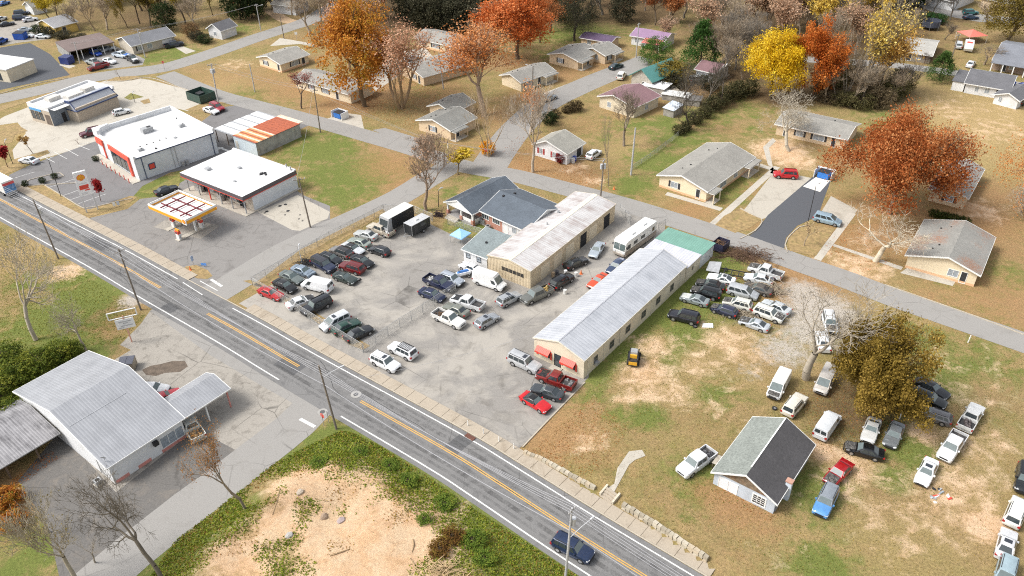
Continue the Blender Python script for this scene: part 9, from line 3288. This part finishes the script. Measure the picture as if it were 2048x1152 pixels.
for (x, y, c, lab) in ((1106, 553, (.38, .28, .18), 'brown drum beside the tan workshop'), (1114, 550, (.05, .05, .06), 'black drum beside the tan workshop'), (1152, 553, (.65, .65, .63), 'white bucket beside the black sedan'), (1131, 549, (.7, .7, .7), 'white bucket beside the tan workshop doors'), (1130, 588, (.6, .6, .58), 'white bucket behind the grey pickup')):
 p = P(x, y)
 t = thing('drum', lab, 'drum', (p.x, p.y, .03), 0)
 m = mat('drum_' + str(c), c, .5)
 mb = MB()
 mb.tube((0, 0, 0), (0, 0, .8), .3, .3, 12)
 part('drum_body', mb, m, t, True)
 mb = MB()
 mb.tube((0, 0, .8), (0, 0, .83), .27, .27, 12)
 part('drum_lid', mb, m, t)
for (x, y) in ((571, 409), (560, 412), (534, 423), (576, 422), (600, 430), (605, 442), (598, 438), (530, 426), (570, 430)):
 p = P(x, y)
 n = 8
 mb = MB()
 r_ = .38 if y < 424 else .22
 mb.add([(p.x + r_ * math.cos(2 * math.pi * i / n), p.y + r_ * math.sin(2 * math.pi * i / n), .024) for i in range(n)], [tuple(range(n))])
 o = part('tank_cover', mb, M_BLACK, None)
 tag(o, 'round tank cover set in the pale concrete pad', None, None, 'structure')
p = P(878, 431)
stick_pile('garden_machine', 'dark heap of garden gear beside the brick house porch', (876, 432), 1.6, 1.2, 60, (.05, .03, .03), 9, 'garden gear')

# yard clutter behind the maroon-roofed house
for (x, y, ang, a_, b_, h, c, lab) in ((1312, 186, -38, 3.4, 2.2, 2.2, (.62, .63, .65), 'open shed with white corrugated roof behind the maroon-roofed house'), (1352, 200, -30, 3.6, 1.6, 1.6, (.60, .60, .58), 'low shed under a white tarpaulin in the cluttered yard'), (1345, 228, 50, 2.4, 1.6, 2.0, (.58, .64, .72), 'small pale blue shed at the cluttered yard fence'), (1385, 208, -20, 2.2, 1.6, 1.5, (.16, .15, .14), 'dark tarpaulin shelter in the cluttered yard'), (1335, 190, 20, 2.6, 1.5, 1.3, (.34, .30, .24), 'heaped brown junk shelter in the cluttered yard')):
 p = P(x, y)
 t = thing('yard_shed', lab, 'shed', (p.x, p.y, 0), R(ang))
 mb = MB()
 mb.loft([(-a_, -b_, h * .9), (a_, -b_, h), (a_, b_, h * 1.15), (-a_, b_, h)], [(-a_, -b_, h * .9 + .08), (a_, -b_, h + .08), (a_, b_, h * 1.15 + .08), (-a_, b_, h + .08)])
 part('shed_roof', mb, mat('shed_' + str(c), c, .6, var=.3, scale=1.2, dirt='6a645c', dirt_amt=.5, dirt_scale=1), t)
 mb = MB()
 mb.loft([(-a_ + .3, -b_ + .2, 0), (a_ - .3, -b_ + .2, 0), (a_ - .3, b_ - .2, 0), (-a_ + .3, b_ - .2, 0)], [(-a_ + .3, -b_ + .2, h * .9), (a_ - .3, -b_ + .2, h * .98), (a_ - .3, b_ - .2, h * 1.1), (-a_ + .3, b_ - .2, h * .98)])
 part('shed_wall', mb, mat('shed_wall_grey', (.30, .28, .25), .9, var=.4), t)
stick_pile('junk_heap', 'mixed junk heaped along the cluttered yard', (1368, 192), 9, 1.0, 160, (.34, .31, .27), 21, 'junk')
for (x, y, lab) in ((600, 985, 'pale boulder'), (682, 1042, 'mauve boulder'), (578, 1072, 'grey boulder'), (648, 1034, 'brown boulder')):
 p = P(x, y)
 bm = bmesh.new()
 bmesh.ops.create_icosphere(bm, subdivisions=2, radius=.55)
 for v in bm.verts:
  v.co *= 1 + .35 * noise.noise(v.co * 2.2 + Vector((x, y, 0)))
 bme = bpy.data.meshes.new('boulder')
 bm.to_mesh(bme)
 bm.free()
 o = link('boulder', bme, mat('boulder_' + lab[:4], {'pale': (.5, .42, .33), 'mauv': (.36, .29, .28), 'grey': (.42, .4, .37), 'brow': (.33, .24, .17)}[lab[:4]], .9, var=.3), None, (p.x, p.y, p.z + .08), 1.0)
 o.scale = (.9, .75, .6)
 tag(o, lab + ' lying on the dirt bank', 'boulder')
for (x0, y0, x1, y1, lab) in ((560, 978, 545, 1030, 'pale fallen branch on the dirt bank slope'), (826, 1080, 824, 1105, 'short upright stake on the dirt bank'), (660, 1112, 700, 1098, 'half-buried root on the dirt bank')):
 p, q = P(x0, y0), P(x1, y1)
 mb = MB()
 mb.tube((0, 0, .06), ((q.x - p.x) * .5 + .15, (q.y - p.y) * .5, (q.z - p.z) * .5 + .12), .09, .075, 7)
 mb.tube(((q.x - p.x) * .5 + .15, (q.y - p.y) * .5, (q.z - p.z) * .5 + .12), (q.x - p.x, q.y - p.y, q.z - p.z + .05), .075, .04, 7)
 tag(part('fallen_branch', mb, bark('a08868'), None, True, loc=tuple(p)), lab, 'branch')

# ---------------------------------------------------------------- small ground growth (nobody could count it)
def growth(name, label, polys, n, size, cols, seed, lift=.03, keep=None, flat=1.0):
 g = np.random.default_rng(seed)
 C = []
 ws = [[tuple(P(*p)[:2]) for p in q] for q in polys]
 areas = [abs(poly_area(w)) for w in ws]
 for w, ar in zip(ws, areas):
  k = int(n * ar / sum(areas))
  xs_, ys_ = [p[0] for p in w], [p[1] for p in w]
  tries = 0
  got = 0
  while got < k and tries < k * 6:
   tries += 1
   x, y = g.uniform(min(xs_), max(xs_)), g.uniform(min(ys_), max(ys_))
   if not poly_in(w, x, y):
    continue
   if keep is not None:
    i, j = np.searchsorted(gx, x), np.searchsorted(gy, y)
    if g.uniform() > keep(i, j, x, y):
     continue
   C.append((x, y, H(x, y) + lift))
   got += 1
 V, Q = leaf_cloud(seed, C, 1, .01, size)
 me = raw_mesh(name, V, Q)
 o = link(name, me, leafm(*cols))
 tag(o, label, None, None, 'stuff')


FIELD = [(1190, 770), (1060, 905), (1240, 1008), (1330, 1060), (1480, 1150), (2040, 1150), (2046, 720), (1800, 640), (1640, 590), (1520, 545), (1440, 520), (1300, 650)]
VERGE = [(0, 455), (100, 512), (236, 590), (290, 632), (240, 690), (170, 690), (60, 740), (0, 770)]
BANK = [(702, 864), (680, 862), (640, 880), (550, 925), (440, 1012), (350, 1082), (290, 1170), (260, 1240), (1230, 1240), (1165, 1160), (1060, 1090), (960, 1026), (850, 950), (760, 892)]
growth('bank_weeds', 'tangled green weeds on the bank by the highway', [BANK], 26000, .12, ('52641a', '768628', '9a9a3e'), 5, .07, lambda i, j, x, y: max(0, min(1, 1.3 * (masks['g'][j, i] * 1.25 - masks['d'][j, i] * .75) + 1.2 * noise.noise(Vector((x * .3, y * .3, 0))) + .05)))
growth('dry_weeds', 'dry tan weeds on the bank by the highway', [BANK], 9000, .10, ('7a6a30', '9a8040', '8a6034'), 6, .06, lambda i, j, x, y: max(0, .75 - masks['d'][j, i] + .9 * noise.noise(Vector((x * .25, y * .25, 4)))))
growth('lawn_tufts', 'short dry grass tufts across the field', [FIELD], 26000, .06, ('7a6a34', '988040', '6e6a2a'), 7, .03)
growth('green_tufts', 'green grass tufts in the field', [FIELD], 9000, .07, ('3c4a12', '566420', '6e7a2e'), 8, .03, lambda i, j, x, y: masks['g'][j, i])
growth('verge_tufts', 'green and gold grass tufts on the near verge', [VERGE], 10000, .08, ('5a6420', '7a7a2c', '9a8a3c'), 9, .04)
growth('fallen_leaves', 'fallen brown leaves around the field oak and garage', [[(1590, 780), (1640, 900), (1800, 900), (1880, 800), (1800, 760)], [(1420, 970), (1440, 1000), (1540, 1045), (1560, 1020), (1440, 960)], [(1060, 905), (1190, 790), (1260, 860), (1180, 960)]], 4500, .07, ('8a5222', 'a86a30', '7a4a24'), 10, .02)
growth('fallen_leaves', 'orange fallen leaves on the lawns beside the back street', [[(1000, 300), (1060, 345), (1200, 380), (1240, 350), (1160, 330), (1040, 270)], [(1640, 500), (1720, 545), (1800, 530), (1700, 440)], [(640, 190), (820, 260), (900, 200), (760, 120)]], 5000, .10, ('a05a26', 'bd7838', '8a5024'), 11, .02)
growth('fallen_leaves', 'orange fallen leaves in the lower yard', [[(30, 980), (120, 915), (100, 900), (20, 960)], [(0, 970), (45, 1000), (40, 1060), (0, 1060)]], 900, .09, ('b0622a', 'c47a36', '8a5a24'), 12, .02)
